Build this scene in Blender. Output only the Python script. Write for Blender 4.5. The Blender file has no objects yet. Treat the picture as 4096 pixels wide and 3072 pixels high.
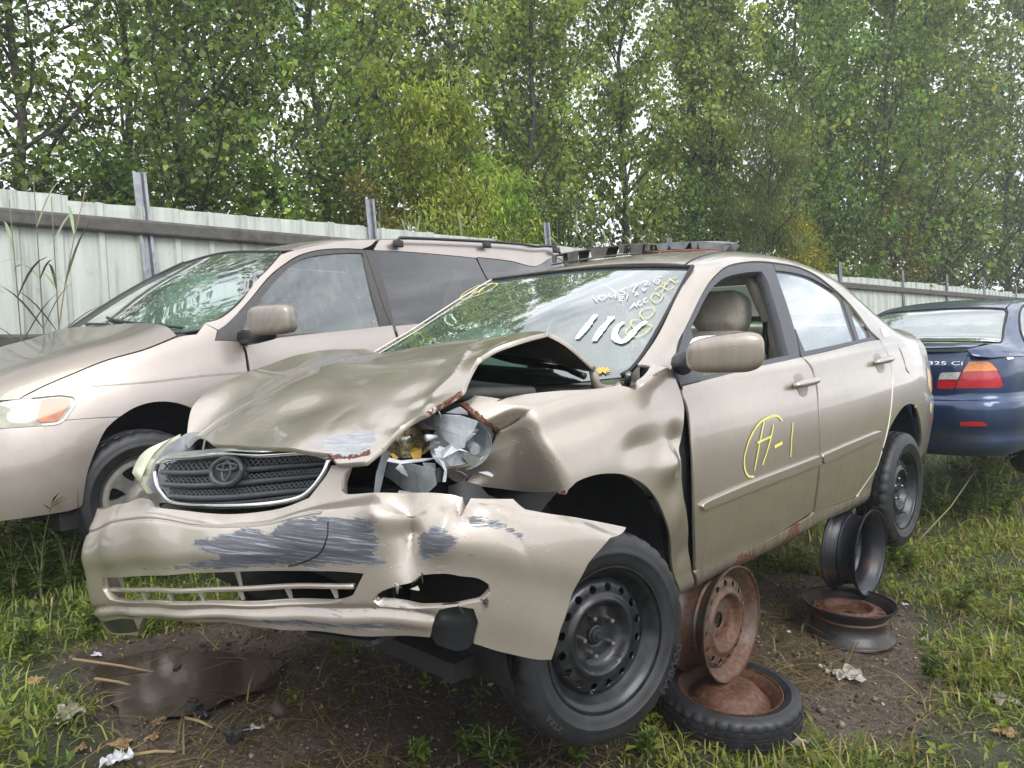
import bpy, bmesh, math, random
import numpy as np
from mathutils import Vector, Matrix
from mathutils.geometry import delaunay_2d_cdt

scene = bpy.context.scene
COL = scene.collection
R = math.radians
rng = np.random.default_rng(7)
random.seed(7)

# ---------------------------------------------------------------- camera
cam_data = bpy.data.cameras.new('camera'); cam = bpy.data.objects.new('camera', cam_data); COL.objects.link(cam)
cam_data.sensor_width = 36; cam_data.lens = 27.16; cam_data.clip_start = .05; cam_data.clip_end = 2000
cam.matrix_world = Matrix(((.99961, .02806, 0, 0), (-.00174, .06199, -.99808, 0), (-.02801, .99768, .06201, 1.35), (0, 0, 0, 1)))
scene.camera = cam

# ---------------------------------------------------------------- sky, sun, exposure
SUN_EL, SUN_AZ = R(44), R(150)          # azimuth clockwise from +Y: high, behind and to the right of the camera
world = bpy.data.worlds.new('World'); scene.world = world; world.use_nodes = True
wn = world.node_tree.nodes; wl = world.node_tree.links
for n_ in list(wn): wn.remove(n_)
w_out = wn.new('ShaderNodeOutputWorld'); w_bg = wn.new('ShaderNodeBackground'); w_bg.inputs['Strength'].default_value = .12
w_sky = wn.new('ShaderNodeTexSky'); w_sky.sky_type = 'NISHITA'; w_sky.sun_disc = False
w_sky.sun_elevation = SUN_EL; w_sky.sun_rotation = SUN_AZ; w_sky.air_density = 1.2; w_sky.dust_density = 2.0
w_tc = wn.new('ShaderNodeTexCoord'); w_map = wn.new('ShaderNodeMapping'); w_map.inputs['Scale'].default_value = (1.6, 1.6, 5.0)
w_n1 = wn.new('ShaderNodeTexNoise'); w_n1.inputs['Scale'].default_value = 1.7; w_n1.inputs['Detail'].default_value = 7; w_n1.inputs['Roughness'].default_value = .58
w_n2 = wn.new('ShaderNodeTexNoise'); w_n2.inputs['Scale'].default_value = 1.1; w_n2.inputs['Detail'].default_value = 4
w_r1 = wn.new('ShaderNodeValToRGB'); w_r1.color_ramp.elements[0].position = .36; w_r1.color_ramp.elements[1].position = .66
w_r1.color_ramp.elements[0].color = (3.9, 4.15, 4.75, 1); w_r1.color_ramp.elements[1].color = (9.6, 9.8, 10.0, 1)
w_r2 = wn.new('ShaderNodeValToRGB'); w_r2.color_ramp.elements[0].position = .30; w_r2.color_ramp.elements[1].position = .42
w_mix = wn.new('ShaderNodeMixRGB')
wl.new(w_tc.outputs['Generated'], w_map.inputs['Vector'])
wl.new(w_map.outputs['Vector'], w_n1.inputs['Vector']); wl.new(w_map.outputs['Vector'], w_n2.inputs['Vector'])
wl.new(w_n1.outputs['Fac'], w_r1.inputs['Fac']); wl.new(w_n2.outputs['Fac'], w_r2.inputs['Fac'])
wl.new(w_r2.outputs['Color'], w_mix.inputs['Fac']); wl.new(w_sky.outputs['Color'], w_mix.inputs['Color1']); wl.new(w_r1.outputs['Color'], w_mix.inputs['Color2'])
wl.new(w_mix.outputs['Color'], w_bg.inputs['Color']); wl.new(w_bg.outputs['Background'], w_out.inputs['Surface'])

sun_data = bpy.data.lights.new('sun', 'SUN'); sun = bpy.data.objects.new('sun', sun_data); COL.objects.link(sun)
sun_data.energy = 1.1; sun_data.angle = R(35); sun_data.color = (1, .985, .965)
sd = Vector((math.sin(SUN_AZ)*math.cos(SUN_EL), math.cos(SUN_AZ)*math.cos(SUN_EL), math.sin(SUN_EL)))
sun.rotation_euler = sd.to_track_quat('Z', 'Y').to_euler(); sun.location = (0, 0, 20)

scene.view_settings.view_transform = 'Standard'; scene.view_settings.look = 'None'
scene.view_settings.gamma = 1; scene.view_settings.use_curve_mapping = False; scene.view_settings.exposure = 1.15
scene.render.engine = 'CYCLES'
scene.cycles.max_bounces = 8; scene.cycles.transparent_max_bounces = 16; scene.cycles.diffuse_bounces = 3; scene.cycles.glossy_bounces = 4
scene.cycles.caustics_reflective = False; scene.cycles.caustics_refractive = False; scene.cycles.sample_clamp_indirect = 4
scene.cycles.use_denoising = True

# ---------------------------------------------------------------- surfaces
def itp(xs, ys):
    """smooth 1D curve through points (cubic Hermite, finite-difference slopes)"""
    xs = np.asarray(xs, float); ys = np.asarray(ys, float)
    if xs[0] > xs[-1]: xs = xs[::-1]; ys = ys[::-1]
    d = np.diff(ys) / np.diff(xs)
    m = np.empty_like(ys); m[0] = d[0]; m[-1] = d[-1]
    m[1:-1] = (d[:-1]*np.diff(xs)[1:] + d[1:]*np.diff(xs)[:-1]) / (xs[2:]-xs[:-2])
    ext = np.where(d[:-1]*d[1:] <= 0)[0] + 1
    m[ext] *= .3
    def f(x):
        x = np.asarray(x, float)
        i = np.clip(np.searchsorted(xs, x) - 1, 0, len(xs)-2)
        h = xs[i+1]-xs[i]; t = (x-xs[i])/h
        tc = np.clip(t, 0, 1)
        y = ((2*tc**3-3*tc**2+1)*ys[i] + (tc**3-2*tc**2+tc)*h*m[i] + (-2*tc**3+3*tc**2)*ys[i+1] + (tc**3-tc**2)*h*m[i+1])
        return y + np.where(t < 0, t*h*m[i], 0) + np.where(t > 1, (t-1)*h*m[i+1], 0)
    return f

def gridsurf(us, vs, P):
    """smooth surface through a grid of points P[iu][iv] (3D), u and v given"""
    P = np.asarray(P, float)
    def f(u, v):
        u = np.asarray(u, float).ravel(); v = np.asarray(v, float).ravel()
        rows = []
        for k in range(3):
            cols = np.stack([itp(us, P[:, j, k])(u) for j in range(len(vs))], 1)   # N x nv
            rows.append(_itp_rows(np.asarray(vs, float), cols, v))
        return np.stack(rows, 1)
    return f

def _itp_rows(xs, Y, x):
    d = np.diff(Y, axis=1) / np.diff(xs)
    m = np.empty_like(Y); m[:, 0] = d[:, 0]; m[:, -1] = d[:, -1]
    hx = np.diff(xs)
    m[:, 1:-1] = (d[:, :-1]*hx[1:] + d[:, 1:]*hx[:-1]) / (xs[2:]-xs[:-2])
    i = np.clip(np.searchsorted(xs, x) - 1, 0, len(xs)-2); n = np.arange(len(x))
    h = hx[i]; t = (x-xs[i])/h; tc = np.clip(t, 0, 1)
    y = ((2*tc**3-3*tc**2+1)*Y[n, i] + (tc**3-2*tc**2+tc)*h*m[n, i] + (-2*tc**3+3*tc**2)*Y[n, i+1] + (tc**3-tc**2)*h*m[n, i+1])
    return y + np.where(t < 0, t*h*m[n, i], 0) + np.where(t > 1, (t-1)*h*m[n, i+1], 0)

def tps(pts, vals, lam=0.0):
    """thin-plate spline through scattered (x, y) -> value"""
    P = np.asarray(pts, float); n = len(P)
    def U(r2): return np.where(r2 > 1e-12, r2*np.log(np.maximum(r2, 1e-12)), 0)
    K = U(((P[:, None]-P[None])**2).sum(2)) + lam*np.eye(n)
    A = np.zeros((n+3, n+3)); A[:n, :n] = K; A[:n, n] = 1; A[:n, n+1:] = P; A[n, :n] = 1; A[n+1:, :n] = P.T
    w = np.linalg.solve(A, np.r_[np.asarray(vals, float), 0, 0, 0])
    def f(x, y):
        x = np.asarray(x, float).ravel(); y = np.asarray(y, float).ravel()
        r2 = (x[:, None]-P[None, :, 0])**2 + (y[:, None]-P[None, :, 1])**2
        return U(r2)@w[:n] + w[n] + w[n+1]*x + w[n+2]*y
    return f

def carshell(zlo, zref, W, T, zb, zr, prof, gh=.5, gp=.6):
    """full body shell (x, w): w=0 roof centre, |w|=1 belt line, |w|=2 sill; w>0 is the left side"""
    pa = itp(np.linspace(0, 1, len(prof)), [p[0] for p in prof]); pb = itp(np.linspace(0, 1, len(prof)), [p[1] for p in prof])
    def S(x, w):
        x = np.asarray(x, float).ravel(); w = np.asarray(w, float).ravel()
        s = np.where(w >= 0, 1., -1.); v = 2-np.abs(w)
        B = zb(x); t = T(x); yb = W(zref+0*x)*t
        lo = np.clip(v, -.2, 1); zz = zlo+lo*(zref-zlo); ylo = W(zz)*t; zl = zlo+lo*(B-zlo)
        up = np.clip(v-1, 0, 1); h = zr(x)-B
        g = np.clip(np.maximum(h, .01)/gh, 0, 1)**gp
        a = pa(up); yu = yb*(1-(1-a)*g - (1-g)*np.clip(up-.0, 0, 1)**3.0); zu = B+h*pb(up)
        y = np.where(v < 1, ylo, yu); z = np.where(v < 1, zl, zu)
        return np.stack([x, s*y, z], 1)
    return S

def bumps(S, items, sgn=1.0):
    """displace a surface along its normal: items (u, v, ru, rv, amplitude)"""
    def f(u, v):
        u = np.asarray(u, float).ravel(); v = np.asarray(v, float).ravel()
        P = S(u, v); n = normals(S, u, v)
        d = np.zeros(len(u))
        for it in items:
            if callable(it): d += it(u, v)
            else:
                a, b, ru, rv, amp = it[:5]
                if len(it) > 5: d += amp*np.exp(-np.sqrt((u-a-it[5]*(v-b))**2+3e-5)/ru-((v-b)/rv)**2)      # sharp crease along v
                else: d += amp*np.exp(-((u-a)/ru)**2-((v-b)/rv)**2)
        return P + n*d[:, None]*sgn
    return f

def normals(S, u, v, e=2e-3):
    du = S(u+e, v)-S(u-e, v); dv = S(u, v+e)-S(u, v-e)
    n = np.cross(du, dv); l = np.linalg.norm(n, axis=1, keepdims=True)
    return n/np.maximum(l, 1e-12)

# crashed sedan: x forward from front axle, y left, z up from its own tyre plane
SED_W = itp([.14,.18,.22,.30,.42,.52,.62,.72,.82,.90,.95,.985], [.70,.745,.785,.806,.830,.845,.849,.844,.829,.808,.790,.768])
SED_T = itp([.75,.6,.4,.2,0,-.5,-1.5,-2.6,-3.0,-3.3,-3.5,-3.62,-3.7], [.84,.895,.95,.975,.988,.996,1,.99,.965,.925,.87,.78,.68])
SED_ZB = itp([.8,.2,-.4,-1.5,-2.4,-3.0,-3.6], [.80,.90,.955,.965,.99,.985,.95])
SED_ZR = itp([.8,.3,-.1,-.32,-.5,-.8,-1.08,-1.3,-1.6,-1.9,-2.2,-2.45,-2.7,-2.93,-3.05,-3.4,-3.6,-3.75],
             [.86,.96,1.0,1.01,1.10,1.255,1.39,1.438,1.466,1.462,1.425,1.36,1.24,1.12,1.085,1.06,1.0,.9])
SED_PROF = [(1,0),(.955,.17),(.905,.35),(.852,.54),(.80,.70),(.745,.83),(.68,.905),(.57,.948),(.38,.98),(.19,.995),(0,1)]
S_sed = carshell(.14, .97, SED_W, SED_T, SED_ZB, SED_ZR, SED_PROF)

# windscreens: u -1 right .. 1 left, v 0 base .. 1 header
S_shield = gridsurf([-1,0,1], [0,.5,1], [[(-.36,-.705,1.01),(-.69,-.635,1.188),(-1.026,-.56,1.367)],[(-.24,0,.985),(-.655,0,1.203),(-1.085,0,1.378)],[(-.36,.69,.94),(-.697,.62,1.126),(-1.043,.54,1.346)]])

# minivan (same axes)
VAN_W = itp([.15,.20,.28,.40,.55,.70,.85,1.0,1.08], [.86,.90,.925,.945,.957,.958,.945,.915,.89])
VAN_T = itp([1.05,1.0,.9,.75,.6,.4,.1,-.4,-1.0,-2.5,-3.5,-4.0,-4.15], [.06,.45,.60,.76,.86,.925,.97,.99,1,1,.985,.95,.9])
VAN_ZB = itp([1.0,.7,.2,-.3,-.7,-1.7,-4], [.74,.80,.93,1.03,1.07,1.09,1.12])
VAN_ZR = itp([1.05,.9,.6,.2,-.1,-.3,-.7,-1.1,-1.4,-1.8,-2.6,-3.4,-3.85,-4.1], [.78,.90,1.0,1.12,1.19,1.26,1.47,1.65,1.71,1.735,1.745,1.72,1.66,1.35])
VAN_PROF = [(1,0),(.97,.2),(.935,.4),(.895,.6),(.855,.78),(.838,.86),(.822,.92),(.785,.962),(.6,.988),(.3,.997),(0,1)]
S_van = carshell(.15, 1.08, VAN_W, VAN_T, VAN_ZB, VAN_ZR, VAN_PROF, gh=.55)
S_vshield = gridsurf([-1,0,1], [0,.5,1], [[(-.293,-.76,1.20),(-.674,-.70,1.44),(-1.041,-.62,1.638)],[(-.19,0,1.205),(-.60,0,1.46),(-1.03,0,1.665)],[(-.40,.77,1.15),(-.745,.70,1.345),(-1.063,.62,1.602)]])

# blue coupe: x forward, y left, z up, origin under the rear axle
BMW_W = itp([.20,.26,.35,.5,.65,.8,.90,.95], [.78,.83,.865,.878,.878,.86,.835,.80])
BMW_T = itp([-1.05,-.95,-.85,-.7,-.4,0,.6,2,3.2], [.62,.80,.89,.945,.98,.995,1,1,.9])
BMW_ZB = itp([-1.0,-.6,0,1,2.4], [.90,.93,.94,.93,.9])
BMW_ZR = itp([-1.1,-.93,-.7,-.4,-.15,.1,.35,.7,1.1,1.5,1.8,2.3,3.2], [.93,1.0,1.03,1.045,1.16,1.27,1.34,1.37,1.375,1.34,1.24,1.0,.85])
BMW_PROF = [(1,0),(.95,.17),(.90,.36),(.845,.55),(.79,.71),(.73,.83),(.66,.905),(.55,.95),(.38,.98),(.19,.995),(0,1)]
S_bmw = carshell(.20, .94, BMW_W, BMW_T, BMW_ZB, BMW_ZR, BMW_PROF, gh=.42)

CPLAN = [(-.95,0),(-.945,.3),(-.915,.52),(-.85,.68),(-.72,.78),(-.5,.825),(-.2,.85),(.3,.868),(1.0,.87)]
_cs = np.r_[0, np.cumsum(np.hypot(*np.diff(np.array(CPLAN), axis=0).T))]
_cx = itp(np.r_[-_cs[:0:-1], _cs], [p[0] for p in CPLAN[:0:-1]]+[p[0] for p in CPLAN])
_cy = itp(np.r_[-_cs[:0:-1], _cs], [-p[1] for p in CPLAN[:0:-1]]+[p[1] for p in CPLAN])
_cp = itp([.15,.2,.24,.30,.36,.42,.50,.56,.60,.63,.70,.80,.90,.95,.985,1.0], [-.10,-.03,0,.015,.012,.025,.032,.03,.018,-.012,-.012,-.015,-.028,-.045,-.075,-.12])
def S_brear(s, z):
    """coupe: lower body wrapped round the tail; s along the plan (s<0 right side), z up"""
    s = np.asarray(s, float).ravel(); z = np.asarray(z, float).ravel(); e = 1e-3
    tx = _cx(s+e)-_cx(s-e); ty = _cy(s+e)-_cy(s-e); l = np.hypot(tx, ty)
    nx, ny = -ty/l, tx/l
    p = _cp(z)
    return np.stack([_cx(s)+nx*p, _cy(s)+ny*p, z], 1)

# crash damage
def _soft(d, k=.02): return k*np.logaddexp(0, np.clip(d/k, -60, 60))
def _fold(a, b, amt, k=.015):
    a = np.array(a); b = np.array(b); t = (b-a)/np.linalg.norm(b-a); n = np.array([-t[1], t[0]])
    return lambda u, v: amt*_soft((u-a[0])*n[0]+(v-a[1])*n[1], k)
def _under(u, w): return -.34*_soft(w-.86, .015)/(1+np.exp(-np.clip((u-.245+.205*(w-.72))/.010, -50, 50)))
S_fend = bumps(S_sed, [_fold((.107,1.306), (.2267,.7223), -.26, .006), _under, (-.3674,1.33,.055,.06,.030), (-.44,1.25,.05,.05,-.022), (-.30,1.12,.10,.10,.012), (-.46,.95,.06,.07,.02),
   (-.23,1.23,.07,.05,-.012), (.02,1.08,.14,.05,-.012), (.29,1.16,.05,.05,-.02), (-.40,1.55,.05,.10,.012), (-.5,1.72,.05,.06,-.012)])
def make_bump(D):
    G = gridsurf(D['bump_s'], list(range(7)), D['bump_grid'])
    def scr(u, v): return .004*np.sin(u*9+v*1.3)+.003*np.sin(u*23-v*.7)+(.011*np.exp(-((v-5.24)/.10)**2)-.006*np.exp(-((v-5.55)/.16)**2))/(1+np.exp(np.clip((u-2.03)/.03, -50, 50)))+.007*np.exp(-((v-1.9)/.10)**2)*(u < 1.7)
    return bumps(G, [(1.954,2.9,.040,1.2,.075,.0), (2.045,2.4,.018,.7,-.020,-.02), (1.87,1.9,.03,.6,-.016,.03), (2.20,2.2,.02,.8,.010,.05), (1.89,2.3,.06,.5,-.014), (2.03,3.0,.05,.7,-.018), (1.952,1.5,.05,.5,.02), (2.09,1.7,.012,.5,.03,0), (2.16,1.6,.06,.4,-.01), (1.35,1.4,.05,.35,.010), scr])
CREASE = [(np.array([(.20,.45),(.05,.40),(-.12,.35)]), -.005, .022), (np.array([(.66,.50),(.56,.42),(.50,.40)]), -.005, .02)]
def make_hood(D):
    hc = D['hood_pts']; H = tps([p[:2] for p in hc], [p[2] for p in hc], lam=2e-4)
    cr = np.array([(.10,.47),(.2906,.5913),(.3644,.5968),(.4199,.6368)])
    def near(x, y, P):
        d = np.full(len(x), 9.)
        for a, b in zip(P[:-1], P[1:]):
            ab = b-a; t = np.clip(((x-a[0])*ab[0]+(y-a[1])*ab[1])/(ab@ab), 0, 1); d = np.minimum(d, np.hypot(x-a[0]-t*ab[0], y-a[1]-t*ab[1]))
        return d
    fold = np.array([(.20,-.68),(.235,-.1),(.20,.25),(.16,.55)])
    def f(x, y):
        x = np.asarray(x, float).ravel(); y = np.asarray(y, float).ravel()
        z = H(x, y)
        z = z+.016*np.exp(-np.sqrt(near(x, y, cr)**2+4e-5)/.014)-.010*np.exp(-(np.hypot(x-.36, y-.53)/.06)**2)
        z = z+.014*np.exp(-np.sqrt(near(x, y, fold)**2+1e-4)/.024)
        z = z-.013*np.exp(-((x-.50)/.08)**2-((y-.22)/.10)**2)+.006*np.exp(-((x-.40)/.06)**2-((y-.28)/.09)**2)-.004*np.exp(-((x-.45)/.06)**2-((y+.15)/.12)**2)
        z = z-.012*np.exp(-((x-.40)/.03)**2-((y-.60)/.03)**2)
        for P_, a_, w_ in CREASE: z = z+a_*np.exp(-np.sqrt(near(x, y, P_)**2+1e-4)/w_)
        return np.stack([x, y, z], 1)
    return f

# ---------------------------------------------------------------- measured outlines (surface coordinates, metres)
D = {
'sed_front_door': [(-.5333,1.0554),(-.652,1.0492),(-.8661,1.0352),(-1.1256,1.0153),(-1.503,.9966),(-1.5443,1.0602),(-1.5407,1.1544),(-1.5191,1.2707),(-1.5161,1.52),(-1.5311,1.6772),(-1.5468,1.8019),(-1.0671,1.838),(-.5968,1.8244),(-.5338,1.5857),(-.5203,1.4227),(-.5257,1.2677),(-.5341,1.1606),(-.5255,1.0897)],
'sed_rear_door': [(-1.5238,.997),(-1.8891,.9888),(-2.4703,.9657),(-2.4818,.9673),(-2.494,1.0858),(-2.4883,1.1675),(-2.4376,1.2797),(-2.3712,1.4459),(-2.3118,1.5878),(-2.2756,1.6983),(-2.1914,1.752),(-2.1219,1.7957),(-2.0304,1.8309),(-1.8157,1.8233),(-1.5745,1.8087),(-1.5576,1.6831),(-1.5369,1.5239),(-1.5386,1.2733),(-1.5598,1.1565),(-1.5632,1.062)],
'sed_front_frame': [(-.5333,1.0554),(-.5182,.9523),(-.6352,.7627),(-.719,.7068),(-.8641,.6259),(-1.0077,.566),(-1.1152,.5332),(-1.2566,.4947),(-1.4237,.4898),(-1.5914,.4929),(-1.6678,.4957),(-1.6163,.6333),(-1.5894,.7592),(-1.559,.8753),(-1.5049,.9943),(-1.1267,1.0142),(-.8668,1.0342),(-.6525,1.0482)],
'sed_front_opening': [(-.6102,1.0155),(-.7564,.7294),(-.8728,.6549),(-.9874,.6029),(-1.0707,.5798),(-1.1843,.5586),(-1.33,.5556),(-1.5058,.5601),(-1.5152,.6104),(-1.4854,.7131),(-1.4579,.8233),(-1.4265,.9167),(-1.4133,.9765),(-1.2159,.9859),(-1.0377,1.0027),(-.6985,1.0266)],
'sed_sail': [(-.5134,1.0498),(-.5857,.848),(-.7025,.7106),(-.7472,.7288),(-.702,.8511),(-.6863,1.0024),(-.653,1.0473)],
'sed_rear_frame': [(-1.6758,.4976),(-1.9173,.5156),(-2.0576,.5536),(-2.1651,.6194),(-2.2602,.6916),(-2.3494,.7933),(-2.3949,.8867),(-2.4702,.9615),(-1.8924,.9849),(-1.5256,.9947),(-1.5709,.876),(-1.6015,.7595),(-1.6287,.6332)],
'sed_rear_glass': [(-1.65,.5512),(-1.8099,.5591),(-1.9929,.5775),(-2.123,.618),(-2.2321,.6577),(-2.26,.6856),(-2.2193,.7947),(-2.1911,.8888),(-2.1771,.954),(-1.9105,.9641),(-1.5772,.9699),(-1.5728,.8883),(-1.5913,.7705),(-1.6099,.6546)],
'sed_quarter_glass': [(-2.3264,.6716),(-2.3689,.7412),(-2.3951,.8501),(-2.3857,.9394),(-2.2185,.9519),(-2.2542,.8319)],
'sed_body_side': [(-.5135,.9498),(-.4517,.8757),(-.3839,.7146),(-.5319,.6412),(-.811,.494),(-1.0323,.4071),(-1.06,.34),(-1.3,.31),(-1.6,.3),(-1.9,.3),(-2.2,.32),(-2.42,.36),(-2.62,.42),(-2.93,.62),(-3.05,.66),(-3.35,.66),(-3.5,.75),(-3.4618,1.0201),(-3.3809,1.1158),(-3.3444,1.2819),(-3.3323,1.3597),(-2.8602,1.4092),(-2.8292,1.4004),(-2.7404,1.384),(-2.6117,1.3922),(-2.4749,1.4415),(-2.3711,1.5038),(-2.2981,1.6672),(-2.2624,1.7663),(-2.2572,1.8985),(-2.0604,1.8511),(-2.1323,1.8003),(-2.2017,1.7564),(-2.2926,1.7038),(-2.3285,1.5928),(-2.3866,1.4479),(-2.4529,1.2812),(-2.5038,1.1686),(-2.5094,1.0867),(-2.4969,.9641),(-2.4951,.9595),(-2.4098,.8821),(-2.3663,.7863),(-2.2776,.6833),(-2.1795,.6107),(-2.0685,.5453),(-1.9259,.5072),(-1.6861,.4895),(-1.5989,.4849),(-1.43,.483),(-1.2593,.4881),(-1.1143,.5281),(-1.0055,.5611),(-.8621,.6206),(-.7169,.7013),(-.6313,.76)],
'sed_sill': [(-.5948,1.829),(-1.0679,1.8431),(-1.5452,1.8219),(-1.5646,1.8095),(-1.8177,1.8314),(-2.0458,1.8433),(-2.25,1.87),(-2.24,1.93),(-1.7137,1.8891),(-1.4763,1.9043),(-1.1313,1.9232),(-.788,1.9051),(-.6357,1.9119)],
'sed_rear_bumper': [(-2.8657,1.4139),(-3.3308,1.366),(-3.4477,1.4084),(-3.62,1.35),(-3.62,1.75),(-3.5,1.9),(-3.3729,1.8015),(-3.113,1.8084),(-3.1039,1.6765),(-3.0089,1.5587),(-2.9372,1.4823)],
'sed_tail_light': [(-3.4618,1.0221),(-3.3587,1.0512),(-3.3133,1.1257),(-3.3798,1.1623),(-3.3227,1.2812),(-3.3323,1.3597),(-3.64,1.3),(-3.64,.9)],
'sed_fuel_door': [(-2.7296,1.0211),(-2.8264,1.0141),(-2.8841,1.0253),(-2.9126,1.055),(-2.8953,1.1127),(-2.8829,1.1783),(-2.8529,1.1948),(-2.7804,1.1954),(-2.7466,1.1707),(-2.7459,1.1225),(-2.7368,1.0657)],
'sed_handle_f': [(-1.3038,1.1266),(-1.5386,1.1216)],
'sed_handle_r': [(-2.2331,1.1008),(-2.4858,1.0963)],
'sed_pocket_f': [(-1.3594,1.083),(-1.3968,1.0696),(-1.4351,1.0759),(-1.445,1.0997),(-1.46,1.1477),(-1.4383,1.1794),(-1.4027,1.186),(-1.3725,1.1724),(-1.3533,1.125)],
'sed_pocket_r': [(-2.2831,1.0654),(-2.3278,1.0482),(-2.3681,1.055),(-2.3862,1.0794),(-2.3942,1.131),(-2.3643,1.1565),(-2.3183,1.1615),(-2.2898,1.1484),(-2.2722,1.1076)],
'sed_mould_f': [(-.5582,1.5456),(-.5641,1.5317),(-.6036,1.5258),(-.9971,1.5084),(-1.503,1.4954),(-1.5191,1.5125),(-1.5188,1.5367),(-1.002,1.5472),(-.5819,1.5556)],
'sed_mould_r': [(-1.5336,1.4979),(-1.8572,1.4883),(-2.2231,1.4845),(-2.2726,1.4964),(-2.2705,1.5178),(-1.8633,1.5301),(-1.5502,1.5417)],
'sed_sticker': [(-2.5923,.8501),(-2.6924,.8158),(-2.6742,.9185),(-2.5676,.9399)],
'sed_markH': [(-.9264,1.4924),(-.8808,1.4794),(-.855,1.4402),(-.8563,1.3892),(-.9031,1.3196),(-.9815,1.2652),(-1.0734,1.2453),(-1.1384,1.2491),(-1.1746,1.2752)],
'sed_markH1': [(-1.0288,1.2507),(-.9754,1.3473),(-.9296,1.4623)],
'sed_markH2': [(-1.0969,1.2857),(-1.0438,1.3751),(-.9911,1.452)],
'sed_markH3': [(-.9554,1.3462),(-1.0675,1.3338)],
'sed_markH4': [(-1.0919,1.385),(-1.1596,1.376)],
'sed_markH5': [(-1.2666,1.2958),(-1.2438,1.3678),(-1.2308,1.4551)],
'sed_fender': [(-.4467,.7844),(-.2933,1.0195),(-.2517,1.0161),(-.1051,.944),(.0247,.8157),(.1434,.7319),(.2253,.7051),(.2662,.5481),(.2855,.5596),(.3166,.5409),(.3179,.7155),(.3024,.8707),(.243,1.0177),(.2418,1.0481),(.2536,1.0775),(.2776,1.0958),(.3071,1.1055),(.3464,1.1042),(.3904,1.0887),(.3888,1.1106),(.3687,1.147),(.3145,1.1892),(.2391,1.2371),(.1418,1.2923),(.0984,1.3121),(.0934,1.2951),(.0614,1.2775),(-.0115,1.2762),(-.0868,1.2909),(-.1487,1.3136),(-.2348,1.3703),(-.3077,1.4555),(-.3561,1.5548),(-.4111,1.6886),(-.4491,1.7791),(-.5163,1.8961),(-.5935,1.9038),(-.6097,1.8987),(-.5635,1.8069),(-.5118,1.6532),(-.4631,1.5125),(-.451,1.484),(-.4371,1.3649),(-.4437,1.3054),(-.4751,1.2574),(-.4928,1.1846),(-.5104,1.1261),(-.5086,1.0567),(-.4946,1.002),(-.4583,.9028)],
'fend_crease': [(.2256,.719),(.097,1.3094)],
'fend_pts': [(-.3386,1.3047),(-.2866,1.148),(-.2321,1.2133),(-.4384,.9566),(-.4012,1.3297),(.1908,1.1764),(-.2443,1.1482),(-.0319,1.1723)],
'ws_outline': [(.9996,.9966),(.6938,1.0034),(.2155,1.0029),(-.275,1.0094),(-.7427,1.0004),(-.9967,.992),(-1.0097,.941),(-1.0138,.7592),(-1.0006,.5708),(-.9871,.35),(-1.0094,.133),(-1.02,-.05),(-.6,-.06),(0,-.06),(.6,-.06),(.9681,.0414),(.9964,.0896),(1.0069,.2241),(.999,.4588),(.9952,.7101)],
'ws_clear': [(.9776,.977),(.7091,.9826),(.245,.9763),(-.2388,.9796),(-.7088,.9732),(-.9159,.957),(-.9459,.9066),(-.9516,.7282),(-.9377,.5417),(-.9047,.336),(-.9269,.1284),(-.9,.08),(-.6,.06),(0,.05),(.6,.06),(.8062,.0819),(.9251,.0987),(.9612,.1497),(.9706,.2457),(.9591,.4801),(.9575,.7415)],
'm110a': [(.5523,.489),(.5649,.4051),(.5718,.3374),(.5768,.2847)],
'm110b': [(.6834,.4925),(.6421,.4771)],
'm110b2': [(.673,.4832),(.6673,.4108),(.6748,.336),(.6836,.2835)],
'm110c': [(.7599,.4646),(.7491,.413),(.7687,.354),(.8066,.3129),(.8469,.3094),(.8601,.3576),(.8689,.4362),(.8943,.4969)],
'w1': [(.3872,.6527),(.4651,.605)],
'w0': [(.4593,.6708),(.4438,.6516),(.4665,.6298),(.4965,.6345),(.4944,.6673),(.4593,.6708)],
'w4': [(.4926,.6923),(.5233,.6632),(.5511,.6838)],
'w4b': [(.5205,.7215),(.5761,.655)],
'w5': [(.5737,.7703),(.55,.7337),(.5915,.7223),(.6141,.701),(.5797,.6879)],
'w7': [(.5923,.7807),(.6244,.809),(.656,.7307)],
'w7b': [(.6475,.7782),(.6376,.8186),(.6639,.8291)],
'w2': [(.6581,.8369),(.685,.8472),(.7088,.8326),(.6931,.8071),(.7382,.8189)],
'w6': [(.7861,.9014),(.7425,.8834),(.755,.844),(.7964,.8312),(.7906,.862),(.7535,.8566)],
'x1': [(.5907,.6653),(.6189,.6776),(.6173,.6379),(.6534,.6468)],
'x2': [(.6317,.7114),(.6564,.6598)],
'x3': [(.6501,.7299),(.6961,.7279),(.6878,.7033),(.7172,.7151)],
'x4': [(.7016,.7758),(.7332,.748),(.73,.7819)],
'acc': [(.7339,.5824),(.7335,.6341),(.7701,.6032)],
'acc2': [(.7321,.5997),(.7567,.6157)],
'acc3': [(.7639,.6612),(.7528,.6446),(.7756,.6188),(.7909,.6359)],
'acc4': [(.7913,.6947),(.7774,.678),(.7958,.6512),(.8144,.6656)],
'y1': [(.8348,.5003),(.8047,.4875),(.8215,.4483),(.8689,.4362),(.9119,.4721),(.9463,.4641),(.9309,.3916),(.8975,.3604),(.8479,.3623),(.8139,.3976),(.825,.4419),(.8755,.4234)],
'y2': [(.8794,.6205),(.8243,.5978),(.8209,.5545),(.8568,.5184),(.8925,.5316),(.9046,.5823),(.8829,.614)],
'y3': [(.8735,.7192),(.8237,.743),(.8192,.6983),(.8691,.6616),(.8988,.6936),(.8889,.7352)],
'y4': [(.8072,.7711),(.8264,.803),(.8709,.7916),(.8586,.7465)],
'y5': [(.8757,.8289),(.8342,.8338),(.8185,.7948)],
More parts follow.
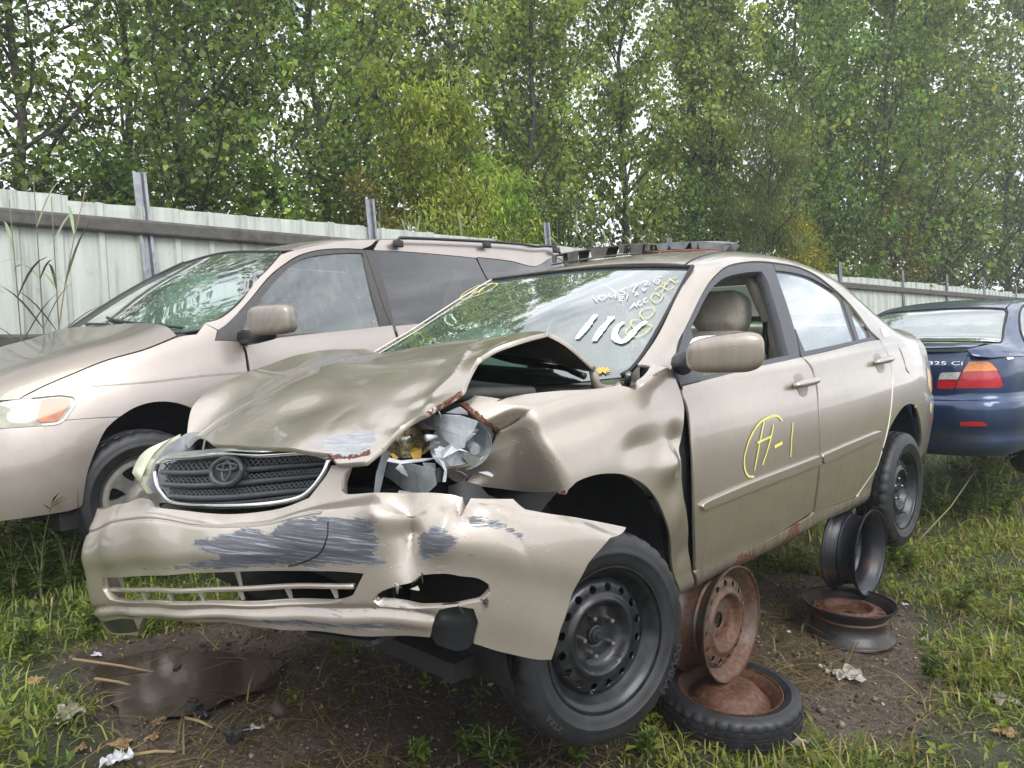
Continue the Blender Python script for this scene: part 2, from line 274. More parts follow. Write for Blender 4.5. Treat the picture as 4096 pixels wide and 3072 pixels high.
'y6': [(.9168,.8979),(.8769,.874),(.8593,.8354),(.8709,.7916),(.9141,.7804),(.9359,.8106)],
'y7': [(.8597,.8809),(.9304,.8466),(.9447,.8691)],
'c1': [(-1.0616,.9258),(-1.0958,.8437),(-1.0405,.7518),(-.952,.7157),(-.8805,.7417),(-.8142,.7956),(-.811,.8703),(-.849,.9149),(-.9381,.9273),(-1.0474,.9153)],
'c2': [(-1.0152,.8123),(-.978,.8183),(-.95,.7722),(-.947,.7507)],
'c3': [(-.9947,.8632),(-.967,.8168),(-.9192,.8211),(-.9432,.8781),(-.9332,.8444),(-.8832,.7949)],
'o1': [(.8204,.0713),(.8923,.0623)],
'o2': [(.8428,.0933),(.8552,.0449)],
'o3': [(.8697,.0908),(.8435,.0433)],
'o4': [(.826,.0847),(.8824,.0485)],
'o5': [(.8257,.0533),(.8875,.0806)],
'wiper1': [(.1684,.0851),(.3349,.054),(.4883,.0414),(.6749,.0278),(.8087,-.0157)],
'wiper2': [(.1625,.0906),(.3705,.0697),(.5687,.075)],
'hood_pts': [(-.269,.64,.992),(-.079,.62,1.106),(.19,.645,1.066),(.337,.685,.967),(.446,.665,.919),(.575,.65,.847),(.66,.586,.814),(.69,.465,.841),(.69,.148,.825),(.54,-.52,.768),(.472,-.64,.86),(.339,-.66,.934),(.175,-.68,.986),(.008,-.68,1.033),(-.202,-.66,1.049),(-.428,-.64,1.057),(-.12,.19,1.087),(-.1,.431,1.096),(.58,.069,.887),(.55,.363,.901),(.4,-.081,.964),(.38,.295,.961),(.37,.534,.955),(.22,-.088,1.014),(.17,.201,1.022),(.17,.464,1.038),(.17,.581,1.052),(.555,.576,.874),(.5,.598,.881),(.56,-.208,.869),(-.36,-.6,1.03),(-.36,-.2,1.03),(-.34,.2,1.03),(-.3,.45,1.02)],
'hood': [(.545,-.52),(.6,-.38),(.6971,.0143),(.6898,.1474),(.7014,.3385),(.6891,.4633),(.6648,.5173),(.6563,.5463),(.6602,.5864),(.642,.6191),(.6251,.6514),(.5749,.6504),(.5374,.6368),(.4931,.6176),(.4667,.6352),(.4473,.6669),(.3958,.6755),(.3419,.6818),(.3295,.6774),(.297,.6558),(.2236,.6181),(.1901,.6446),(.1337,.674),(.0203,.68),(-.08,.62),(-.15,.64),(-.27,.645),(-.33,.5),(-.36,.2),(-.37,-.2),(-.36,-.55),(-.34,-.68),(-.1,-.7),(.2,-.7),(.4,-.68),(.47,-.64)],
'hood_creases': [(.1414,.518),(.3001,.602),(.3696,.603),(.4293,.6482),(.4154,.5647),(.4132,.6027),(.6698,.4793),(.8374,.169),(.1724,-.6924),(.2407,.0382)],
'hood_rust': [(.69,.4656),(.6484,.4734),(.6065,.5003),(.5412,.5477),(.5379,.5934),(.6139,.6451),(.657,.5818),(.6649,.5164)],
'hood_rust2': [(.4432,.6706),(.3391,.6827),(.3541,.7026),(.4508,.6947)],
'bump_s': [0,.1911,.3821,.5732,.7642,.9553,1.1463,1.3374,1.5284,1.7195,1.9106,2.1016,2.2927,2.4837,2.6748,2.8658],
'bump_grid': [[(.423,-.804,.626),(.435,-.847,.451),(.445,-.883,.396),(.45,-.9,.275),(.447,-.888,.205),(.445,-.881,.067),(.439,-.862,.003)],[(.599,-.758,.669),(.615,-.799,.509),(.629,-.834,.447),(.635,-.851,.323),(.631,-.84,.254),(.628,-.832,.134),(.621,-.813,.075)],[(.731,-.68,.671),(.762,-.713,.533),(.788,-.739,.46),(.8,-.752,.377),(.792,-.743,.309),(.786,-.738,.204),(.772,-.723,.136)],[(.783,-.565,.687),(.827,-.572,.555),(.864,-.577,.493),(.882,-.58,.427),(.87,-.578,.361),(.862,-.577,.263),(.842,-.574,.192)],[(.787,-.392,.723),(.832,-.391,.605),(.869,-.391,.544),(.887,-.39,.465),(.875,-.391,.402),(.867,-.391,.306),(.847,-.391,.243)],[(.78,-.208,.753),(.825,-.204,.631),(.861,-.201,.591),(.879,-.199,.5),(.867,-.2,.442),(.859,-.201,.346),(.84,-.203,.291)],[(.754,-.028,.756),(.798,-.02,.643),(.834,-.013,.615),(.852,-.009,.531),(.84,-.012,.477),(.832,-.013,.379),(.813,-.017,.326)],[(.712,.149,.753),(.755,.161,.646),(.791,.172,.622),(.808,.177,.559),(.797,.173,.507),(.789,.171,.408),(.77,.166,.35)],[(.649,.312,.782),(.69,.331,.661),(.723,.347,.642),(.739,.355,.584),(.729,.35,.529),(.721,.346,.432),(.703,.338,.358)],[(.583,.521,.815),(.627,.528,.713),(.664,.534,.687),(.682,.536,.617),(.67,.535,.552),(.662,.533,.465),(.642,.53,.381)],[(.535,.67,.822),(.575,.692,.741),(.607,.709,.706),(.623,.718,.645),(.613,.712,.572),(.605,.708,.485),(.588,.699,.404)],[(.446,.779,.818),(.47,.816,.733),(.491,.847,.695),(.501,.862,.631),(.494,.852,.561),(.49,.845,.46),(.479,.829,.377)],[(.296,.838,.794),(.308,.881,.693),(.317,.917,.651),(.322,.935,.568),(.319,.923,.487),(.317,.915,.389),(.312,.896,.308)],[(.13,.855,.754),(.131,.9,.629),(.132,.937,.586),(.132,.955,.488),(.132,.943,.397),(.131,.935,.307),(.131,.915,.222)],[(-.055,.852,.698),(-.057,.897,.557),(-.059,.934,.514),(-.059,.952,.41),(-.059,.94,.309),(-.058,.932,.225),(-.058,.912,.127)],[(-.243,.84,.631),(-.246,.885,.483),(-.249,.922,.44),(-.25,.94,.331),(-.249,.928,.221),(-.249,.92,.142),(-.247,.9,.031)]],
'bumper': [(.28,3),(.28,1.2),(.42,.9),(.8165,.9322),(.9409,.7694),(1.048,1.024),(1.2049,1.0076),(1.3602,.9668),(1.4641,.8948),(1.5697,.8535),(1.6288,.7711),(1.6626,.3578),(1.671,.1626),(1.7169,.202),(1.7128,.4955),(1.7237,.7597),(1.7496,.8894),(1.8685,1.0052),(1.9826,.9255),(2.0642,.9664),(2.1006,1.0355),(2.0959,1.4344),(2.0883,2.055),(2.1024,1.5616),(2.1219,1.0752),(2.1664,1.0442),(2.2448,.9235),(2.2704,1.2703),(2.3771,1.3177),(2.5325,1.0511),(2.6841,.9593),(2.5419,2.0876),(2.4419,2.785),(2.404,3.5398),(2.3768,4.4378),(2.3553,4.9191),(2.342,5.5155),(2.3326,5.9307),(2.2852,6.0245),(2.2282,6.0579),(2.1736,6.0574),(2.1184,5.9671),(2.1161,5.9889),(2.1275,5.2917),(2.1141,4.8645),(2.0681,4.8718),(2.0284,5.0003),(2.014,5.3462),(1.9994,5.9617),(1.855,6.1037),(1.6944,5.9647),(1.5514,6.0083),(1.4997,5.964),(1.2773,5.9717),(.9752,5.7844),(.875,6.9),(.62,6.6),(.28,6)],
'bump_grille': [(.7331,4.147),(1.0319,4.1512),(1.2432,4.0976),(1.437,4.0546),(1.5603,4.1026),(1.7246,4.1046),(1.8308,4.195),(1.8071,4.5797),(1.79,4.8147),(1.7165,5.0231),(1.5464,5.0768),(1.2695,4.9568),(.9584,4.9589),(.7601,4.8958),(.7182,4.5297)],
'bump_fog': [(1.8479,4.9611),(1.8838,4.6659),(1.9288,4.4544),(1.9536,4.392),(1.9865,4.234),(2.0436,4.0864),(2.0847,4.1257),(2.1245,4.1174),(2.152,4.2129),(2.1568,4.384),(2.1347,4.632),(2.1064,4.7399),(2.0681,4.8665),(2.0089,4.9804),(1.9407,5.1003),(1.8645,5.2305)],
'bump_dents': [(1.9385,2.7342),(1.9413,3.8389),(1.8935,2.3687),(2.0313,3.0614),(1.9396,1.3564),(2.0943,1.794)],
'scuff0': [(1.2632,2.7102),(1.2951,2.4575),(1.4145,2.2767),(1.4502,1.9709),(1.5493,2.3258),(1.6044,1.8735),(1.7017,2.0743),(1.8687,2.1799),(1.8935,2.3687),(1.88,2.6425),(1.8901,3.1333),(1.8772,3.6296),(1.9133,3.8935),(1.8807,3.9989),(1.5617,4.0151),(1.0996,3.9859),(.7665,3.9965),(1.2057,3.7216),(1.3831,3.2444),(1.3025,2.9413)],
'scuff1': [(1.9727,2.8073),(2.0213,2.4301),(2.0546,2.5423),(2.0861,2.8993),(2.062,3.3398),(2.0189,3.6394),(1.9867,3.9195),(1.9745,3.5141)],
'scuff2': [(2.0972,2.0068),(2.1398,1.9762),(2.1912,2.0698),(2.2437,2.3747),(2.24,2.715),(2.1851,2.4155),(2.1317,2.4382),(2.1082,2.4038)],
'scuff3': [(1.9134,4.0576),(1.9511,3.9542),(2.0176,3.949),(2.129,3.6952),(2.1142,3.511),(2.0758,3.416),(2.067,3.1153),(2.1141,3.2782),(2.1386,3.6641),(2.0366,4.0513)],
'scuff4': [(2.1471,3.0107),(2.1807,2.8368),(2.1902,2.8751),(2.1611,3.0717)],
'scuff5': [(1.519,5.119),(1.7036,5.2485),(2.0233,5.0367),(2.0217,5.1986),(1.6765,5.4166),(1.5375,5.2912)],
'scuff6': [(1.4794,5.4803),(1.7436,5.5498),(2.0048,5.6803),(1.9997,5.9254),(1.6617,5.9313),(1.4944,5.8844)],
'scuff7': [(1.8145,5.4009),(1.8276,5.2853),(1.8442,5.3604),(1.8338,5.4518)],
'bump_cracks': [(1.7325,2.322),(1.7343,2.7991),(1.7095,3.3934),(1.6394,3.8144),(1.5961,3.9446)],
'van_hood_edge': [(-.2602,.7336),(-.0852,.7615),(.092,.7571),(.2518,.7955),(.3806,.8262),(.4664,.8644),(.4932,.887),(.536,.8329),(.5585,.8164)],
'van_ws': [(-1.0226,.0071),(-1.0491,.2393),(-1.0996,.5302),(-1.3184,.8997),(-.8116,1.0178),(-.139,.9861),(.4719,1.005),(.9528,1.0281),(1.0298,.9924),(1.008,.8299),(1.019,.4838),(1.0467,.2052),(1.0082,.0283),(.8762,-.0182),(.4869,-.0289)],
'van_fender': [(.4846,.8906),(.3823,.8445),(.2538,.8138),(.0945,.7756),(-.0824,.7801),(-.2683,.7587),(-.3648,.7953),(-.4254,.7267),(-.4798,.8236),(-.4515,.9059),(-.5971,.9673),(-.6026,1.0354),(-.5937,1.1655),(-.66,1.6),(-.66,1.93),(-.42,1.93)],
'van_arch': [(-.2441,1.2572),(-.1549,1.2228),(-.0636,1.2096),(.0263,1.2123),(.104,1.2318)],
'van_gap': [(.1063,1.2337),(.3258,1.1625),(.2781,1.0685),(.3423,1.1804),(.2741,1.0643),(.2958,1.1004),(.344,1.1573)],
'van_bumper_edge': [(.1089,1.2368),(.1726,1.2819),(.2291,1.3866),(.279,1.5243),(.3113,1.7173),(.3209,1.7278),(.3716,1.7328),(.5126,1.7047),(.6268,1.6853)],
'van_headlight': [(.5602,.8374),(.4437,.9193),(.3131,1.0139),(.2829,1.0358),(.2757,1.0656),(.2958,1.1004),(.344,1.1573),(.3712,1.1656),(.4286,1.1478),(.5825,1.0855)],
'van_hl_amber': [(.4064,.9897),(.3072,1.0321),(.2989,1.0494),(.3071,1.0719),(.3695,1.1517),(.4343,1.1259),(.4435,1.1006)],
'van_pillar': [(-.4263,.7227),(-.5259,.7402),(-.6908,.6671),(-.898,.4874),(-1.0089,.3306),(-1.15,.36),(-1.5,.34),(-1.75,.335),(-1.6836,.4496),(-1.5997,.5062),(-1.282,.4545),(-1.1113,.4699),(-1.0326,.5071),(-.7768,.6586),(-.5395,.8021),(-.4867,.8231)],
'van_frame': [(-.4543,.905),(-.4852,.8306),(-.538,.8091),(-.7799,.6632),(-1.0352,.5258),(-1.1162,.4847),(-1.2807,.4657),(-1.6207,.5181),(-1.6404,.7209),(-1.6619,.8862),(-1.7044,1.018),(-1.5989,1.0148),(-1.0906,1.0072),(-.5974,.9656)],
'van_glass': [(-.7805,.7203),(-.8964,.6529),(-1.0003,.6069),(-1.1189,.5435),(-1.2713,.5399),(-1.6007,.5661),(-1.5885,.778),(-1.6059,.9937),(-1.2634,.9886),(-.8649,.97),(-.6291,.9456),(-.6466,.8307)],
'van_sail': [(-.454,.907),(-.487,.8357),(-.7799,.6726),(-.7853,.7298),(-.6551,.8253),(-.6044,.9656)],
'van_bpillar': [(-1.6244,.5182),(-1.6954,.5317),(-1.7118,.7583),(-1.721,1.0096),(-1.7101,1.0184),(-1.6657,.8864),(-1.6442,.721)],
'van_slide_glass': [(-1.6993,.5318),(-2.2015,.5836),(-2.684,.6177),(-2.7438,.7634),(-2.95,.97),(-2.3,.975),(-1.721,1.0096),(-1.7118,.7583)],
'van_rear_glass': [(-2.6991,.6093),(-3.0665,.63),(-3.4095,.6535),(-3.9,.5),(-3.8,.97),(-3,.97),(-2.7509,.7472)],
'van_crease': [(.2228,1.009),(-.1064,1.0941),(-.5937,1.1655)],
'van_mirror': [(-.8223,.8673)],
'van_rack': [(-1.835,.3876),(-2.0478,.3317),(-2.3573,.379),(-2.6789,.4667),(-3.1616,.4986),(-3.3321,.5765)],
'cp_lamp': [(-.592,.8815),(-.706,.8838),(-.7426,.8684),(-.7878,.8214),(-.8279,.7348),(-.8323,.7043),(-.8056,.6943),(-.6502,.6936),(-.5071,.6891),(-.5314,.752),(-.5531,.8124)],
'cp_amber': [(-.592,.8815),(-.706,.8838),(-.7426,.8684),(-.7896,.8177),(-.6497,.815),(-.5531,.8114)],
'cp_inner': [(-.4066,.7954),(-.4236,.8032),(-.542,.8068),(-.5217,.75),(-.4953,.6861),(-.3949,.6837),(-.383,.6976)],
'cp_white': [(-.4066,.7954),(-.4236,.8032),(-.542,.8068),(-.5233,.7556),(-.3946,.7519)],
'cp_lid': [(-.3035,.9645),(-.595,.9573),(-.5719,.8861),(-.553,.817),(-.5258,.7473),(-.4928,.6842),(-.4631,.6515),(-.4377,.6414),(-.3518,.6367),(.5,.7),(.52,.93)],
'cp_reflector': [(-.543,.4484),(-.6687,.4525),(-.699,.4302),(-.6918,.4246),(-.5429,.42)],
'cp_badge': [(-.338,.8588),(-.5541,.8595),(-.3368,.8815)],
'cp_bumperline': [(-.3812,.5773),(-.5727,.5837),(-.7654,.597),(-1.0637,.6159)],
'cp_low': [(-.362,.3039),(-.729,.3215),(-1.039,.2954),(-.3783,.3717)],
'cp_sticker': [(-.8631,.9261),(-.9426,.931),(-.9688,.895),(-.8859,.8887)],
'cp_glass': [(.1017,.2822),(.1659,.1638),(.1616,.0146),(.156,-.1136),(.1539,-.3201),(.0883,-.3565),(-.2454,-.4383),(-.5272,-.5415),(-.6787,-.4151),(-.7041,-.2507),(-.706,-.1036),(-.42,.55),(-.1,.62)],
'cp_side': [(.2118,-.4478),(.3064,-.4484),(-.0194,-.5514),(-.1408,-.6342),(-.2558,-.7642)],
'lamp_top': [(.4491,.66,.9086),(.4218,.66,.9142),(.3778,.66,.9056),(.2944,.66,.884),(.2977,.66,.8756),(.3225,.66,.852),(.3684,.66,.8617),(.3719,.66,.8492),(.398,.66,.8332),(.4094,.66,.8261),(.4227,.66,.8363),(.4297,.66,.8625),(.4395,.66,.8846)],
'lamp_inner': [(.2696,.63,.8774),(.2388,.63,.8764),(.1894,.63,.8458),(.1754,.63,.8302),(.1844,.63,.8104),(.2362,.63,.7918),(.2751,.63,.8218),(.3337,.63,.8489),(.2952,.63,.8466)],
'lamp_shard': [(.4386,.7,.823),(.3911,.7,.8377),(.3842,.7,.8347),(.3916,.7,.8272),(.3636,.7,.8193),(.3468,.7,.8096),(.3779,.7,.818),(.4259,.7,.8026)],
'lamp_low': [(.413,.685,.7993),(.3644,.685,.8149),(.3301,.685,.8049),(.3044,.685,.7839),(.3373,.685,.7755),(.3944,.685,.7786)],
'lamp_strut': [(.5167,.57,.8408),(.4995,.57,.8471),(.5048,.57,.7927),(.5167,.57,.7626),(.5317,.57,.7185),(.5507,.57,.7208),(.5369,.57,.7679),(.5221,.57,.8099)],
'lamp_panel': [(.5221,.6,.7982),(.4246,.6,.7819),(.3993,.6,.7278),(.4246,.6,.7233),(.4524,.6,.7129),(.4974,.6,.7206),(.5288,.6,.7658)],
'lamp_panel2': [(.4436,.64,.7887),(.3971,.64,.7797),(.4045,.64,.742),(.424,.64,.7387),(.4344,.64,.7511)],
'lamp_curl': [(.4602,.7,.8198),(.4447,.7,.8073),(.4263,.7,.7943),(.4163,.7,.7718),(.4177,.7,.7426),(.4313,.7,.7449),(.4273,.7,.7735),(.4373,.7,.7917),(.4554,.7,.8088)],
'lamp_rim': [(.5456,.625,.8061),(.5352,.625,.8129),(.4999,.625,.8006),(.4417,.625,.7965),(.3809,.625,.7911),(.4311,.625,.7885),(.5003,.625,.7929)],
'lamp_bracket': [(.3251,.6,.9025),(.283,.6,.9119),(.246,.6,.9187),(.2401,.6,.9113),(.2531,.6,.8988),(.2504,.6,.8895),(.2717,.6,.8939)],
'lamp_bowl': [(.4309,.56,.8356),(.5051,.56,.8449),(.3525,.56,.8258),(.4288,.56,.8811),(.4332,.56,.7879)],
'lamp_bulb': [(.2888,.66,.8048),(.2646,.66,.8016)],
'lamp_amber1': [(.4405,.595,.8224),(.4105,.595,.8163),(.4144,.595,.7929),(.4431,.595,.7948),(.4451,.595,.8102)],
'lamp_amber2': [(.5159,.6,.8182),(.5005,.6,.8171),(.4881,.6,.8038),(.5064,.6,.8022)],
'lamp_pin': [(.4298,.64,.8504),(.3939,.64,.8503)],
'lamp_right': [(.716,-.5,.6454),(.7052,-.5,.6728),(.6849,-.5,.7116),(.6628,-.5,.7421),(.6369,-.5,.764),(.6068,-.5,.7814),(.5722,-.5,.7935),(.5754,-.5,.7754),(.5968,-.5,.7374),(.6248,-.5,.7233),(.6547,-.5,.7072),(.662,-.5,.6872),(.6668,-.5,.6415),(.6627,-.5,.6069),(.6952,-.5,.6063)],
'mirror_c': [(-.4989,.97,1.0271)],
'mirror_a': [(-.5463,.79,.9912)],
'mirror_b': [(-.5147,.83,1.0038)],
'mirror_d': [(-.4672,.89,1.0124)],
'gr_grid': [[(.695,-.4266,.5835),(.665,-.4819,.7207)],[(.7,-.0951,.619),(.665,-.1231,.7612)],[(.675,.1438,.6481),(.645,.1413,.7915)],[(.625,.33,.6849),(.6,.3223,.8071)],[(.585,.451,.7241),(.565,.4275,.8119)]],
'gr_out': [(-.0007,.704),(.0718,.9144),(.2904,.9907),(.9058,1.0185),(1.5276,1.0342),(2.1867,.9757),(3.2753,.9924),(3.89,.8589),(3.7669,.5235),(3.49,.2063),(3.2023,.0454),(2.7909,.0101),(1.8161,.0347),(.7193,.0271),(.377,.0649),(.1974,.2124),(.0605,.3976)],
'gr_slat0': [(.102,.7316),(.6694,.7158),(1.2802,.7385),(1.9698,.749),(2.7063,.7643),(3.7777,.7557)],
'gr_slat1': [(.1343,.4605),(.6876,.4502),(1.3115,.4753),(2.0043,.5042),(2.7355,.5099),(3.6562,.4769)],
'gr_slat2': [(.2268,.2142),(.7057,.2033),(1.3427,.2225),(2.04,.2502),(2.7656,.2414),(3.4563,.1846)],
'gr_slat3': [(.4066,.0463),(1.0002,.056),(1.8104,.0747),(2.7839,.0744),(3.1982,.0872)],
'gr_slat4': [(.1002,.922),(.6553,.9323),(1.5389,.9447),(2.1921,.9348),(3.2795,.9502),(3.8127,.8786)],
'gr_emblem': [(1.6095,.6949),(1.2706,.7069),(1.9417,.6796),(1.5742,.9665),(1.6462,.4209)],
'van_mirror3': [(-.6502,1.13,1.1967),(-.7989,1.13,1.19),(-.658,1.13,1.2794)],
'van_wiper': [(-.326,.25,1.1745),(-.14,.25,1.2104),(-.1056,.25,1.2313)],
'debris': [(-1.62,-.6919,1.5224),(-1.62,-.5974,1.5297),(-1.62,-.4399,1.5356),(-1.62,-.2905,1.5378),(-1.62,-.1832,1.5374),(-1.62,-.114,1.5337)],
'debris2': [(-1.7,-.1342,1.5352),(-1.7,-.0321,1.5311),(-1.7,.0664,1.5283),(-1.7,.1615,1.5212),(-1.7,.2231,1.5141),(-1.7,.3041,1.4998)],
'trees': [(-6.35,7.75,0,8,2.8,1),(-5.19,8.28,0,8,2.6,1),(-3.87,8.95,0,8,2.4,1),(-3.49,10.66,1,8.5,2.4,1),(-6.02,11.46,1,9.5,2.8,1.15),(-2.78,11.86,2,10,2.3,1),(-2.05,15.12,2,10,2.5,1.1),(-.82,14.21,2,10.3,2.3,1),(-.09,13.79,2,9.8,2.4,1),(1.47,17,2,10.5,2.6,1.1),(2.2,15.63,2,9.8,2.4,1),(4.35,18.16,2,10.5,2.4,1.1),(5.33,17.98,2,10.8,2.8,1.2),(6.34,18.09,3,11,2.8,1.2),(8.63,21.02,3,11.5,3,1.3),(9.85,21.19,3,12.5,3.1,1.3),(12.31,23.32,3,13.5,3.4,1.4),(14.86,25.4,3,14,3.5,1.5),(17.99,28.15,3,15,3.9,1.7),(21.95,31.67,3,16,4.2,1.9),(-5.88,15.67,1,11,3.2,1.5),(-3.42,18.62,2,11.5,3.2,1.5),(.59,22.31,2,12,3.4,1.6),(6.44,23.62,3,13,3.5,1.7),(10.22,26.43,3,14.5,3.8,1.8),(15.53,30.65,3,17,4.4,2.1)],
'shrubs': [(-.68,10.67,0,4.65,1.41,1),(.47,12.13,0,4.22,.95,1),(5.08,15.84,1,6.12,1.66,1.1),(5.57,15.61,2,3.75,.61,1),(6.69,16.78,2,3.82,.45,1),(9.9,20.01,3,5.06,1.5,1.3),(-2.3,8.42,4,3.37,.71,1),(-1.55,9.73,3,3.38,.5,1),(-4.76,7.45,5,3.22,.58,1),(-4.14,7.62,5,3.17,.59,1),(-3.71,8.28,5,3.37,.65,1),(-3.26,8.97,5,3.58,.7,1),(-2.11,10.16,5,3.86,.79,1),(1.75,13.05,5,3.76,.78,1),(2.81,14.02,3,3.35,.67,1),(4.11,15.76,5,4.72,1.14,1.1),(7.92,19,5,4.71,1.37,1.2),(13.28,23.67,5,5.8,1.71,1.4),(15.85,25.77,5,5.87,1.7,1.5),(19.25,28.77,5,6.21,2.07,1.7)],
'front_reeds': [(-3.33,5.5,2.39,2),(-3.45,5.25,2.22,2),(-3.32,5.79,2.34,1)],
'reeds': [(-1.21,8.95,2.83,9),(-.79,9.34,2.87,8),(1.1,11.22,3.27,8),(1.67,11.88,3.17,8),(9.16,18.51,3.19,9),(11.86,21.13,3.45,9),(14.5,23.57,3.48,7),(17.01,25.89,3.61,7)],
'scraps': [(1.525,3.441),(1.892,3.529),(1.84,3.304),(2.109,4.163),(2.05,4.017),(.925,2.616),(1.039,2.474),(1.246,3.504),(-1.719,3.066),(-1.267,3.197),(-1.588,2.624),(-1.007,2.473),(-.893,2.51),(-.111,2.741)],
'bags': [(2.007,3.279),(1.345,3.093),(1.857,2.904),(.873,2.533),(-1.515,2.516),(-1.246,2.293)],
'dead_leaves': [(-1.229,2.535),(-1.282,2.391),(-1.384,2.344),(-1.822,2.829),(-1.197,2.432),(1.693,2.62),(1.129,3.156)],
'black_bits': [(-1.364,2.972),(-1.176,2.661),(-1.107,2.59),(-.928,2.434)],
'sticks': [(-1.757,2.968),(-1.362,2.936),(-1.598,2.83),(-1.425,2.831),(-1.141,2.548),(-1.024,2.487),(-1.201,2.315),(-1.081,2.335)],
'weeds': [(3.572,5.785,.62),(3.513,5.97,.48),(3.715,5.768,.45),(3.226,5.767,.38),(3.174,6.011,.36),(2.298,3.898,.22),(1.684,3.084,.16),(2.368,4.587,.25),(2.352,4.736,.3),(-2.451,3.689,.5),(-2.309,3.677,.55),(-2.228,3.771,.42),(-.101,2.357,.13),(-.178,2.434,.11),(-.042,2.387,.12),(.18,2.4,.12),(-.331,2.33,.1),(.405,2.413,.1),(-1.966,3.02,.2),(-1.817,3.221,.2)],
'flat_reeds': [(-1.185,3.331),(-.994,3.269),(-.305,2.838),(-.079,2.912),(-.263,2.98),(-.11,3.1)],
'stalk': [(2.702,5.176)],
}

# ---------------------------------------------------------------- materials
def nmat(name):
    m = bpy.data.materials.new(name); m.use_nodes = True
    nt = m.node_tree; b = nt.nodes['Principled BSDF']
    return m, nt, b
def nd(nt, t, **kw):
    n = nt.nodes.new(t)
    for k, v in kw.items():
        if hasattr(n, k): setattr(n, k, v)
        else: n.inputs[k.replace('_', ' ')].default_value = v
    return n
def ramp(nt, fac, stops):
    r = nt.nodes.new('ShaderNodeValToRGB'); e = r.color_ramp.elements
    while len(e) < len(stops): e.new(.5)
    for i, (p, c) in enumerate(stops):
        e[i].position = p; e[i].color = c if len(c) == 4 else (*c, 1)
    nt.links.new(fac, r.inputs['Fac']); return r.outputs['Color']
def tco(nt, scale=(1, 1, 1), rot=(0, 0, 0)):
    t = nt.nodes.new('ShaderNodeTexCoord'); m = nt.nodes.new('ShaderNodeMapping')
    m.inputs['Scale'].default_value = scale; m.inputs['Rotation'].default_value = rot
    nt.links.new(t.outputs['Object'], m.inputs['Vector']); return m.outputs['Vector']
def noise(nt, vec, scale, detail=3, rough=.5):
    n = nt.nodes.new('ShaderNodeTexNoise'); n.inputs['Scale'].default_value = scale; n.inputs['Detail'].default_value = detail; n.inputs['Roughness'].default_value = rough
    if vec is not None: nt.links.new(vec, n.inputs['Vector'])
    return n.outputs['Fac']
def mixc(nt, fac, a, b, mode='MIX'):
    m = nt.nodes.new('ShaderNodeMixRGB'); m.blend_type = mode
    for s, v in ((0, fac), (1, a), (2, b)):
        if isinstance(v, (int, float)): m.inputs[s].default_value = v
        elif isinstance(v, tuple): m.inputs[s].default_value = (*v, 1) if len(v) == 3 else v
        else: nt.links.new(v, m.inputs[s])
    return m.outputs[0]
def math_(nt, op, a, b=0.0):
    m = nt.nodes.new('ShaderNodeMath'); m.operation = op
    for s, v in ((0, a), (1, b)):
        if isinstance(v, (int, float)): m.inputs[s].default_value = v
        else: nt.links.new(v, m.inputs[s])
    return m.outputs[0]
def bump(nt, b, h, strength=.3, dist=.01):
    n = nt.nodes.new('ShaderNodeBump'); n.inputs['Strength'].default_value = strength; n.inputs['Distance'].default_value = dist
    nt.links.new(h, n.inputs['Height']); nt.links.new(n.outputs['Normal'], b.inputs['Normal']); return n
def attr(nt, name):
    a = nt.nodes.new('ShaderNodeAttribute'); a.attribute_name = name; return a

def simple(name, col, rough=.5, metal=0.0, coat=0.0, var=.12, nscale=30, bmp=0.0, spec=.5):
    m, nt, b = nmat(name)
    f = noise(nt, tco(nt), nscale, 4)
    c = ramp(nt, f, [(.3, tuple(x*(1-var) for x in col)), (.7, tuple(min(1, x*(1+var)) for x in col))])
    nt.links.new(c, b.inputs['Base Color'])
    b.inputs['Roughness'].default_value = rough; b.inputs['Metallic'].default_value = metal; b.inputs['Coat Weight'].default_value = coat; b.inputs['Specular IOR Level'].default_value = spec
    if bmp: bump(nt, b, f, bmp, .004)
    return m

def drops(nt, vec, scale=130):
    """rain drops standing on paint: small separate domes"""
    v = nd(nt, 'ShaderNodeTexVoronoi'); v.inputs['Scale'].default_value = scale; v.inputs['Randomness'].default_value = 1
    nt.links.new(vec, v.inputs['Vector'])
    sep = nt.nodes.new('ShaderNodeSeparateColor'); nt.links.new(v.outputs['Color'], sep.inputs[0])
    keep = math_(nt, 'GREATER_THAN', sep.outputs[0], .80)
    d = math_(nt, 'MAXIMUM', math_(nt, 'SUBTRACT', .26, v.outputs['Distance']), 0.0)
    return math_(nt, 'MULTIPLY', math_(nt, 'POWER', d, .5), keep)

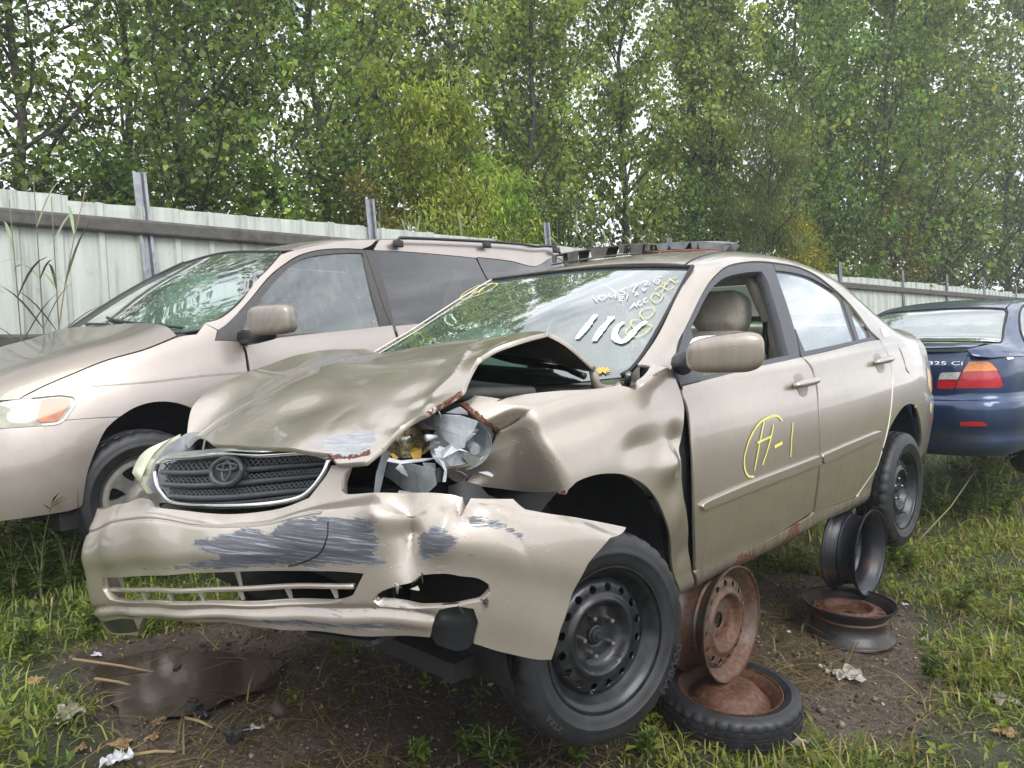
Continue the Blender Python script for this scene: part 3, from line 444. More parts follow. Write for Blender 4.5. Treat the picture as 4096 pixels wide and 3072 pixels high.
def paint(name, col, rough=.30, metal=.72, dirt=.35, wet=True, coat=.9, drop_strength=.5, dirtcol=(.16, .125, .09), scuff=False, scuffcol=((.060, .063, .073), (.125, .13, .145), (.40, .41, .44)), rust=False, low=(.15, .55)):
    m, nt, b = nmat(name)
    vec = tco(nt)
    f = noise(nt, vec, 4, 5)
    base = ramp(nt, f, [(.3, tuple(x*.94 for x in col)), (.7, tuple(x*1.05 for x in col))])
    # road dirt thrown up from below: thins out with height on the body
    sx = nd(nt, 'ShaderNodeSeparateXYZ'); nt.links.new(vec, sx.inputs[0])
    g = nd(nt, 'ShaderNodeMapRange'); g.inputs['From Min'].default_value = low[1]; g.inputs['From Max'].default_value = low[0]
    nt.links.new(sx.outputs['Z'], g.inputs['Value'])
    streak = noise(nt, tco(nt, (26, 26, 3)), 1.0, 5, .6)
    dn = math_(nt, 'MULTIPLY', math_(nt, 'MULTIPLY', g.outputs[0], streak), dirt*1.8)
    run = nd(nt, 'ShaderNodeMapRange'); run.inputs['From Min'].default_value = .52; run.inputs['From Max'].default_value = .72; nt.links.new(noise(nt, tco(nt, (34, 34, 1.6)), 1.0, 4, .55), run.inputs['Value'])
    film = math_(nt, 'ADD', math_(nt, 'MULTIPLY', noise(nt, tco(nt, (1, 1, 1)), 9, 6, .65), dirt*.35), math_(nt, 'MULTIPLY', run.outputs[0], dirt*.18))
    dm = nd(nt, 'ShaderNodeMath', operation='ADD', use_clamp=True); nt.links.new(dn, dm.inputs[0]); nt.links.new(film, dm.inputs[1])
    c = mixc(nt, dm.outputs[0], base, dirtcol)
    ro = nd(nt, 'ShaderNodeMapRange'); ro.inputs['To Min'].default_value = rough; ro.inputs['To Max'].default_value = .75
    nt.links.new(dm.outputs[0], ro.inputs['Value'])
    rough_s, metal_s, coat_s = ro.outputs[0], metal, coat
    if scuff:
        a = attr(nt, 'scuff').outputs['Fac']
        st = noise(nt, tco(nt, (7, 7, 190), (0, R(0), R(0))), 1.0, 5, .7)
        st2 = noise(nt, tco(nt, (30, 30, 60)), 1.0, 4, .6)
        k = math_(nt, 'ADD', a, math_(nt, 'MULTIPLY', math_(nt, 'SUBTRACT', math_(nt, 'ADD', math_(nt, 'MULTIPLY', st, .7), math_(nt, 'MULTIPLY', st2, .3)), .5), 2.2))
        has = math_(nt, 'GREATER_THAN', a, .03)
        k = math_(nt, 'MULTIPLY', math_(nt, 'GREATER_THAN', k, .55), has)
        pc = ramp(nt, st, [(.35, scuffcol[0]), (.55, scuffcol[1]), (.68, scuffcol[2])])
        k2 = math_(nt, 'MULTIPLY', math_(nt, 'GREATER_THAN', noise(nt, tco(nt, (12, 12, 420)), 1.0, 3, .6), .60), math_(nt, 'GREATER_THAN', math_(nt, 'ADD', a, math_(nt, 'MULTIPLY', math_(nt, 'SUBTRACT', st2, .5), .8)), .16))
        c = mixc(nt, math_(nt, 'MULTIPLY', k2, .7), c, (.42, .41, .40))
        c = mixc(nt, k, c, pc)
        rough_s = mixc(nt, k, rough_s, (.5, .5, .5)); metal_s = math_(nt, 'MULTIPLY', math_(nt, 'SUBTRACT', 1.0, k), metal)
        coat_s = math_(nt, 'MULTIPLY', math_(nt, 'SUBTRACT', 1.0, k), coat)
    if rust:
        a = attr(nt, 'rust').outputs['Fac']
        rn = noise(nt, vec, 55, 6, .7)
        k1 = math_(nt, 'GREATER_THAN', math_(nt, 'ADD', a, math_(nt, 'MULTIPLY', math_(nt, 'SUBTRACT', rn, .5), 1.6)), .62)
        k1 = math_(nt, 'MULTIPLY', k1, math_(nt, 'GREATER_THAN', a, .05))
        rc = ramp(nt, noise(nt, vec, 140, 4), [(.35, (.05, .018, .010)), (.6, (.14, .048, .025)), (.75, (.36, .34, .32))])
        c = mixc(nt, k1, c, rc)
        rough_s = mixc(nt, k1, rough_s, (.8, .8, .8)) if not isinstance(rough_s, float) else rough_s
        metal_s = math_(nt, 'MULTIPLY', math_(nt, 'SUBTRACT', 1.0, k1), metal_s)
        coat_s = math_(nt, 'MULTIPLY', math_(nt, 'SUBTRACT', 1.0, k1), coat_s)
    nt.links.new(c, b.inputs['Base Color'])
    for s, v in (('Roughness', rough_s), ('Metallic', metal_s), ('Coat Weight', coat_s)):
        if isinstance(v, float): b.inputs[s].default_value = v
        else: nt.links.new(v, b.inputs[s])
    b.inputs['Coat Roughness'].default_value = .07
    if wet: bump(nt, b, drops(nt, vec), drop_strength, .004)
    return m

def glass(name, tint, refl=1.0, alpha_dirt_sheen=.05, ior=1.52, film=(.55, .56, .55), boost=3.0):
    """window glass: tinted see-through plus a Fresnel mirror, pale film for dirt and painted-in sky sheen"""
    m = bpy.data.materials.new(name); m.use_nodes = True; nt = m.node_tree
    for n in list(nt.nodes): nt.nodes.remove(n)
    out = nt.nodes.new('ShaderNodeOutputMaterial')
    tr = nt.nodes.new('ShaderNodeBsdfTransparent'); tr.inputs[0].default_value = (*tint, 1)
    gl = nt.nodes.new('ShaderNodeBsdfGlossy'); gl.inputs['Roughness'].default_value = .015; gl.inputs[0].default_value = (refl, refl, refl, 1)
    df = nt.nodes.new('ShaderNodeBsdfDiffuse'); df.inputs[0].default_value = (*film, 1)
    fr = nt.nodes.new('ShaderNodeFresnel'); fr.inputs['IOR'].default_value = ior
    m1 = nt.nodes.new('ShaderNodeMixShader'); m2 = nt.nodes.new('ShaderNodeMixShader')
    fs = math_(nt, 'MINIMUM', math_(nt, 'MULTIPLY', fr.outputs[0], boost), 1.0)
    nt.links.new(fs, m1.inputs[0]); nt.links.new(tr.outputs[0], m1.inputs[1]); nt.links.new(gl.outputs[0], m1.inputs[2])
    f = noise(nt, tco(nt, (30, 30, 8)), 1.0, 6, .7)
    k = ramp(nt, f, [(.40, (alpha_dirt_sheen*.6,)*3), (.8, (alpha_dirt_sheen*2.0,)*3)])
    nt.links.new(k, m2.inputs[0]); nt.links.new(m1.outputs[0], m2.inputs[1]); nt.links.new(df.outputs[0], m2.inputs[2])
    nt.links.new(m2.outputs[0], out.inputs['Surface'])
    return m

# ---------------------------------------------------------------- objects and meshes
def tag(o, label=None, cat=None, group=None, kind=None):
    if label: o['label'] = label
    if cat: o['category'] = cat
    if group: o['group'] = group
    if kind: o['kind'] = kind
    return o
def empty(name, loc=(0, 0, 0), mat=None, label=None, cat=None, group=None):
    o = bpy.data.objects.new(name, None); COL.objects.link(o); o.empty_display_size = .2
    if mat is not None: o.matrix_world = mat
    else: o.location = loc
    return tag(o, label, cat, group)
def mk(name, V, Fc, mat, parent=None, smooth=True, N=None, attrs=None):
    me = bpy.data.meshes.new(name)
    me.from_pydata([tuple(map(float, v)) for v in V], [], [tuple(map(int, f)) for f in Fc])
    if smooth: me.polygons.foreach_set('use_smooth', [True]*len(me.polygons))
    if attrs:
        for k, a in attrs.items():
            at_ = me.attributes.new(k, 'FLOAT', 'POINT'); at_.data.foreach_set('value', np.asarray(a, np.float32))
    if N is not None: me.normals_split_custom_set_from_vertices([tuple(map(float, n)) for n in N])
    me.materials.append(mat); me.update()
    o = bpy.data.objects.new(name, me); COL.objects.link(o)
    if parent is not None: o.parent = parent
    return o
class MB:
    """collects shapes for one mesh"""
    def __init__(s): s.V = []; s.F = []
    def add(s, V, F):
        b = len(s.V); s.V += [tuple(v) for v in V]; s.F += [tuple(i+b for i in f) for f in F]; return s
    def box(s, c, size, rot=None):
        hx, hy, hz = [t/2 for t in size]; vs = [Vector((x, y, z)) for x in (-hx, hx) for y in (-hy, hy) for z in (-hz, hz)]
        if rot is not None: vs = [rot @ v for v in vs]
        return s.add([v+Vector(c) for v in vs], [(0,1,3,2),(4,6,7,5),(0,4,5,1),(2,3,7,6),(0,2,6,4),(1,5,7,3)])
    def tube(s, pts, r, n=8, cap=True):
        pts = [Vector(p) for p in pts]; rs = r if isinstance(r, (list, tuple, np.ndarray)) else [r]*len(pts)
        V = []; F = []; up = Vector((0, 0, 1)); prev = None
        for i, p in enumerate(pts):
            t = (pts[min(i+1, len(pts)-1)]-pts[max(i-1, 0)])
            if t.length < 1e-9: t = Vector((0, 0, 1))
            t.normalize()
            if prev is None:
                a = t.cross(up if abs(t.z) < .9 else Vector((1, 0, 0))).normalized()
            else: a = (prev-t*prev.dot(t)).normalized()
            prev = a; b = t.cross(a)
            for k in range(n):
                an = 2*math.pi*k/n; V.append(p+(a*math.cos(an)+b*math.sin(an))*rs[i])
        for i in range(len(pts)-1):
            for k in range(n):
                k2 = (k+1) % n; F.append((i*n+k, i*n+k2, (i+1)*n+k2, (i+1)*n+k))
        if cap: F.append(tuple(range(n-1, -1, -1))); F.append(tuple((len(pts)-1)*n+k for k in range(n)))
        return s.add(V, F)
    def lathe(s, prof, n=48, axis='y', mod=None, closed=False):
        V = []; F = []; m = len(prof)
        for k in range(n):
            a = 2*math.pi*k/n; c, d = math.cos(a), math.sin(a)
            for j, (r, h) in enumerate(prof):
                if mod: r = mod(r, j, k)
                V.append((r*c, h, r*d) if axis == 'y' else (r*c, r*d, h))
        for k in range(n):
            k2 = (k+1) % n
            for j in range(m-1 if not closed else m):
                j2 = (j+1) % m; F.append((k*m+j, k*m+j2, k2*m+j2, k2*m+j))
        return s.add(V, F)
    def prism(s, pts, off):
        """closed polygon (3D points) thickened by the vector off"""
        n = len(pts); P = [Vector(p) for p in pts]; Q = [p+Vector(off) for p in P]
        F = [tuple(range(n)), tuple(range(2*n-1, n-1, -1))]+[(i, i+n, (i+1) % n+n, (i+1) % n) for i in range(n)]
        return s.add(P+Q, F)
    def build(s, name, mat, parent=None, smooth=True, bevel=0, edge=None):
        o = mk(name, s.V, s.F, mat, parent, smooth)
        bm = bmesh.new(); bm.from_mesh(o.data); bmesh.ops.recalc_face_normals(bm, faces=bm.faces)
        if edge is not None:
            for e in bm.edges:
                if len(e.link_faces) == 2 and e.calc_face_angle(0) > edge: e.smooth = False
        bm.to_mesh(o.data); bm.free()
        if bevel:
            md = o.modifiers.new('bevel', 'BEVEL'); md.width = bevel; md.segments = 2; md.limit_method = 'ANGLE'
        return o

def inpoly(x, y, poly):
    P = np.asarray(poly); ins = np.zeros(len(x), bool)
    for (x1, y1), (x2, y2) in zip(P, np.roll(P, -1, axis=0)):
        c = ((y1 > y) != (y2 > y)); 
        if y1 == y2: continue
        ins ^= c & (x < (x2-x1)*(y-y1)/(y2-y1)+x1)
    return ins
def pdist(x, y, poly, closed=True):
    P = np.asarray(poly, float); d = np.full(len(x), 1e9)
    segs = zip(P, np.roll(P, -1, axis=0)) if closed else zip(P[:-1], P[1:])
    for a, b in segs:
        ab = b-a; l = ab@ab+1e-12
        t = np.clip(((x-a[0])*ab[0]+(y-a[1])*ab[1])/l, 0, 1)
        d = np.minimum(d, np.hypot(x-a[0]-t*ab[0], y-a[1]-t*ab[1]))
    return d
def curve(poly, res, corner=42, closed=True):
    """round the run between corners (Catmull-Rom), sampled at about res"""
    P = np.asarray(poly, float); n = len(P); out = []
    def isc(i):
        if not closed and i in (0, n-1): return True
        a = P[i]-P[i-1]; b = P[(i+1) % n]-P[i]
        la, lb = np.linalg.norm(a), np.linalg.norm(b)
        if la < 1e-9 or lb < 1e-9: return True
        return math.degrees(math.acos(np.clip(a@b/la/lb, -1, 1))) > corner
    C = [isc(i) for i in range(n)]
    for i in range(n if closed else n-1):
        p1, p2 = P[i], P[(i+1) % n]; p0 = P[i-1] if not C[i] else p1-(p2-p1); p3 = P[(i+2) % n] if not C[(i+1) % n] else p2+(p2-p1)
        d = np.linalg.norm(p2-p1); k = max(1, int(math.ceil(d/res)))
        m1 = (p2-p0)*.5; m2 = (p3-p1)*.5
        l1, l2 = np.linalg.norm(m1), np.linalg.norm(m2)
        if l1 > d: m1 = m1*d/l1
        if l2 > d: m2 = m2*d/l2
        for j in range(k):
            t = j/k; out.append((2*t**3-3*t**2+1)*p1+(t**3-2*t**2+t)*m1+(-2*t**3+3*t**2)*p2+(t**3-t**2)*m2)
    if not closed: out.append(P[-1])
    return np.array(out)

def region(name, outline, S, mat, parent, res=.03, holes=(), us=1.0, vs=1.0, flip=False, flange=.012, off=0.0, corner=42, attrs=None, back=None, jag=0.0, smooth_outline=True, thick=0.0):
    """a sheet cut out of surface S(u, v) by an outline, with holes and a turned-in edge"""
    sc = np.array([us, vs])
    loops = []
    for k, lp in enumerate([outline]+list(holes)):
        L = curve(np.asarray(lp, float)*sc, res, corner) if smooth_outline else curve(np.asarray(lp, float)*sc, res, 0)
        if jag: L = L+rng.normal(0, jag, L.shape)
        loops.append(L)
    A = np.concatenate(loops); lo = A.min(0); hi = A.max(0)
    nx = max(2, int((hi[0]-lo[0])/res)); ny = max(2, int((hi[1]-lo[1])/(res*.87)))
    gx, gy = np.meshgrid(np.arange(nx+1), np.arange(ny+1))
    px = (lo[0]+(gx+.5*(gy % 2))*res).ravel(); py = (lo[1]+gy*res*.87).ravel()
    m = inpoly(px, py, loops[0])
    for h in loops[1:]: m &= ~inpoly(px, py, h)
    px, py = px[m], py[m]
    d = np.full(len(px), 1e9)
    for L in loops: d = np.minimum(d, pdist(px, py, L))
    m = d > res*.45; px, py = px[m], py[m]
    vin = []; ein = []; b = 0
    for L in loops:
        vin += [tuple(p) for p in L]; n = len(L); ein += [(b+i, b+(i+1) % n) for i in range(n)]; b += n
    nb = b
    vin += list(zip(px, py))
    vo, eo, fo, ov, oe, of = delaunay_2d_cdt([Vector(v) for v in vin], ein, [], 0, 1e-6)
    Q = np.array([tuple(v) for v in vo]); T = np.array([tuple(f) for f in fo if len(f) == 3])
    c = Q[T].mean(1); m = inpoly(c[:, 0], c[:, 1], loops[0])
    for h in loops[1:]: m &= ~inpoly(c[:, 0], c[:, 1], h)
    T = T[m]
    u, v = Q[:, 0]/us, Q[:, 1]/vs
    P = S(u, v); N = normals(S, u, v)
    if flip: N = -N
    # orient triangles to N
    fn = np.cross(P[T[:, 1]]-P[T[:, 0]], P[T[:, 2]]-P[T[:, 0]]); w = (fn*N[T].mean(1)).sum(1) < 0
    T[w] = T[w][:, ::-1]
    P = P+N*off
    V = [P]; NN = [N]; Fc = [tuple(t) for t in T]; nV = len(P)
    at_ = {k: f(u, v) for k, f in (attrs or {}).items()}
    if flange:
        # boundary edges of the kept triangles
        ed = {}
        for t in T:
            for i in range(3):
                e = (t[i], t[(i+1) % 3]); key = (min(e), max(e)); ed.setdefault(key, []).append(e)
        be = [x[0] for x in ed.values() if len(x) == 1]
        ids = sorted({i for e in be for i in e}); mp = {i: k for k, i in enumerate(ids)}; ids = np.array(ids)
        E = np.zeros((len(ids), 3))
        for a, b_ in be:
            t = P[b_]-P[a]; o = np.cross(t, N[a]+N[b_]); E[mp[a]] += o; E[mp[b_]] += o
        E /= np.maximum(np.linalg.norm(E, axis=1, keepdims=True), 1e-9)
        top = P[ids]; low = P[ids]-N[ids]*flange
        V += [top, low]; NN += [(E+N[ids]*.6)/np.linalg.norm(E+N[ids]*.6, axis=1, keepdims=True), E]
        k = len(ids)
        for a, b_ in be: Fc.append((nV+mp[a], nV+k+mp[a], nV+k+mp[b_], nV+mp[b_]))
        for kk in at_: at_[kk] = np.r_[at_[kk], at_[kk][ids], at_[kk][ids]]
    V = np.concatenate(V); NN = np.concatenate(NN)
    o = mk(name, V, Fc, mat, parent, True, NN, at_ or None)
    if back is not None:
        mk('under_side' if back[1] is None else back[1], P-N*(flange*.8), [tuple(t[::-1]) for t in T], back[0], o, True, -N)
    return o

def ribbon(name, pts, S, mat, parent, width=.008, us=1.0, vs=1.0, flip=False, off=.002, res=.01, taper=None, corner=50, mb=None):
    """a painted stroke lying on surface S"""
    L = curve(np.asarray(pts, float)*np.array([us, vs]), res, corner, closed=False)
    P = S(L[:, 0]/us, L[:, 1]/vs); N = normals(S, L[:, 0]/us, L[:, 1]/vs); N = -N if flip else N
    t = np.gradient(P, axis=0); t /= np.maximum(np.linalg.norm(t, axis=1, keepdims=True), 1e-9)
    s = np.cross(t, N); P = P+N*off
    w = np.full(len(P), width/2)
    if taper: w = w*(taper+(1-taper)*np.sin(np.linspace(.15, math.pi-.15, len(P))))
    w = w*(1+rng.normal(0, .10, len(P)))
    V = np.concatenate([P-s*w[:, None], P+s*w[:, None]]); n = len(P)
    F = [(i, i+1, n+i+1, n+i) for i in range(n-1)]
    if mb is not None: mb.add(V, F); return None
    return mk(name, V, F, mat, parent, True)
def line3(pts, S, us=1.0, vs=1.0, off=0.0, res=.02, flip=False):
    L = curve(np.asarray(pts, float)*np.array([us, vs]), res, 50, closed=False)
    P = S(L[:, 0]/us, L[:, 1]/vs); N = normals(S, L[:, 0]/us, L[:, 1]/vs); N = -N if flip else N
    return P+N*off
def rbox(size, e=.35, n=10, taper=None):
    """soft cushion: superellipsoid box"""
    V = []; F = []
    def pw(c, p): return math.copysign(abs(c)**p, c)
    nu, nv = 4*n, 2*n
    for j in range(nv+1):
        ph = -math.pi/2+math.pi*j/nv
        for i in range(nu):
            th = 2*math.pi*i/nu
            V.append([size[0]/2*pw(math.cos(ph), e)*pw(math.cos(th), e), size[1]/2*pw(math.cos(ph), e)*pw(math.sin(th), e), size[2]/2*pw(math.sin(ph), e)])
    for j in range(nv):
        for i in range(nu): F.append((j*nu+i, j*nu+(i+1) % nu, (j+1)*nu+(i+1) % nu, (j+1)*nu+i))
    if taper:
        for v in V: taper(v)
    return V, F

# ---------------------------------------------------------------- materials used by the vehicles
M_beige = paint('beige_paint', (.470, .408, .345))
M_beige_hood = paint('beige_paint_scraped', (.470, .408, .345), rust=True, dirt=.25, scuff=True, scuffcol=((.16, .17, .19), (.30, .31, .33), (.48, .48, .48)))
M_beige_bump = paint('beige_bumper_paint', (.470, .408, .345), scuff=True, dirt=.2, metal=.5)
M_sill = paint('beige_sill_paint', (.470, .408, .345), rust=True, dirt=.9, low=(.1, .5))
M_under = simple('brown_underside', (.20, .172, .135), .5, .2, 0, .4, 12)
M_trim = simple('charcoal_trim', (.055, .056, .062), .42, 0, 0, .15, 60)
M_rubber = simple('black_rubber', (.012, .012, .013), .55)
M_black = simple('black_plastic', (.018, .018, .020), .35, 0, 0, .3, 40)
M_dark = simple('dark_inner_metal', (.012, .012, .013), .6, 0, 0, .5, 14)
M_tyre = simple('tyre_rubber', (.016, .016, .018), .48, 0, 0, .45, 14, .25)
M_steel = simple('black_steel_wheel', (.016, .017, .020), .34, .2, .15, .6, 30, .12)
M_chrome = simple('scratched_chrome', (.75, .76, .78), .14, 1, 0, .12, 30)
M_lug = simple('lug_nut_steel', (.30, .29, .28), .35, 1)
M_seat = simple('tan_cloth', (.50, .455, .385), .85, 0, 0, .10, 60, .15)
M_tan = simple('tan_plastic', (.42, .375, .30), .6)
M_grey = simple('grey_lamp_plastic', (.27, .29, .30), .4, 0, .2, .25, 25)
M_white = simple('pale_lamp_plastic', (.62, .64, .67), .35, 0, .2, .15, 30)
M_gtrim = simple('grey_grille_plastic', (.062, .066, .070), .38, 0, 0, .2, 40)
M_bag = simple('airbag_cloth', (.75, .77, .76), .9)
M_wpaint = simple('white_marker_paint', (.85, .86, .88), .6, var=.04)
M_ypaint = simple('yellow_marker_paint', (.75, .66, .16), .6, var=.1)
M_opaint = simple('orange_marker_paint', (.85, .42, .05), .6, var=.1)
M_paper = simple('white_sticker', (.82, .82, .84), .6, var=.05)
M_red = simple('red_lens', (.45, .012, .02), .12, 0, 1, .15, 40)
M_frag = simple('amber_fragment_plastic', (.50, .30, .06), .3, 0, .6, .2, 40)
M_amber = simple('amber_lens', (.80, .24, .02), .15, 0, 1, .15, 40)
M_clear = simple('clear_lens', (.62, .62, .58), .12, .3, 1, .2, 40)
M_haze = simple('yellowed_lens', (.55, .56, .40), .2, .1, 1, .2, 16)
M_ws = glass('green_windscreen_glass', (.60, .82, .72), alpha_dirt_sheen=.07, film=(.46, .62, .53))  # greenish film: some dirt, the rest sky reflection put into its colour
M_sg = glass('side_glass', (.62, .78, .75), alpha_dirt_sheen=.12, film=(.50, .60, .60))  # pale teal film, likewise dirt plus painted sky reflection
M_tint = glass('dark_tinted_glass', (.045, .045, .055), alpha_dirt_sheen=.012, ior=1.5, boost=2.4)
def rusty(name, base, amount=.5):
    m, nt, b = nmat(name)
    vec = tco(nt); f = noise(nt, vec, 9, 7, .65); g = noise(nt, vec, 60, 4)
    rc = ramp(nt, g, [(.3, (.045, .020, .011)), (.6, (.115, .050, .026)), (.8, (.17, .095, .06))])
    k = ramp(nt, f, [(max(0, .62-amount*.5), (0, 0, 0)), (min(1, .80-amount*.5), (1, 1, 1))])
    nt.links.new(mixc(nt, k, base, rc), b.inputs['Base Color'])
    ro = mixc(nt, k, (.35, .35, .35), (.62, .62, .62)); nt.links.new(ro, b.inputs['Roughness'])
    b.inputs['Metallic'].default_value = .15; bump(nt, b, g, .25, .003)
    return m
M_rust = rusty('rusted_steel', (.12, .06, .04), 1.0)
M_rustblack = rusty('black_steel_rusting', (.020, .022, .027), .10)
M_rustbrown = rusty('brown_rusted_steel', (.105, .078, .060), .45)

M_rustblack0 = rusty('brake_rust', (.016, .012, .010), .25)
def mat4(rot, t):
    return Matrix([[*rot[0], t[0]], [*rot[1], t[1]], [*rot[2], t[2]], [0, 0, 0, 1]])
SED_M = mat4([(-.69354, .72042, -.00032), (-.72039, -.69351, -.00912), (-.00679, -.00610, .99996)], (-.38403, 2.71045, .25392))
VAN_M = mat4([(-.65334, .75660, -.02639), (-.75589, -.65387, -.03281), (-.04208, -.00149, .99911)], (-2.53572, 4.48707, .25182))
_f = Vector((.77, .64, 0)).normalized()
CPE_M = mat4([(_f.x, -_f.y, 0), (_f.y, _f.x, 0), (0, 0, 1)], (3.601, 6.572, .19))

# ---------------------------------------------------------------- wheels
RIM_OUT = [(.2075,.078),(.2085,.072),(.203,.066),(.195,.063),(.190,.050),(.176,.034),(.166,.018),(.166,-.026),(.178,-.046),(.188,-.055),(.194,-.068),(.203,-.071),(.2085,-.077),(.2075,-.083)]
RIM_IN = [(r-.0045, h) for r, h in RIM_OUT[::-1]]
DISC_R = [.028,.034,.050,.072,.086,.096,.104,.112,.122,.135,.150,.160,.168,.174]
DISC_Y = [.016,.020,.020,.022,.030,.046,.056,.055,.047,.045,.042,.034,.022,.012]
DISC_F = itp(DISC_R, DISC_Y)
def disc_mesh(nh=16, rh=.0122, rc=.141, res=.009, slot=None):
    def S(u, v):
        u = np.asarray(u, float).ravel(); v = np.asarray(v, float).ravel(); r = np.hypot(u, v)
        return np.stack([u, DISC_F(r), v], 1)
    ring = lambda r, n, cx=0, cy=0, sq=1.0, a0=0: [(cx+r*math.cos(a0+2*math.pi*i/n), cy+r*sq*math.sin(a0+2*math.pi*i/n)) for i in range(n)]
    holes = [ring(.029, 28)]
    for i in range(nh):
        a = 2*math.pi*(i+.5)/nh; holes.append(ring(rh, 14, rc*math.cos(a), rc*math.sin(a)))
    if slot:
        for i in range(5):
            a = 2*math.pi*i/5+.3; holes.append(ring(.0065, 10, .057*math.cos(a), .057*math.sin(a)))
    return S, ring(.173, 72), holes
def tyre_prof(w=.087, ri=.199, ro=.305):
    k = (ro-ri)/.112
    half = [(ri+.000*k, w*.76), (ri+.012*k, w*.87), (ri+.030*k, w*.965), (ri+.046*k, w*.995), (ri+.048*k, w*1.012), (ri+.056*k, w*1.012), (ri+.058*k, w*.998), (ri+.070*k, w*.985), (ri+.088*k, w*.92), (ri+.100*k, w*.83), (ri+.1065*k, w*.74),
            (ri+.1095*k, w*.60), (ri+.1103*k, w*.50), (ri+.1040*k, w*.48), (ri+.1040*k, w*.42), (ri+.1113*k, w*.40), (ri+.1117*k, w*.16), (ri+.1050*k, w*.14), (ri+.1050*k, w*.06), (ri+.1120*k, w*.04)]
    return half+[(r, -h) for r, h in half[::-1]]
def tyre_build(parent, name='tyre', w=.087, ri=.199, ro=.305, mat=None, n=144, lat=True):
    pr = tyre_prof(w, ri, ro); m = len(pr); sh = {9, 10, 11, 12, m-10, m-11, m-12, m-13}
    def mod(r, j, k):
        if lat and j in sh and k % 4 == (0 if j < m/2 else 2): return r-.0055
        if lat and j in (15, 16, m-16, m-17) and (k+1) % 6 == 0: return r-.005
        return r
    return MB().lathe(pr, n, 'y', mod).build(name, mat or M_tyre, parent, True, edge=R(38))
def steel_wheel(name, parent=None, M=None, mat=M_steel, matd=None, tyre=True, nuts=True, nh=16, wet=False, hub=True):
    """15 inch steel wheel, axis along y, outer face +y"""
    w = MB().lathe(RIM_OUT+RIM_IN, 72, 'y', closed=True).build(name, mat, parent, True, edge=R(60))
    if M is not None:
        if parent is not None: w.matrix_local = M
        else: w.matrix_world = M
    S, out, holes = disc_mesh(nh, slot=not nuts)
    region('wheel_disc', out, S, matd or mat, w, res=.0085, holes=holes, flange=.004, flip=True, corner=170)
    if tyre: tyre_build(w)
    if nuts:
        MB().lathe([(.0, -.012), (.125, -.012), (.128, -.05)], 36, 'y').build('brake_drum', M_rustblack0, w, True, edge=R(40))
        for i in range(5):
            a = 2*math.pi*i/5+.35; b = MB()
            b.lathe([(0, .046), (.006, .045), (.0085, .041), (.0098, .030), (.0105, .018)], 6, 'y')
            o = b.build('lug_nut', M_lug, w, False); o.location = (.057*math.cos(a), .002, .057*math.sin(a))
    if hub:
        MB().lathe([(0, .040), (.010, .040), (.012, .034), (.020, .033), (.023, .026), (.0275, .024), (.0285, .012)], 32, 'y').build('hub_centre', M_dark, w, True, edge=R(40))
    MB().tube([(.150*math.cos(-.9), .030, .150*math.sin(-.9)), (.158*math.cos(-.9), .058, .158*math.sin(-.9))], .004, 8).build('valve', M_rubber, w)
    return w
def text_mesh(body, size, extrude=.001):
    c = bpy.data.curves.new('lettering', 'FONT'); c.body = body; c.size = size; c.extrude = extrude; c.align_x = 'CENTER'
    o = bpy.data.objects.new('lettering', c); COL.objects.link(o)
    dg = bpy.context.evaluated_depsgraph_get(); me = bpy.data.meshes.new_from_object(o.evaluated_get(dg))
    V = [v.co.copy() for v in me.vertices]; F = [tuple(p.vertices) for p in me.polygons]
    bpy.data.objects.remove(o); bpy.data.curves.remove(c); bpy.data.meshes.remove(me)
    return V, F
M_letter = simple('moulded_lettering', (.034, .034, .037), .5)
def sidewall_text(parent, body, r, a0, size, y=.0885, mat=M_letter):
    V, F = text_mesh(body, size, .0022); W = []
    for v in V:
        a = a0+v.x/r; rr = r+v.y; W.append((rr*math.cos(a), y+v.z*1.2-(abs(rr-.252)*.05), rr*math.sin(a)))
    b = MB(); b.add(W, F); return b.build('sidewall_lettering', mat, parent, False)

# ---------------------------------------------------------------- crashed sedan
sed = empty('crashed_sedan', mat=SED_M, label='crashed beige sedan with crumpled hood and torn bumper, propped up on wheel rims', cat='car')
S_bump = make_bump(D); S_hood = make_hood(D); S_gr = gridsurf([0, 1, 2, 3, 4], [0, 1], D['gr_grid'])
mir = lambda pts: [(u, -w) for u, w in pts]
def sedp(name, key, mat=M_beige, par=sed, **kw):
    return region(name, D[key] if isinstance(key, str) else key, kw.pop('S', S_sed), mat, par, **kw)

# shell behind the panels: keeps the gaps dark
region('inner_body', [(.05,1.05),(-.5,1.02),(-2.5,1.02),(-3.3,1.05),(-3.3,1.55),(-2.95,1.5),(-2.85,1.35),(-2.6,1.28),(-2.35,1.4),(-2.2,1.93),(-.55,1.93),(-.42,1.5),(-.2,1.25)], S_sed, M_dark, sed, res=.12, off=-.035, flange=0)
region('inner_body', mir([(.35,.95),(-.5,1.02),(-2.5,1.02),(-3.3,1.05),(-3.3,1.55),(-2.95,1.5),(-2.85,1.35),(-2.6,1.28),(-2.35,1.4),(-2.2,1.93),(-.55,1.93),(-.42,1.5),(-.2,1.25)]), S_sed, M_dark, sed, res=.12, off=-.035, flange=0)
b = MB(); b.box((-1.4, 0, .235), (3.6, 1.36, .05)); b.box((.05, 0, .42), (.6, .70, .12)); b.box((-2.6, 0, .32), (.25, 1.3, .08)); b.box((-3.1, 0, .42), (.7, 1.1, .3)); b.box((.42, 0, .55), (.06, .95, .30)); b.box((.10, .0, .72), (.5, .62, .28))
b.build('underbody', M_dark, sed, False)

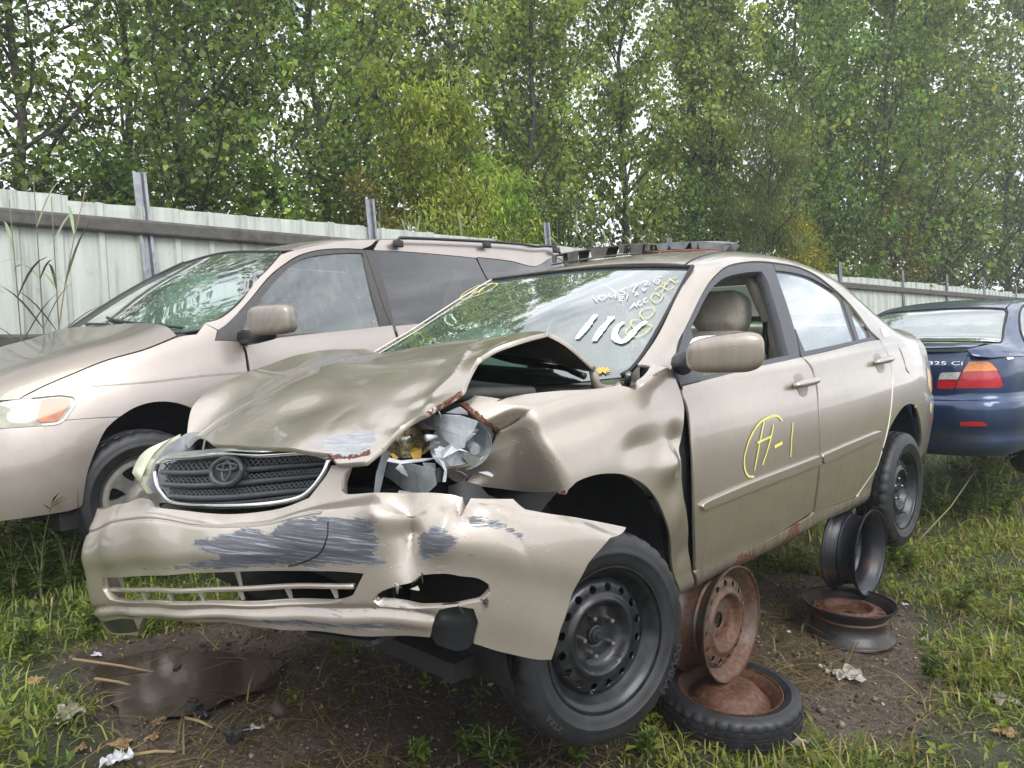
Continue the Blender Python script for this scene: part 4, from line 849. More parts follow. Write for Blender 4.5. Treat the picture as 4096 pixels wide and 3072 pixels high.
fd = sedp('front_door', 'sed_front_door', res=.03)
rd = sedp('rear_door', 'sed_rear_door', res=.03)
sedp('body_side', 'sed_body_side', res=.03, corner=30)
sedp('sill', 'sed_sill', M_sill, res=.025, attrs={'rust': lambda u, v: .9*np.exp(-((u+.95)/.12)**2)*np.clip((v-1.83)/.03, 0, 1)+.75*np.exp(-((u+1.38)/.10)**2)+.45*np.clip((v-1.885)/.02, 0, 1)})
sedp('rear_bumper', 'sed_rear_bumper', res=.03)
sedp('tail_light', 'sed_tail_light', M_red, res=.03, off=-.004)
fu = sedp('fuel_door', 'sed_fuel_door', res=.02, off=.0035, flange=.006)
ff = sedp('window_frame', 'sed_front_frame', M_trim, fd, res=.03, holes=[D['sed_front_opening']], off=-.006, flange=.045)
sedp('mirror_sail', 'sed_sail', M_trim, fd, res=.03, off=.006, flange=.02)
rf = sedp('window_frame', 'sed_rear_frame', M_trim, rd, res=.03, holes=[D['sed_rear_glass'], D['sed_quarter_glass']], off=-.006, flange=.02)
sedp('window_pane', 'sed_rear_glass', M_sg, rd, res=.05, off=-.016, flange=0)
sedp('window_pane', 'sed_quarter_glass', M_sg, rd, res=.05, off=-.016, flange=0)
sedp('side_moulding', 'sed_mould_f', M_beige, fd, res=.02, off=.012, flange=.012)
sedp('side_moulding', 'sed_mould_r', M_beige, rd, res=.02, off=.012, flange=.012)
for key, par in (('f', fd), ('r', rd)):
    sedp('handle_pocket', 'sed_pocket_'+key, M_under if False else simple('handle_recess_'+key, (.30, .265, .215), .4, .3), par, res=.012, off=.0015, flange=.003)
    a, c = [np.array(p) for p in D['sed_handle_'+key]]
    L = np.stack([a+(c-a)*t for t in np.linspace(0, 1, 14)]); P = S_sed(L[:, 0], L[:, 1]); N = normals(S_sed, L[:, 0], L[:, 1])
    t = np.linspace(0, 1, 14); h = .016+.020*np.sin(np.pi*t)**.5
    rr = [.009+.008*math.sin(math.pi*min(1, max(.0, q*.9+.08))) for q in t]
    MB().tube(P+N*h[:, None], rr, 12).build('door_handle', M_beige, par)
sedp('inspection_sticker', 'sed_sticker', M_paper, res=.03, off=.002, flange=0)
mk_ = MB()
ribbon('', D['sed_markH'], S_sed, None, None, .008, off=.003, mb=mk_)
for k in (1, 2, 3, 4, 5): ribbon('', D['sed_markH%d' % k], S_sed, None, None, .008 if k != 4 else .013, off=.003, mb=mk_)
mk_.build('door_marking', M_ypaint, fd)
# paint smears on the rear quarter
for pts in ([(-3.30,1.20),(-3.24,1.17),(-3.20,1.22),(-3.19,1.33),(-3.23,1.30),(-3.25,1.36),(-3.29,1.33)], [(-3.31,1.44),(-3.25,1.41),(-3.21,1.44),(-3.24,1.49),(-3.29,1.50)]):
    sedp('paint_smear', pts, simple('cream_smear', (.55, .50, .26), .5), res=.02, off=.002, flange=0, jag=.004)

# right-hand side: the same panels mirrored
frd = sedp('front_door', mir(D['sed_front_door']), res=.05); rrd = sedp('rear_door', mir(D['sed_rear_door']), res=.05)
sedp('body_side', mir(D['sed_body_side']), res=.05); sedp('sill', mir(D['sed_sill']), M_beige, res=.05); sedp('rear_bumper', mir(D['sed_rear_bumper']), res=.05); sedp('tail_light', mir(D['sed_tail_light']), M_red, res=.04, off=-.004)
sedp('window_frame', mir(D['sed_front_frame']), M_trim, frd, res=.05, holes=[mir(D['sed_front_opening'])], off=-.006)
sedp('window_pane', mir(D['sed_front_opening']), M_sg, frd, res=.06, off=-.016, flange=0)
sedp('window_frame', mir(D['sed_rear_frame']), M_trim, rrd, res=.05, holes=[mir(D['sed_rear_glass']), mir(D['sed_quarter_glass'])], off=-.006)
sedp('window_pane', mir(D['sed_rear_glass']), M_sg, rrd, res=.06, off=-.016, flange=0)
sedp('window_pane', mir(D['sed_quarter_glass']), M_sg, rrd, res=.06, off=-.016, flange=0)
sedp('fender', mir([(.10,.74),(-.1,.93),(-.25,1.0),(-.5,.95),(-.51,1.1),(-.46,1.4),(-.6,1.9),(-.51,1.89),(-.41,1.69),(-.3,1.45),(-.15,1.31),(0,1.28),(.12,1.31),(.25,1.40),(.34,1.55),(.40,1.5),(.34,1.1),(.26,.85),(.2,.78)]), res=.05)

# roof, rear window, boot lid
roof_s = [(-1.085,.33),(-1.3,.302),(-1.6,.292),(-1.9,.292),(-2.2,.312),(-2.40,.35)]
sedp('roof', roof_s+[(-2.44,.2),(-2.45,0),(-2.44,-.2)]+mir(roof_s[::-1])+[(-1.10,-.15),(-1.11,0),(-1.10,.15)], M_beige, res=.04, flange=.01)
for sgn in (1, -1):
    MB().tube(line3([(x, sgn*w) for x, w in D['sed_body_side'][5:12]], S_sed, off=-.002), .006, 8).build('roof_seal', M_rubber, sed)
bw = [(-2.46,.36),(-2.66,.42),(-2.88,.55)]
sedp('rear_window', bw+[(-2.93,.3),(-2.95,0),(-2.93,-.3)]+mir(bw[::-1])+[(-2.48,-.15),(-2.49,0),(-2.48,.15)], M_ws, res=.06, off=-.004)
bl = [(-2.97,.60),(-3.10,.645),(-3.34,.645),(-3.46,.72)]
sedp('boot_lid', bl+[(-3.56,.6),(-3.60,0),(-3.56,-.6)]+mir(bl[::-1])+[(-3.0,-.3),(-3.01,0),(-3.0,.3)], M_beige, res=.06)
sedp('tail_panel', [(-3.47,.74),(-3.58,.6),(-3.62,0),(-3.58,-.6),(-3.47,-.74),(-3.55,-1.0),(-3.62,-1.3),(-3.69,-1.0),(-3.72,0),(-3.69,1.0),(-3.62,1.3),(-3.55,1.0)], M_beige, res=.08)

# windscreen
wsg = region('windscreen', D['ws_outline'], S_shield, M_ws, sed, us=.66, vs=.8, res=.06, off=-.004, flange=0)
region('black_border', D['ws_outline'], S_shield, M_black, wsg, us=.66, vs=.8, res=.04, holes=[D['ws_clear']], off=-.009, flange=0)
MB().tube(line3(D['ws_outline'][:6], S_shield, .66, .8, .002), .007, 8).build('header_seal', M_rubber, wsg)
MB().tube(line3(D['ws_outline'][15:]+[D['ws_outline'][0]], S_shield, .66, .8, .003), .009, 8).build('edge_seal', M_rubber, wsg)
MB().tube(line3(D['ws_outline'][5:12], S_shield, .66, .8, .003), .0045, 8).build('edge_moulding', M_beige, wsg)
def strokes(name, keys, mat, w, taper=None):
    b_ = MB()
    for k in keys: ribbon('', D[k], S_shield, None, None, w, .66, .8, off=.002, mb=b_, taper=taper, corner=120, res=.006)
    return b_.build(name, mat, wsg)
for k in ('m110a', 'm110b2', 'm110c'): strokes('painted_number', [k], M_wpaint, .026, .6)
strokes('painted_number', ['m110b'], M_wpaint, .016)
for k in ('w1','w0','w4','w4b','w5','w7','w7b','w2','w6','x1','x2','x3','x4','acc','acc2','acc3','acc4'): strokes('letter_stroke', [k], M_wpaint, .0032)
for k in ('y1','y2','y3','y4','y5','y6','y7'): strokes('letter_stroke', [k], M_ypaint, .0030)
for k in ('c1','c2','c3'): strokes('circled_number', [k], M_ypaint, .005)
strokes('orange_mark', ['o1','o2','o3','o4','o5'], M_opaint, .006)
for key, r in (('wiper1', .008), ('wiper2', .006)):
    P = line3(D[key], S_shield, .66, .8, .018); MB().tube(P, [r*1.1]*(len(P)-4)+[r*1.5]*4, 8).build('wiper', M_black, sed)
# roof side rails of the cabin, dash, wheel, seats
b = MB(); b.box((-.55, 0, .80), (.42, 1.36, .22)); o = b.build('dashboard', M_tan, sed, True, .05)
b = MB(); b.tube([(-.80+.16*math.cos(a)*.35, .36+.18*math.sin(a), .93+.18*math.cos(a)) for a in np.linspace(0, 2*math.pi, 25)], .014, 8); b.tube([(-.80, .36, .93), (-.62, .36, .86)], .03, 8); b.box((-.80, .36, .93), (.05, .14, .10)); b.build('steering_wheel', M_tan, sed)
V, F_ = rbox((.30, .50, .20), .7, 8)
for v in V: v[2] += .03*math.sin(v[1]*17+v[0]*9); v[0] += .02*math.sin(v[1]*11)
o = mk('deployed_airbag', V, F_, M_bag, sed); o.location = (-.66, -.30, 1.0)
def seat(y0):
    s = empty('front_seat', (-1.42, y0, 0)); s.parent = sed; s.matrix_parent_inverse = Matrix.Identity(4)
    V, F_ = rbox((.16, .48, .62), .42, 8); o = mk('backrest', V, F_, M_seat, s); o.location = (-.06, 0, .78); o.rotation_euler = (0, R(-17), 0)
    V, F_ = rbox((.50, .48, .16), .42, 8); o = mk('cushion', V, F_, M_seat, s); o.location = (.20, 0, .46)
    V, F_ = rbox((.13, .265, .20), .55, 10)
    for v in V:
        v[1] *= 1-.10*max(0, v[2])/.1; v[0] += .004*math.sin(v[2]*90)+.003*math.sin(v[1]*60+v[2]*40)
    o = mk('headrest', V, F_, M_seat, s); o.location = (-.17, 0, 1.165); o.rotation_euler = (0, R(-14), 0)
    return s
seat(.37); seat(-.37)
V, F_ = rbox((.18, 1.24, .60), .35, 8); o = mk('rear_bench', V, F_, M_seat, sed); o.location = (-2.42, 0, .80); o.rotation_euler = (0, R(-22), 0)
V, F_ = rbox((.50, 1.24, .18), .35, 8); o = mk('rear_cushion', V, F_, M_seat, sed); o.location = (-2.10, 0, .48)
b = MB(); b.box((-2.72, 0, .99), (.45, 1.2, .02)); b.build('parcel_shelf', M_tan, sed, False)
# B pillar trim and belt
for sgn in (1, -1):
    P = [(-1.60, sgn*.66, .60), (-1.60, sgn*.665, .95), (-1.585, sgn*.60, 1.15), (-1.56, sgn*.53, 1.32), (-1.52, sgn*.46, 1.39)]
    MB().tube(P, [.06, .055, .042, .038, .035], 10).build('pillar_trim', M_tan, sed)
    MB().tube([(-1.56, sgn*.60, 1.12), (-1.55, sgn*.58, .85), (-1.53, sgn*.56, .55)], .018, 6).build('seat_belt', M_black, sed)
region('headliner', [(-1.1,.36),(-1.6,.34),(-2.4,.38),(-2.44,0),(-2.4,-.38),(-1.6,-.34),(-1.1,-.36),(-1.12,0)], S_sed, M_tan, sed, res=.12, off=-.035, flange=0)

# door mirror
mr = empty('door_mirror'); mr.parent = sed
V, F_ = rbox((.110, .232, .126), .52, 10)
for v in V:
    t = min(1, max(0, (v[1]+.1225)/.245))
    v[0] *= .62+.38*t**.7 if t > 0 else .62; v[2] *= .80+.20*min(1, t*1.3); v[2] += .016*(t-.5); v[0] += .015*(1-t)
o = mk('mirror_housing', V, F_, M_beige, mr)
o.location = D['mirror_c'][0]; o.rotation_euler = (0, R(4), R(28))
MB().tube([D['mirror_a'][0], D['mirror_b'][0], D['mirror_d'][0]], [.040, .034, .034], 12).build('mirror_arm', M_trim, mr)
V, F_ = rbox((.01, .22, .11), .4, 8); o = mk('mirror_glass', V, F_, M_chrome, mr); o.location = Vector(D['mirror_c'][0])+Vector((-.055, -.03, 0)); o.rotation_euler = (0, 0, R(28))

# wheels: front hangs steered to the right, rear hangs straight
def wheel_m(x, y, z, steer=0, camber=0, spin=0): return Matrix.Translation((x, y, z)) @ Matrix.Rotation(steer, 4, 'Z') @ Matrix.Rotation(camber, 4, 'X') @ Matrix.Rotation(spin, 4, 'Y')
fw = steel_wheel('wheel', sed, wheel_m(-.040, .785, .236, R(-13), R(2), R(20)))
sidewall_text(fw, 'DOUGLAS', .262, R(52), .032); sidewall_text(fw, 'XTRA', .262, R(-20), .026); sidewall_text(fw, 'DOUGLAS', .262, R(232), .032)
steel_wheel('wheel', sed, wheel_m(-2.655, .765, .213, 0, 0, R(65)))
steel_wheel('wheel', sed, wheel_m(0, -.755, .24, R(-11), 0) @ Matrix.Rotation(math.pi, 4, 'Z')); steel_wheel('wheel', sed, wheel_m(-2.6, -.735, .22) @ Matrix.Rotation(math.pi, 4, 'Z'))
# wheel housings
def housing(x, z, y0, y1, r=.355):
    a0, a1, n = R(-25), R(205), 22; V = []; F_ = []
    for k in range(n+1):
        a = a0+(a1-a0)*k/n
        for y in (y0, y1): V.append((x+r*math.cos(a), y, z+r*math.sin(a)))
    for k in range(n): F_.append((2*k, 2*k+1, 2*k+3, 2*k+2))
    c = len(V); V.append((x, y0, z)); F_ += [(2*k, 2*k+2, c) for k in range(n)]
    return mk('wheel_housing', V, F_, M_dark, sed)
for sg in (1, -1):
    housing(-.04, .34, sg*.42, sg*.80, .37); housing(-2.62, .33, sg*.45, sg*.80, .36)
    MB().tube([(-.06, sg*.56, .26), (-.10, sg*.54, .62), (-.12, sg*.52, .85)], [.03, .035, .06], 10).build('strut', M_black, sed)
    MB().tube([(0, sg*.3, .24), (0, sg*.70, .24)], .03, 8).build('drive_shaft', M_dark, sed)

# fender, hood, cowl
region('fender', D['sed_fender'], S_fend, M_beige_hood, sed, res=.012, corner=34, flange=.010, attrs={'scuff': lambda u, v: 0*u, 'rust': lambda u, v: 1.0*np.exp(-(pdist(u, v, D['sed_fender'][9:13], False)/.016)**2)+.9*np.exp(-(np.hypot(u-.225, (v-.71))/.022)**2)+.8*np.exp(-(np.hypot(u-.106, v-1.306)/.012)**2)+.75*np.exp(-(np.hypot(u+.27, v-1.02)/.03)**2)+.55*np.exp(-(pdist(u, v, [(.36,1.18),(.22,1.262),(.12,1.30)], False)/.006)**2)})
hd_ = region('hood', D['hood'], S_hood, M_beige_hood, sed, res=.014, corner=34, flange=.014, back=(M_under, 'hood_underside'), attrs={'scuff': lambda u, v: .62*inpoly(u, v, D['hood_rust']), 'rust': lambda u, v: .42*inpoly(u, v, D['hood_rust'])*np.exp(-pdist(u, v, D['hood_rust'])/.02)+.8*inpoly(u, v, D['hood_rust2'])+.62*np.exp(-(pdist(u, v, [(.66,.55),(.62,.62),(.575,.65)], False)/.012)**2)+.8*np.exp(-(pdist(u, v, [(.445,.665),(.39,.674),(.345,.68)], False)/.010)**2)})
MB().tube([(-.27, .63, .985), (-.29, .63, .93), (-.33, .64, .915), (-.36, .66, .92)], [.012, .016, .016, .012], 8).build('hood_hinge', simple('dirty_tan_metal', (.30, .26, .20), .5, .3), sed)
MB().tube([(-.345, .655, .905), (-.345, .69, .93)], .017, 10).build('hinge_bolt', M_lug, sed)
MB().tube([(-.41, .665, .93), (-.385, .69, .965)], .011, 8).build('hinge_bolt', M_lug, sed)
V = []; F_ = []
for i, y in enumerate(np.linspace(-.70, .70, 21)):
    for j, (x, z) in enumerate([(-.40, .925), (-.30, .93), (-.22, .925), (-.14, .905), (-.10, .895), (-.09, .84), (-.05, .80), (0, .72)]):
        V.append((x-.12*y*y*(1 if j < 5 else .6), y, z-.01*abs(y)))
for i in range(20):
    for j in range(7): F_.append((i*8+j, i*8+j+1, (i+1)*8+j+1, (i+1)*8+j))
mk('cowl_panel', V, F_, M_black, sed)
b = MB(); b.box((.10, .0, .84), (.34, .95, .10)); b.box((.20, .35, .86), (.20, .22, .12)); b.box((.05, -.3, .86), (.26, .3, .1)); b.build('engine', M_dark, sed, True, .02)
MB().tube([(.36, .10, .88), (.30, .40, .93), (.16, .56, .94), (-.02, .60, .93)], [.02, .025, .02, .016], 8).build('hose', simple('dusty_hose', (.07, .068, .065), .7), sed)
b = MB(); b.box((.08, .56, .78), (.50, .10, .06)); b.box((.02, .50, .66), (.4, .05, .2)); b.box((.10, -.60, .78), (.50, .10, .06)); b.box((.43, 0, .67), (.07, 1.0, .05)); b.build('inner_fender', M_dark, sed, False)

# bumper cover
SC = [D['scuff%d' % i] for i in range(8)]
def scuffmap(u, v):
    m = np.zeros(len(u))
    for p in SC:
        q = np.asarray(p)*np.array([1, .075]); d = pdist(u, v*.075, q); ins = inpoly(u, v*.075, q)
        m = np.maximum(m, np.where(ins, np.clip(.40+d/.05, 0, .95), np.clip(.38-d/.035, 0, 1)))
    return m
bc = region('bumper_cover', D['bumper'], S_bump, M_beige_bump, sed, res=.011, vs=.075, flip=True, corner=34, holes=[D['bump_grille'], [(a_+rng.normal(0, .004), b_+rng.normal(0, .05)) if q < 5 or q > 12 else (a_, b_) for q, (a_, b_) in enumerate(np.repeat(D['bump_fog'], 1, 0))]], flange=.022, attrs={'scuff': scuffmap})
ribbon('crack', D['bump_cracks'], S_bump, M_black, bc, .0035, 1, .075, flip=True, off=.0015)
# lower grille: bar and fins
gl = np.array(D['bump_grille']); u0, u1 = gl[:, 0].min(), gl[:, 0].max()
us_ = np.linspace(u0+.01, u1-.05, 40)
bar = S_bump(us_, 4.62+0*us_)+normals(S_bump, us_, 4.62+0*us_)*.022
MB().tube(bar, .0075, 8).build('lower_bar', M_beige_bump, bc)
for k, uu in enumerate(np.linspace(u0+.09, u1-.12, 7)):
    if k in (2, 3, 6): rows_ = ((4.65, 5.0),)
    elif k == 4: rows_ = ((4.0, 4.55), (4.65, 5.0))
    else: rows_ = ((4.0, 4.55),) if k % 2 == 0 else ((4.65, 5.02),)
    for r0, r1 in rows_:
        p0 = S_bump([uu], [r0])[0]+normals(S_bump, np.array([uu]), np.array([r0]))[0]*.026; p1 = S_bump([uu+.008], [r1])[0]+normals(S_bump, np.array([uu]), np.array([r1]))[0]*.026
        MB().tube([p0, p1], [.009, .0045], 5).build('grille_fin', M_beige_bump, bc, False)
# torn plastic along the openings
for k in range(16):
    i = rng.integers(0, 5) if k < 12 else rng.integers(10, 15); p = np.array(D['bump_fog'][i])+rng.normal(0, 1, 2)*np.array([.012, .08])
    c = S_bump([p[0]], [p[1]])[0]; s = rng.uniform(.003, .010); tri = [c+rng.normal(0, s, 3)*np.array([.5, 1.2, 1]) for _ in range(4)]
    MB().prism(tri, (-.002, .001, .001)).build('torn_plastic', M_beige_bump if k % 4 == 0 else M_black, bc, False)
# dark space behind the bumper and crash beam
V = []; F_ = []
for i, s in enumerate(np.linspace(.35, 2.35, 30)):
    p = S_bump([s, s, s], [1.6, 2.8, 3.9]); n = normals(S_bump, np.array([s]), np.array([4.3]))[0]; V += [tuple(p[j]+n*(.20-.02*j)) for j in range(3)]
for i in range(29):
    for j in range(2): F_.append((i*3+j, i*3+j+1, (i+1)*3+j+1, (i+1)*3+j))
mk('crash_beam', V, F_, M_dark, sed)
region('dark_flap', [(2.01,5.25),(2.03,4.95),(2.07,4.84),(2.115,4.83),(2.135,5.25),(2.125,5.9),(2.08,6.35),(2.01,6.3),(1.995,5.9)], S_bump, M_black, bc, vs=.075, res=.02, flip=True, off=-.012, flange=.005)
region('dark_flap', [(.62,5.95),(.90,5.9),(.905,6.6),(.80,6.7),(.66,6.5)], S_bump, M_black, bc, vs=.075, res=.02, flip=True, off=.001, flange=.004)
p = S_bump([1.62], [6.1])[0]
MB().box((p[0]-.10, p[1]+.06, p[2]-.012), (.10, .30, .012), Matrix.Rotation(R(10), 3, 'X')).build('undertray', M_black, sed, False)

# grille
gs = dict(us=.19, vs=.14)
gb = region('grille', D['gr_out'], S_gr, M_black, sed, res=.03, off=-.035, flange=.01, **gs)
out = curve(np.array(D['gr_out'])*np.array([.19, .14]), .012, 50); P = S_gr(out[:, 0]/.19, out[:, 1]/.14)+normals(S_gr, out[:, 0]/.19, out[:, 1]/.14)*.004
MB().tube(np.r_[P, P[:1]], .0085, 10, False).build('chrome_surround', M_chrome, gb)
region('chrome_brow', [(.05,.90),(.6,1.02),(1.5,1.04),(2.2,.985),(3.2,1.0),(3.85,.88),(3.3,1.09),(2.2,1.10),(1.5,1.16),(.6,1.13),(.15,1.04)], S_gr, M_chrome, gb, res=.02, off=.004, flange=.02, **gs)
SL = [np.array(D['gr_slat%d' % i]) for i in range(5)]
for k, L in enumerate(SL[:3]):
    n = 40; t = np.linspace(L[0, 0], L[-1, 0], n); vv = itp(L[:, 0], L[:, 1])(t)
    V = []
    for dv, of in ((.035, -.020), (.03, .0), (-.045, .006), (-.085, -.004), (-.085, -.022)):
        V.append(S_gr(t, vv+dv)+normals(S_gr, t, vv+dv)*of)
    V = np.concatenate(V); F_ = [(j*n+i, j*n+i+1, ((j+1) % 5)*n+i+1, ((j+1) % 5)*n+i) for j in range(5) for i in range(n-1)]
    mk('slat', V, F_, M_gtrim, gb)
def meshrow(La, Lb, da, db, nc):
    b_ = MB(); t = np.linspace(max(La[0, 0], Lb[0, 0])+.03, min(La[-1, 0], Lb[-1, 0])-.03, nc*2+1); fa = itp(La[:, 0], La[:, 1]); fb = itp(Lb[:, 0], Lb[:, 1])
    for i in range(len(t)-1):
        for (va, vb) in (((fa(t[i])+da), (fb(t[i+1])+db)), ((fb(t[i])+db), (fa(t[i+1])+da))):
            p = S_gr([t[i], t[i+1]], [va, vb]); nn_ = normals(S_gr, np.array([t[i], t[i+1]]), np.array([va, vb])); b_.tube(p-nn_*.008, .0030, 5, False)
    b_.build('grille_mesh', M_gtrim, gb)
meshrow(SL[4], SL[0], -.02, .04, 17); meshrow(SL[0], SL[1], -.12, .04, 17); meshrow(SL[1], SL[2], -.12, .04, 16); meshrow(SL[2], SL[3], -.12, .02, 14)
# round badge with three ellipses
E_ = D['gr_emblem']; c0 = E_[0]; ru = abs(E_[2][0]-E_[1][0])/2; rv = abs(E_[3][1]-E_[4][1])/2
def ell(cu, cv, a, b_, r, flat=1.0, n=40):
    an = np.linspace(0, 2*math.pi, n+1); uu = cu+a*np.cos(an); vv = cv+b_*np.sin(an)
    return S_gr(uu, vv)+normals(S_gr, uu, vv)*.014, r
em = region('badge', [(c0[0]+ru*.93*math.cos(a), c0[1]+rv*.93*math.sin(a)) for a in np.linspace(0, 2*math.pi, 32, False)], S_gr, M_gtrim, gb, res=.01, off=.004, flange=.02, corner=170, **gs)
for (du, dv, a, b_, r) in ((0, 0, .93, .93, .0075), (0, .30, .62, .24, .0042), (0, .02, .25, .70, .0042)):
    P, r = ell(c0[0]+du*ru, c0[1]+dv*rv, a*ru, b_*rv, r); MB().tube(P, r, 8, False).build('badge_ring', M_gtrim, em)

# broken left headlamp, right headlamp
def shard(name, key, mat, depth=.004, bend=.0):
    P = [Vector(p) for p in D[key]]; c = sum(P, Vector())/len(P)
    Q = [p+Vector((0, bend*((p-c).x*6), 0))+Vector((0, rng.uniform(-.006, .006), 0)) for p in P]
    b_ = MB(); b_.prism(Q, (-.004, -.006, 0)); return b_.build(name, mat, hl, False)
hl = empty('broken_headlamp'); hl.parent = sed
for key, mat in (('lamp_top', M_white), ('lamp_inner', M_grey), ('lamp_shard', M_white), ('lamp_low', M_grey), ('lamp_panel', M_grey), ('lamp_panel2', M_grey), ('lamp_curl', M_white), ('lamp_bracket', M_white), ('lamp_strut', M_grey), ('lamp_rim', M_white)):
    shard('lamp_piece', key, mat, bend=.5 if key in ('lamp_panel', 'lamp_top') else .0)
P = D['lamp_bowl']; c = Vector(P[0]); rx = (Vector(P[2])-Vector(P[1])).length/2; rz = (Vector(P[3])-Vector(P[4])).length/2
b = MB(); b.lathe([(.006, -.05), (.03, -.046), (.06, -.03), (.085, -.006), (.098, .02), (.103, .022)], 36, 'y')
mch, nt_, bs_ = nmat('lamp_reflector'); f_ = noise(nt_, tco(nt_), 26, 5, .6)
nt_.links.new(ramp(nt_, f_, [(.36, (.90, .91, .90)), (.47, (.62, .62, .56)), (.53, (.30, .30, .24)), (.58, (.70, .52, .20)), (.66, (.85, .85, .80))]), bs_.inputs['Base Color']); bs_.inputs['Metallic'].default_value = 1; bs_.inputs['Roughness'].default_value = .12
bump(nt_, bs_, f_, .4, .01)
o = b.build('reflector', mch, hl); o.location = c+Vector((-.02, -.02, 0)); o.scale = (rx/.103*.9, 1.0, rz/.103); o.rotation_euler = (R(-5), 0, R(-50))
for k in ('lamp_amber1', 'lamp_amber2'): shard('amber_fragment', k, M_frag)
P = D['lamp_bulb']; MB().tube([Vector(P[0])+Vector((-.02, -.03, 0)), Vector(P[0])+Vector((.005, .01, 0)), Vector(P[0])+Vector((.014, .022, 0))], [.020, .019, .012], 14).build('bulb_socket', M_grey, hl, True, edge=R(40))
MB().tube(D['lamp_pin'], [.010, .004], 8).build('adjuster_pin', M_white, hl)
o = MB().lathe([(.02, -.045), (.06, -.035), (.095, -.010), (.112, .030), (.115, .031), (.098, -.014), (.06, -.040)], 30, 'y').build('lamp_shell', M_grey, hl); o.location = Vector(np.array(D['lamp_low']).mean(0))+Vector((-.05, -.055, .03)); o.rotation_euler = (R(-8), 0, R(-35)); o.scale = (.72, .9, .62)
rl = np.random.default_rng(21); C0 = np.array(D['lamp_top']).mean(0); C1 = np.array(D['lamp_panel']).mean(0); C2 = np.array(D['lamp_low']).mean(0)
for k in range(26):
    c = [C0, C1, C2][k % 3]+rl.normal(0, 1, 3)*np.array([.035, .02, .045])+np.array([-.015, -.012, 0]); sz = rl.uniform(.010, .028); ax = rl.normal(0, 1, 3); ax /= np.linalg.norm(ax); t1 = np.cross(ax, [0, .3, 1]); t1 /= np.linalg.norm(t1); t2 = np.cross(ax, t1)
    an = np.sort(rl.uniform(0, 6.28, 5)); pts_ = [Vector(c+(t1*math.cos(q)*rl.uniform(.7, 1.6)+t2*math.sin(q)*.8)*sz) for q in an]
    MB().prism(pts_, tuple(ax*.002)).build('lamp_fragment', [M_white, M_grey, M_white, M_chrome, M_black][k % 5], hl, False)
for k in range(7):
    p0 = np.array([.34, .50, .74])+rl.normal(0, 1, 3)*np.array([.03, .06, .05]); p3 = p0+rl.normal(0, 1, 3)*np.array([.05, .08, .05]); m_ = (p0+p3)/2+rl.normal(0, .03, 3)+np.array([.03, .02, -.03])
    tt = np.linspace(0, 1, 12)[:, None]; MB().tube((1-tt)**2*p0+2*tt*(1-tt)*m_+tt**2*p3, .003 if k % 2 else .0045, 6).build('wire', M_rubber, hl)
MB().tube([(.40, .02, .735), (.41, .25, .745), (.40, .52, .76)], .014, 8).build('radiator_support', M_rustblack0, sed)
b = MB(); b.box((.30, .40, .72), (.06, .24, .20)); b.box((.22, .47, .72), (.22, .04, .22)); b.build('lamp_cavity', M_dark, hl, False)
L = np.array(D['lamp_right']); c = L.mean(0)
b = MB(); q = [Vector(p) for p in L]; n_ = len(q); V = [tuple(p) for p in q]+[tuple(Vector(c)+(p-Vector(c))*.55+Vector((.05, -.01, .01))) for p in q]+[tuple(c+np.array([.06, -.01, .01]))]
F_ = [(i, (i+1) % n_, n_+(i+1) % n_, n_+i) for i in range(n_)]+[(n_+i, n_+(i+1) % n_, 2*n_) for i in range(n_)]
mk('right_headlamp', V, F_, M_haze, sed)
b = MB(); b.prism([Vector(p)*1.0+Vector((-.02, 0, 0)) for p in L[::2]], (-.05, 0, 0)); b.build('lamp_housing', M_white, sed, False)

# ---------------------------------------------------------------- loose wheels the sedan stands on
def gz(x, y):
    """ground height (m): falls gently to the right"""
    x = np.asarray(x, float); y = np.asarray(y, float)
    return np.clip(-.062*x, -.17, .13)+.012*np.sin(x*2.1+1)*np.sin(y*1.7)+.008*np.sin(x*5.3-y*3.1)
M_rustbrown2 = rusty('dark_brown_rust', (.028, .025, .024), .22)
LEFT = Vector((.72042, -.69351, 0)).normalized()
def axis_m(loc, ax, spin=0.0):
    ax = Vector(ax).normalized(); up = Vector((0, 0, 1)) if abs(ax.z) < .9 else Vector((1, 0, 0))
    x = ax.cross(up).normalized(); z = x.cross(ax)
    return Matrix.Translation(loc) @ Matrix(((x.x, ax.x, z.x, 0), (x.y, ax.y, z.y, 0), (x.z, ax.z, z.z, 0), (0, 0, 0, 1))) @ Matrix.Rotation(spin, 4, 'Y')
w = steel_wheel('steel_rim', M=axis_m(Vector((.770, 2.735, .290))-LEFT*.07, LEFT, R(15)), mat=M_rustbrown, tyre=False, nuts=False, nh=15, hub=False)
tag(w, 'brown rusted steel rim standing on edge on a flat tyre under the sedan sill', 'wheel rim')
w = steel_wheel('steel_rim', M=axis_m(Vector((1.700, 3.670, .262))-LEFT*.07, -LEFT+Vector((.02, 0, .02)), R(40)), mat=M_rustblack, tyre=False, nuts=False, hub=False)
tag(w, 'black steel rim standing on edge on another rim, its open back showing', 'wheel rim')
w = steel_wheel('steel_rim', M=axis_m(Vector((1.545, 3.545, float(gz(1.545, 3.545))+.088)), (.03, -.02, 1), 0), mat=M_rustbrown2, matd=M_rust, tyre=False, nuts=False, hub=False)
tag(w, 'blackened steel rim lying flat on the mud beneath another standing rim', 'wheel rim')
sp = MB().lathe([(r*.88, h*.72) for r, h in RIM_OUT+RIM_IN], 72, 'y', closed=True).build('spare_wheel', M_rust, None, True, edge=R(60))
sp.matrix_world = axis_m(Vector((.745, 2.690, float(gz(.745, 2.69))+.066)), (.04, -.06, 1), .4)
S_, out_, holes_ = disc_mesh(0); dome = itp([0, .03, .06, .10, .125, .14, .16], [.055, .064, .066, .055, .030, .012, .008])
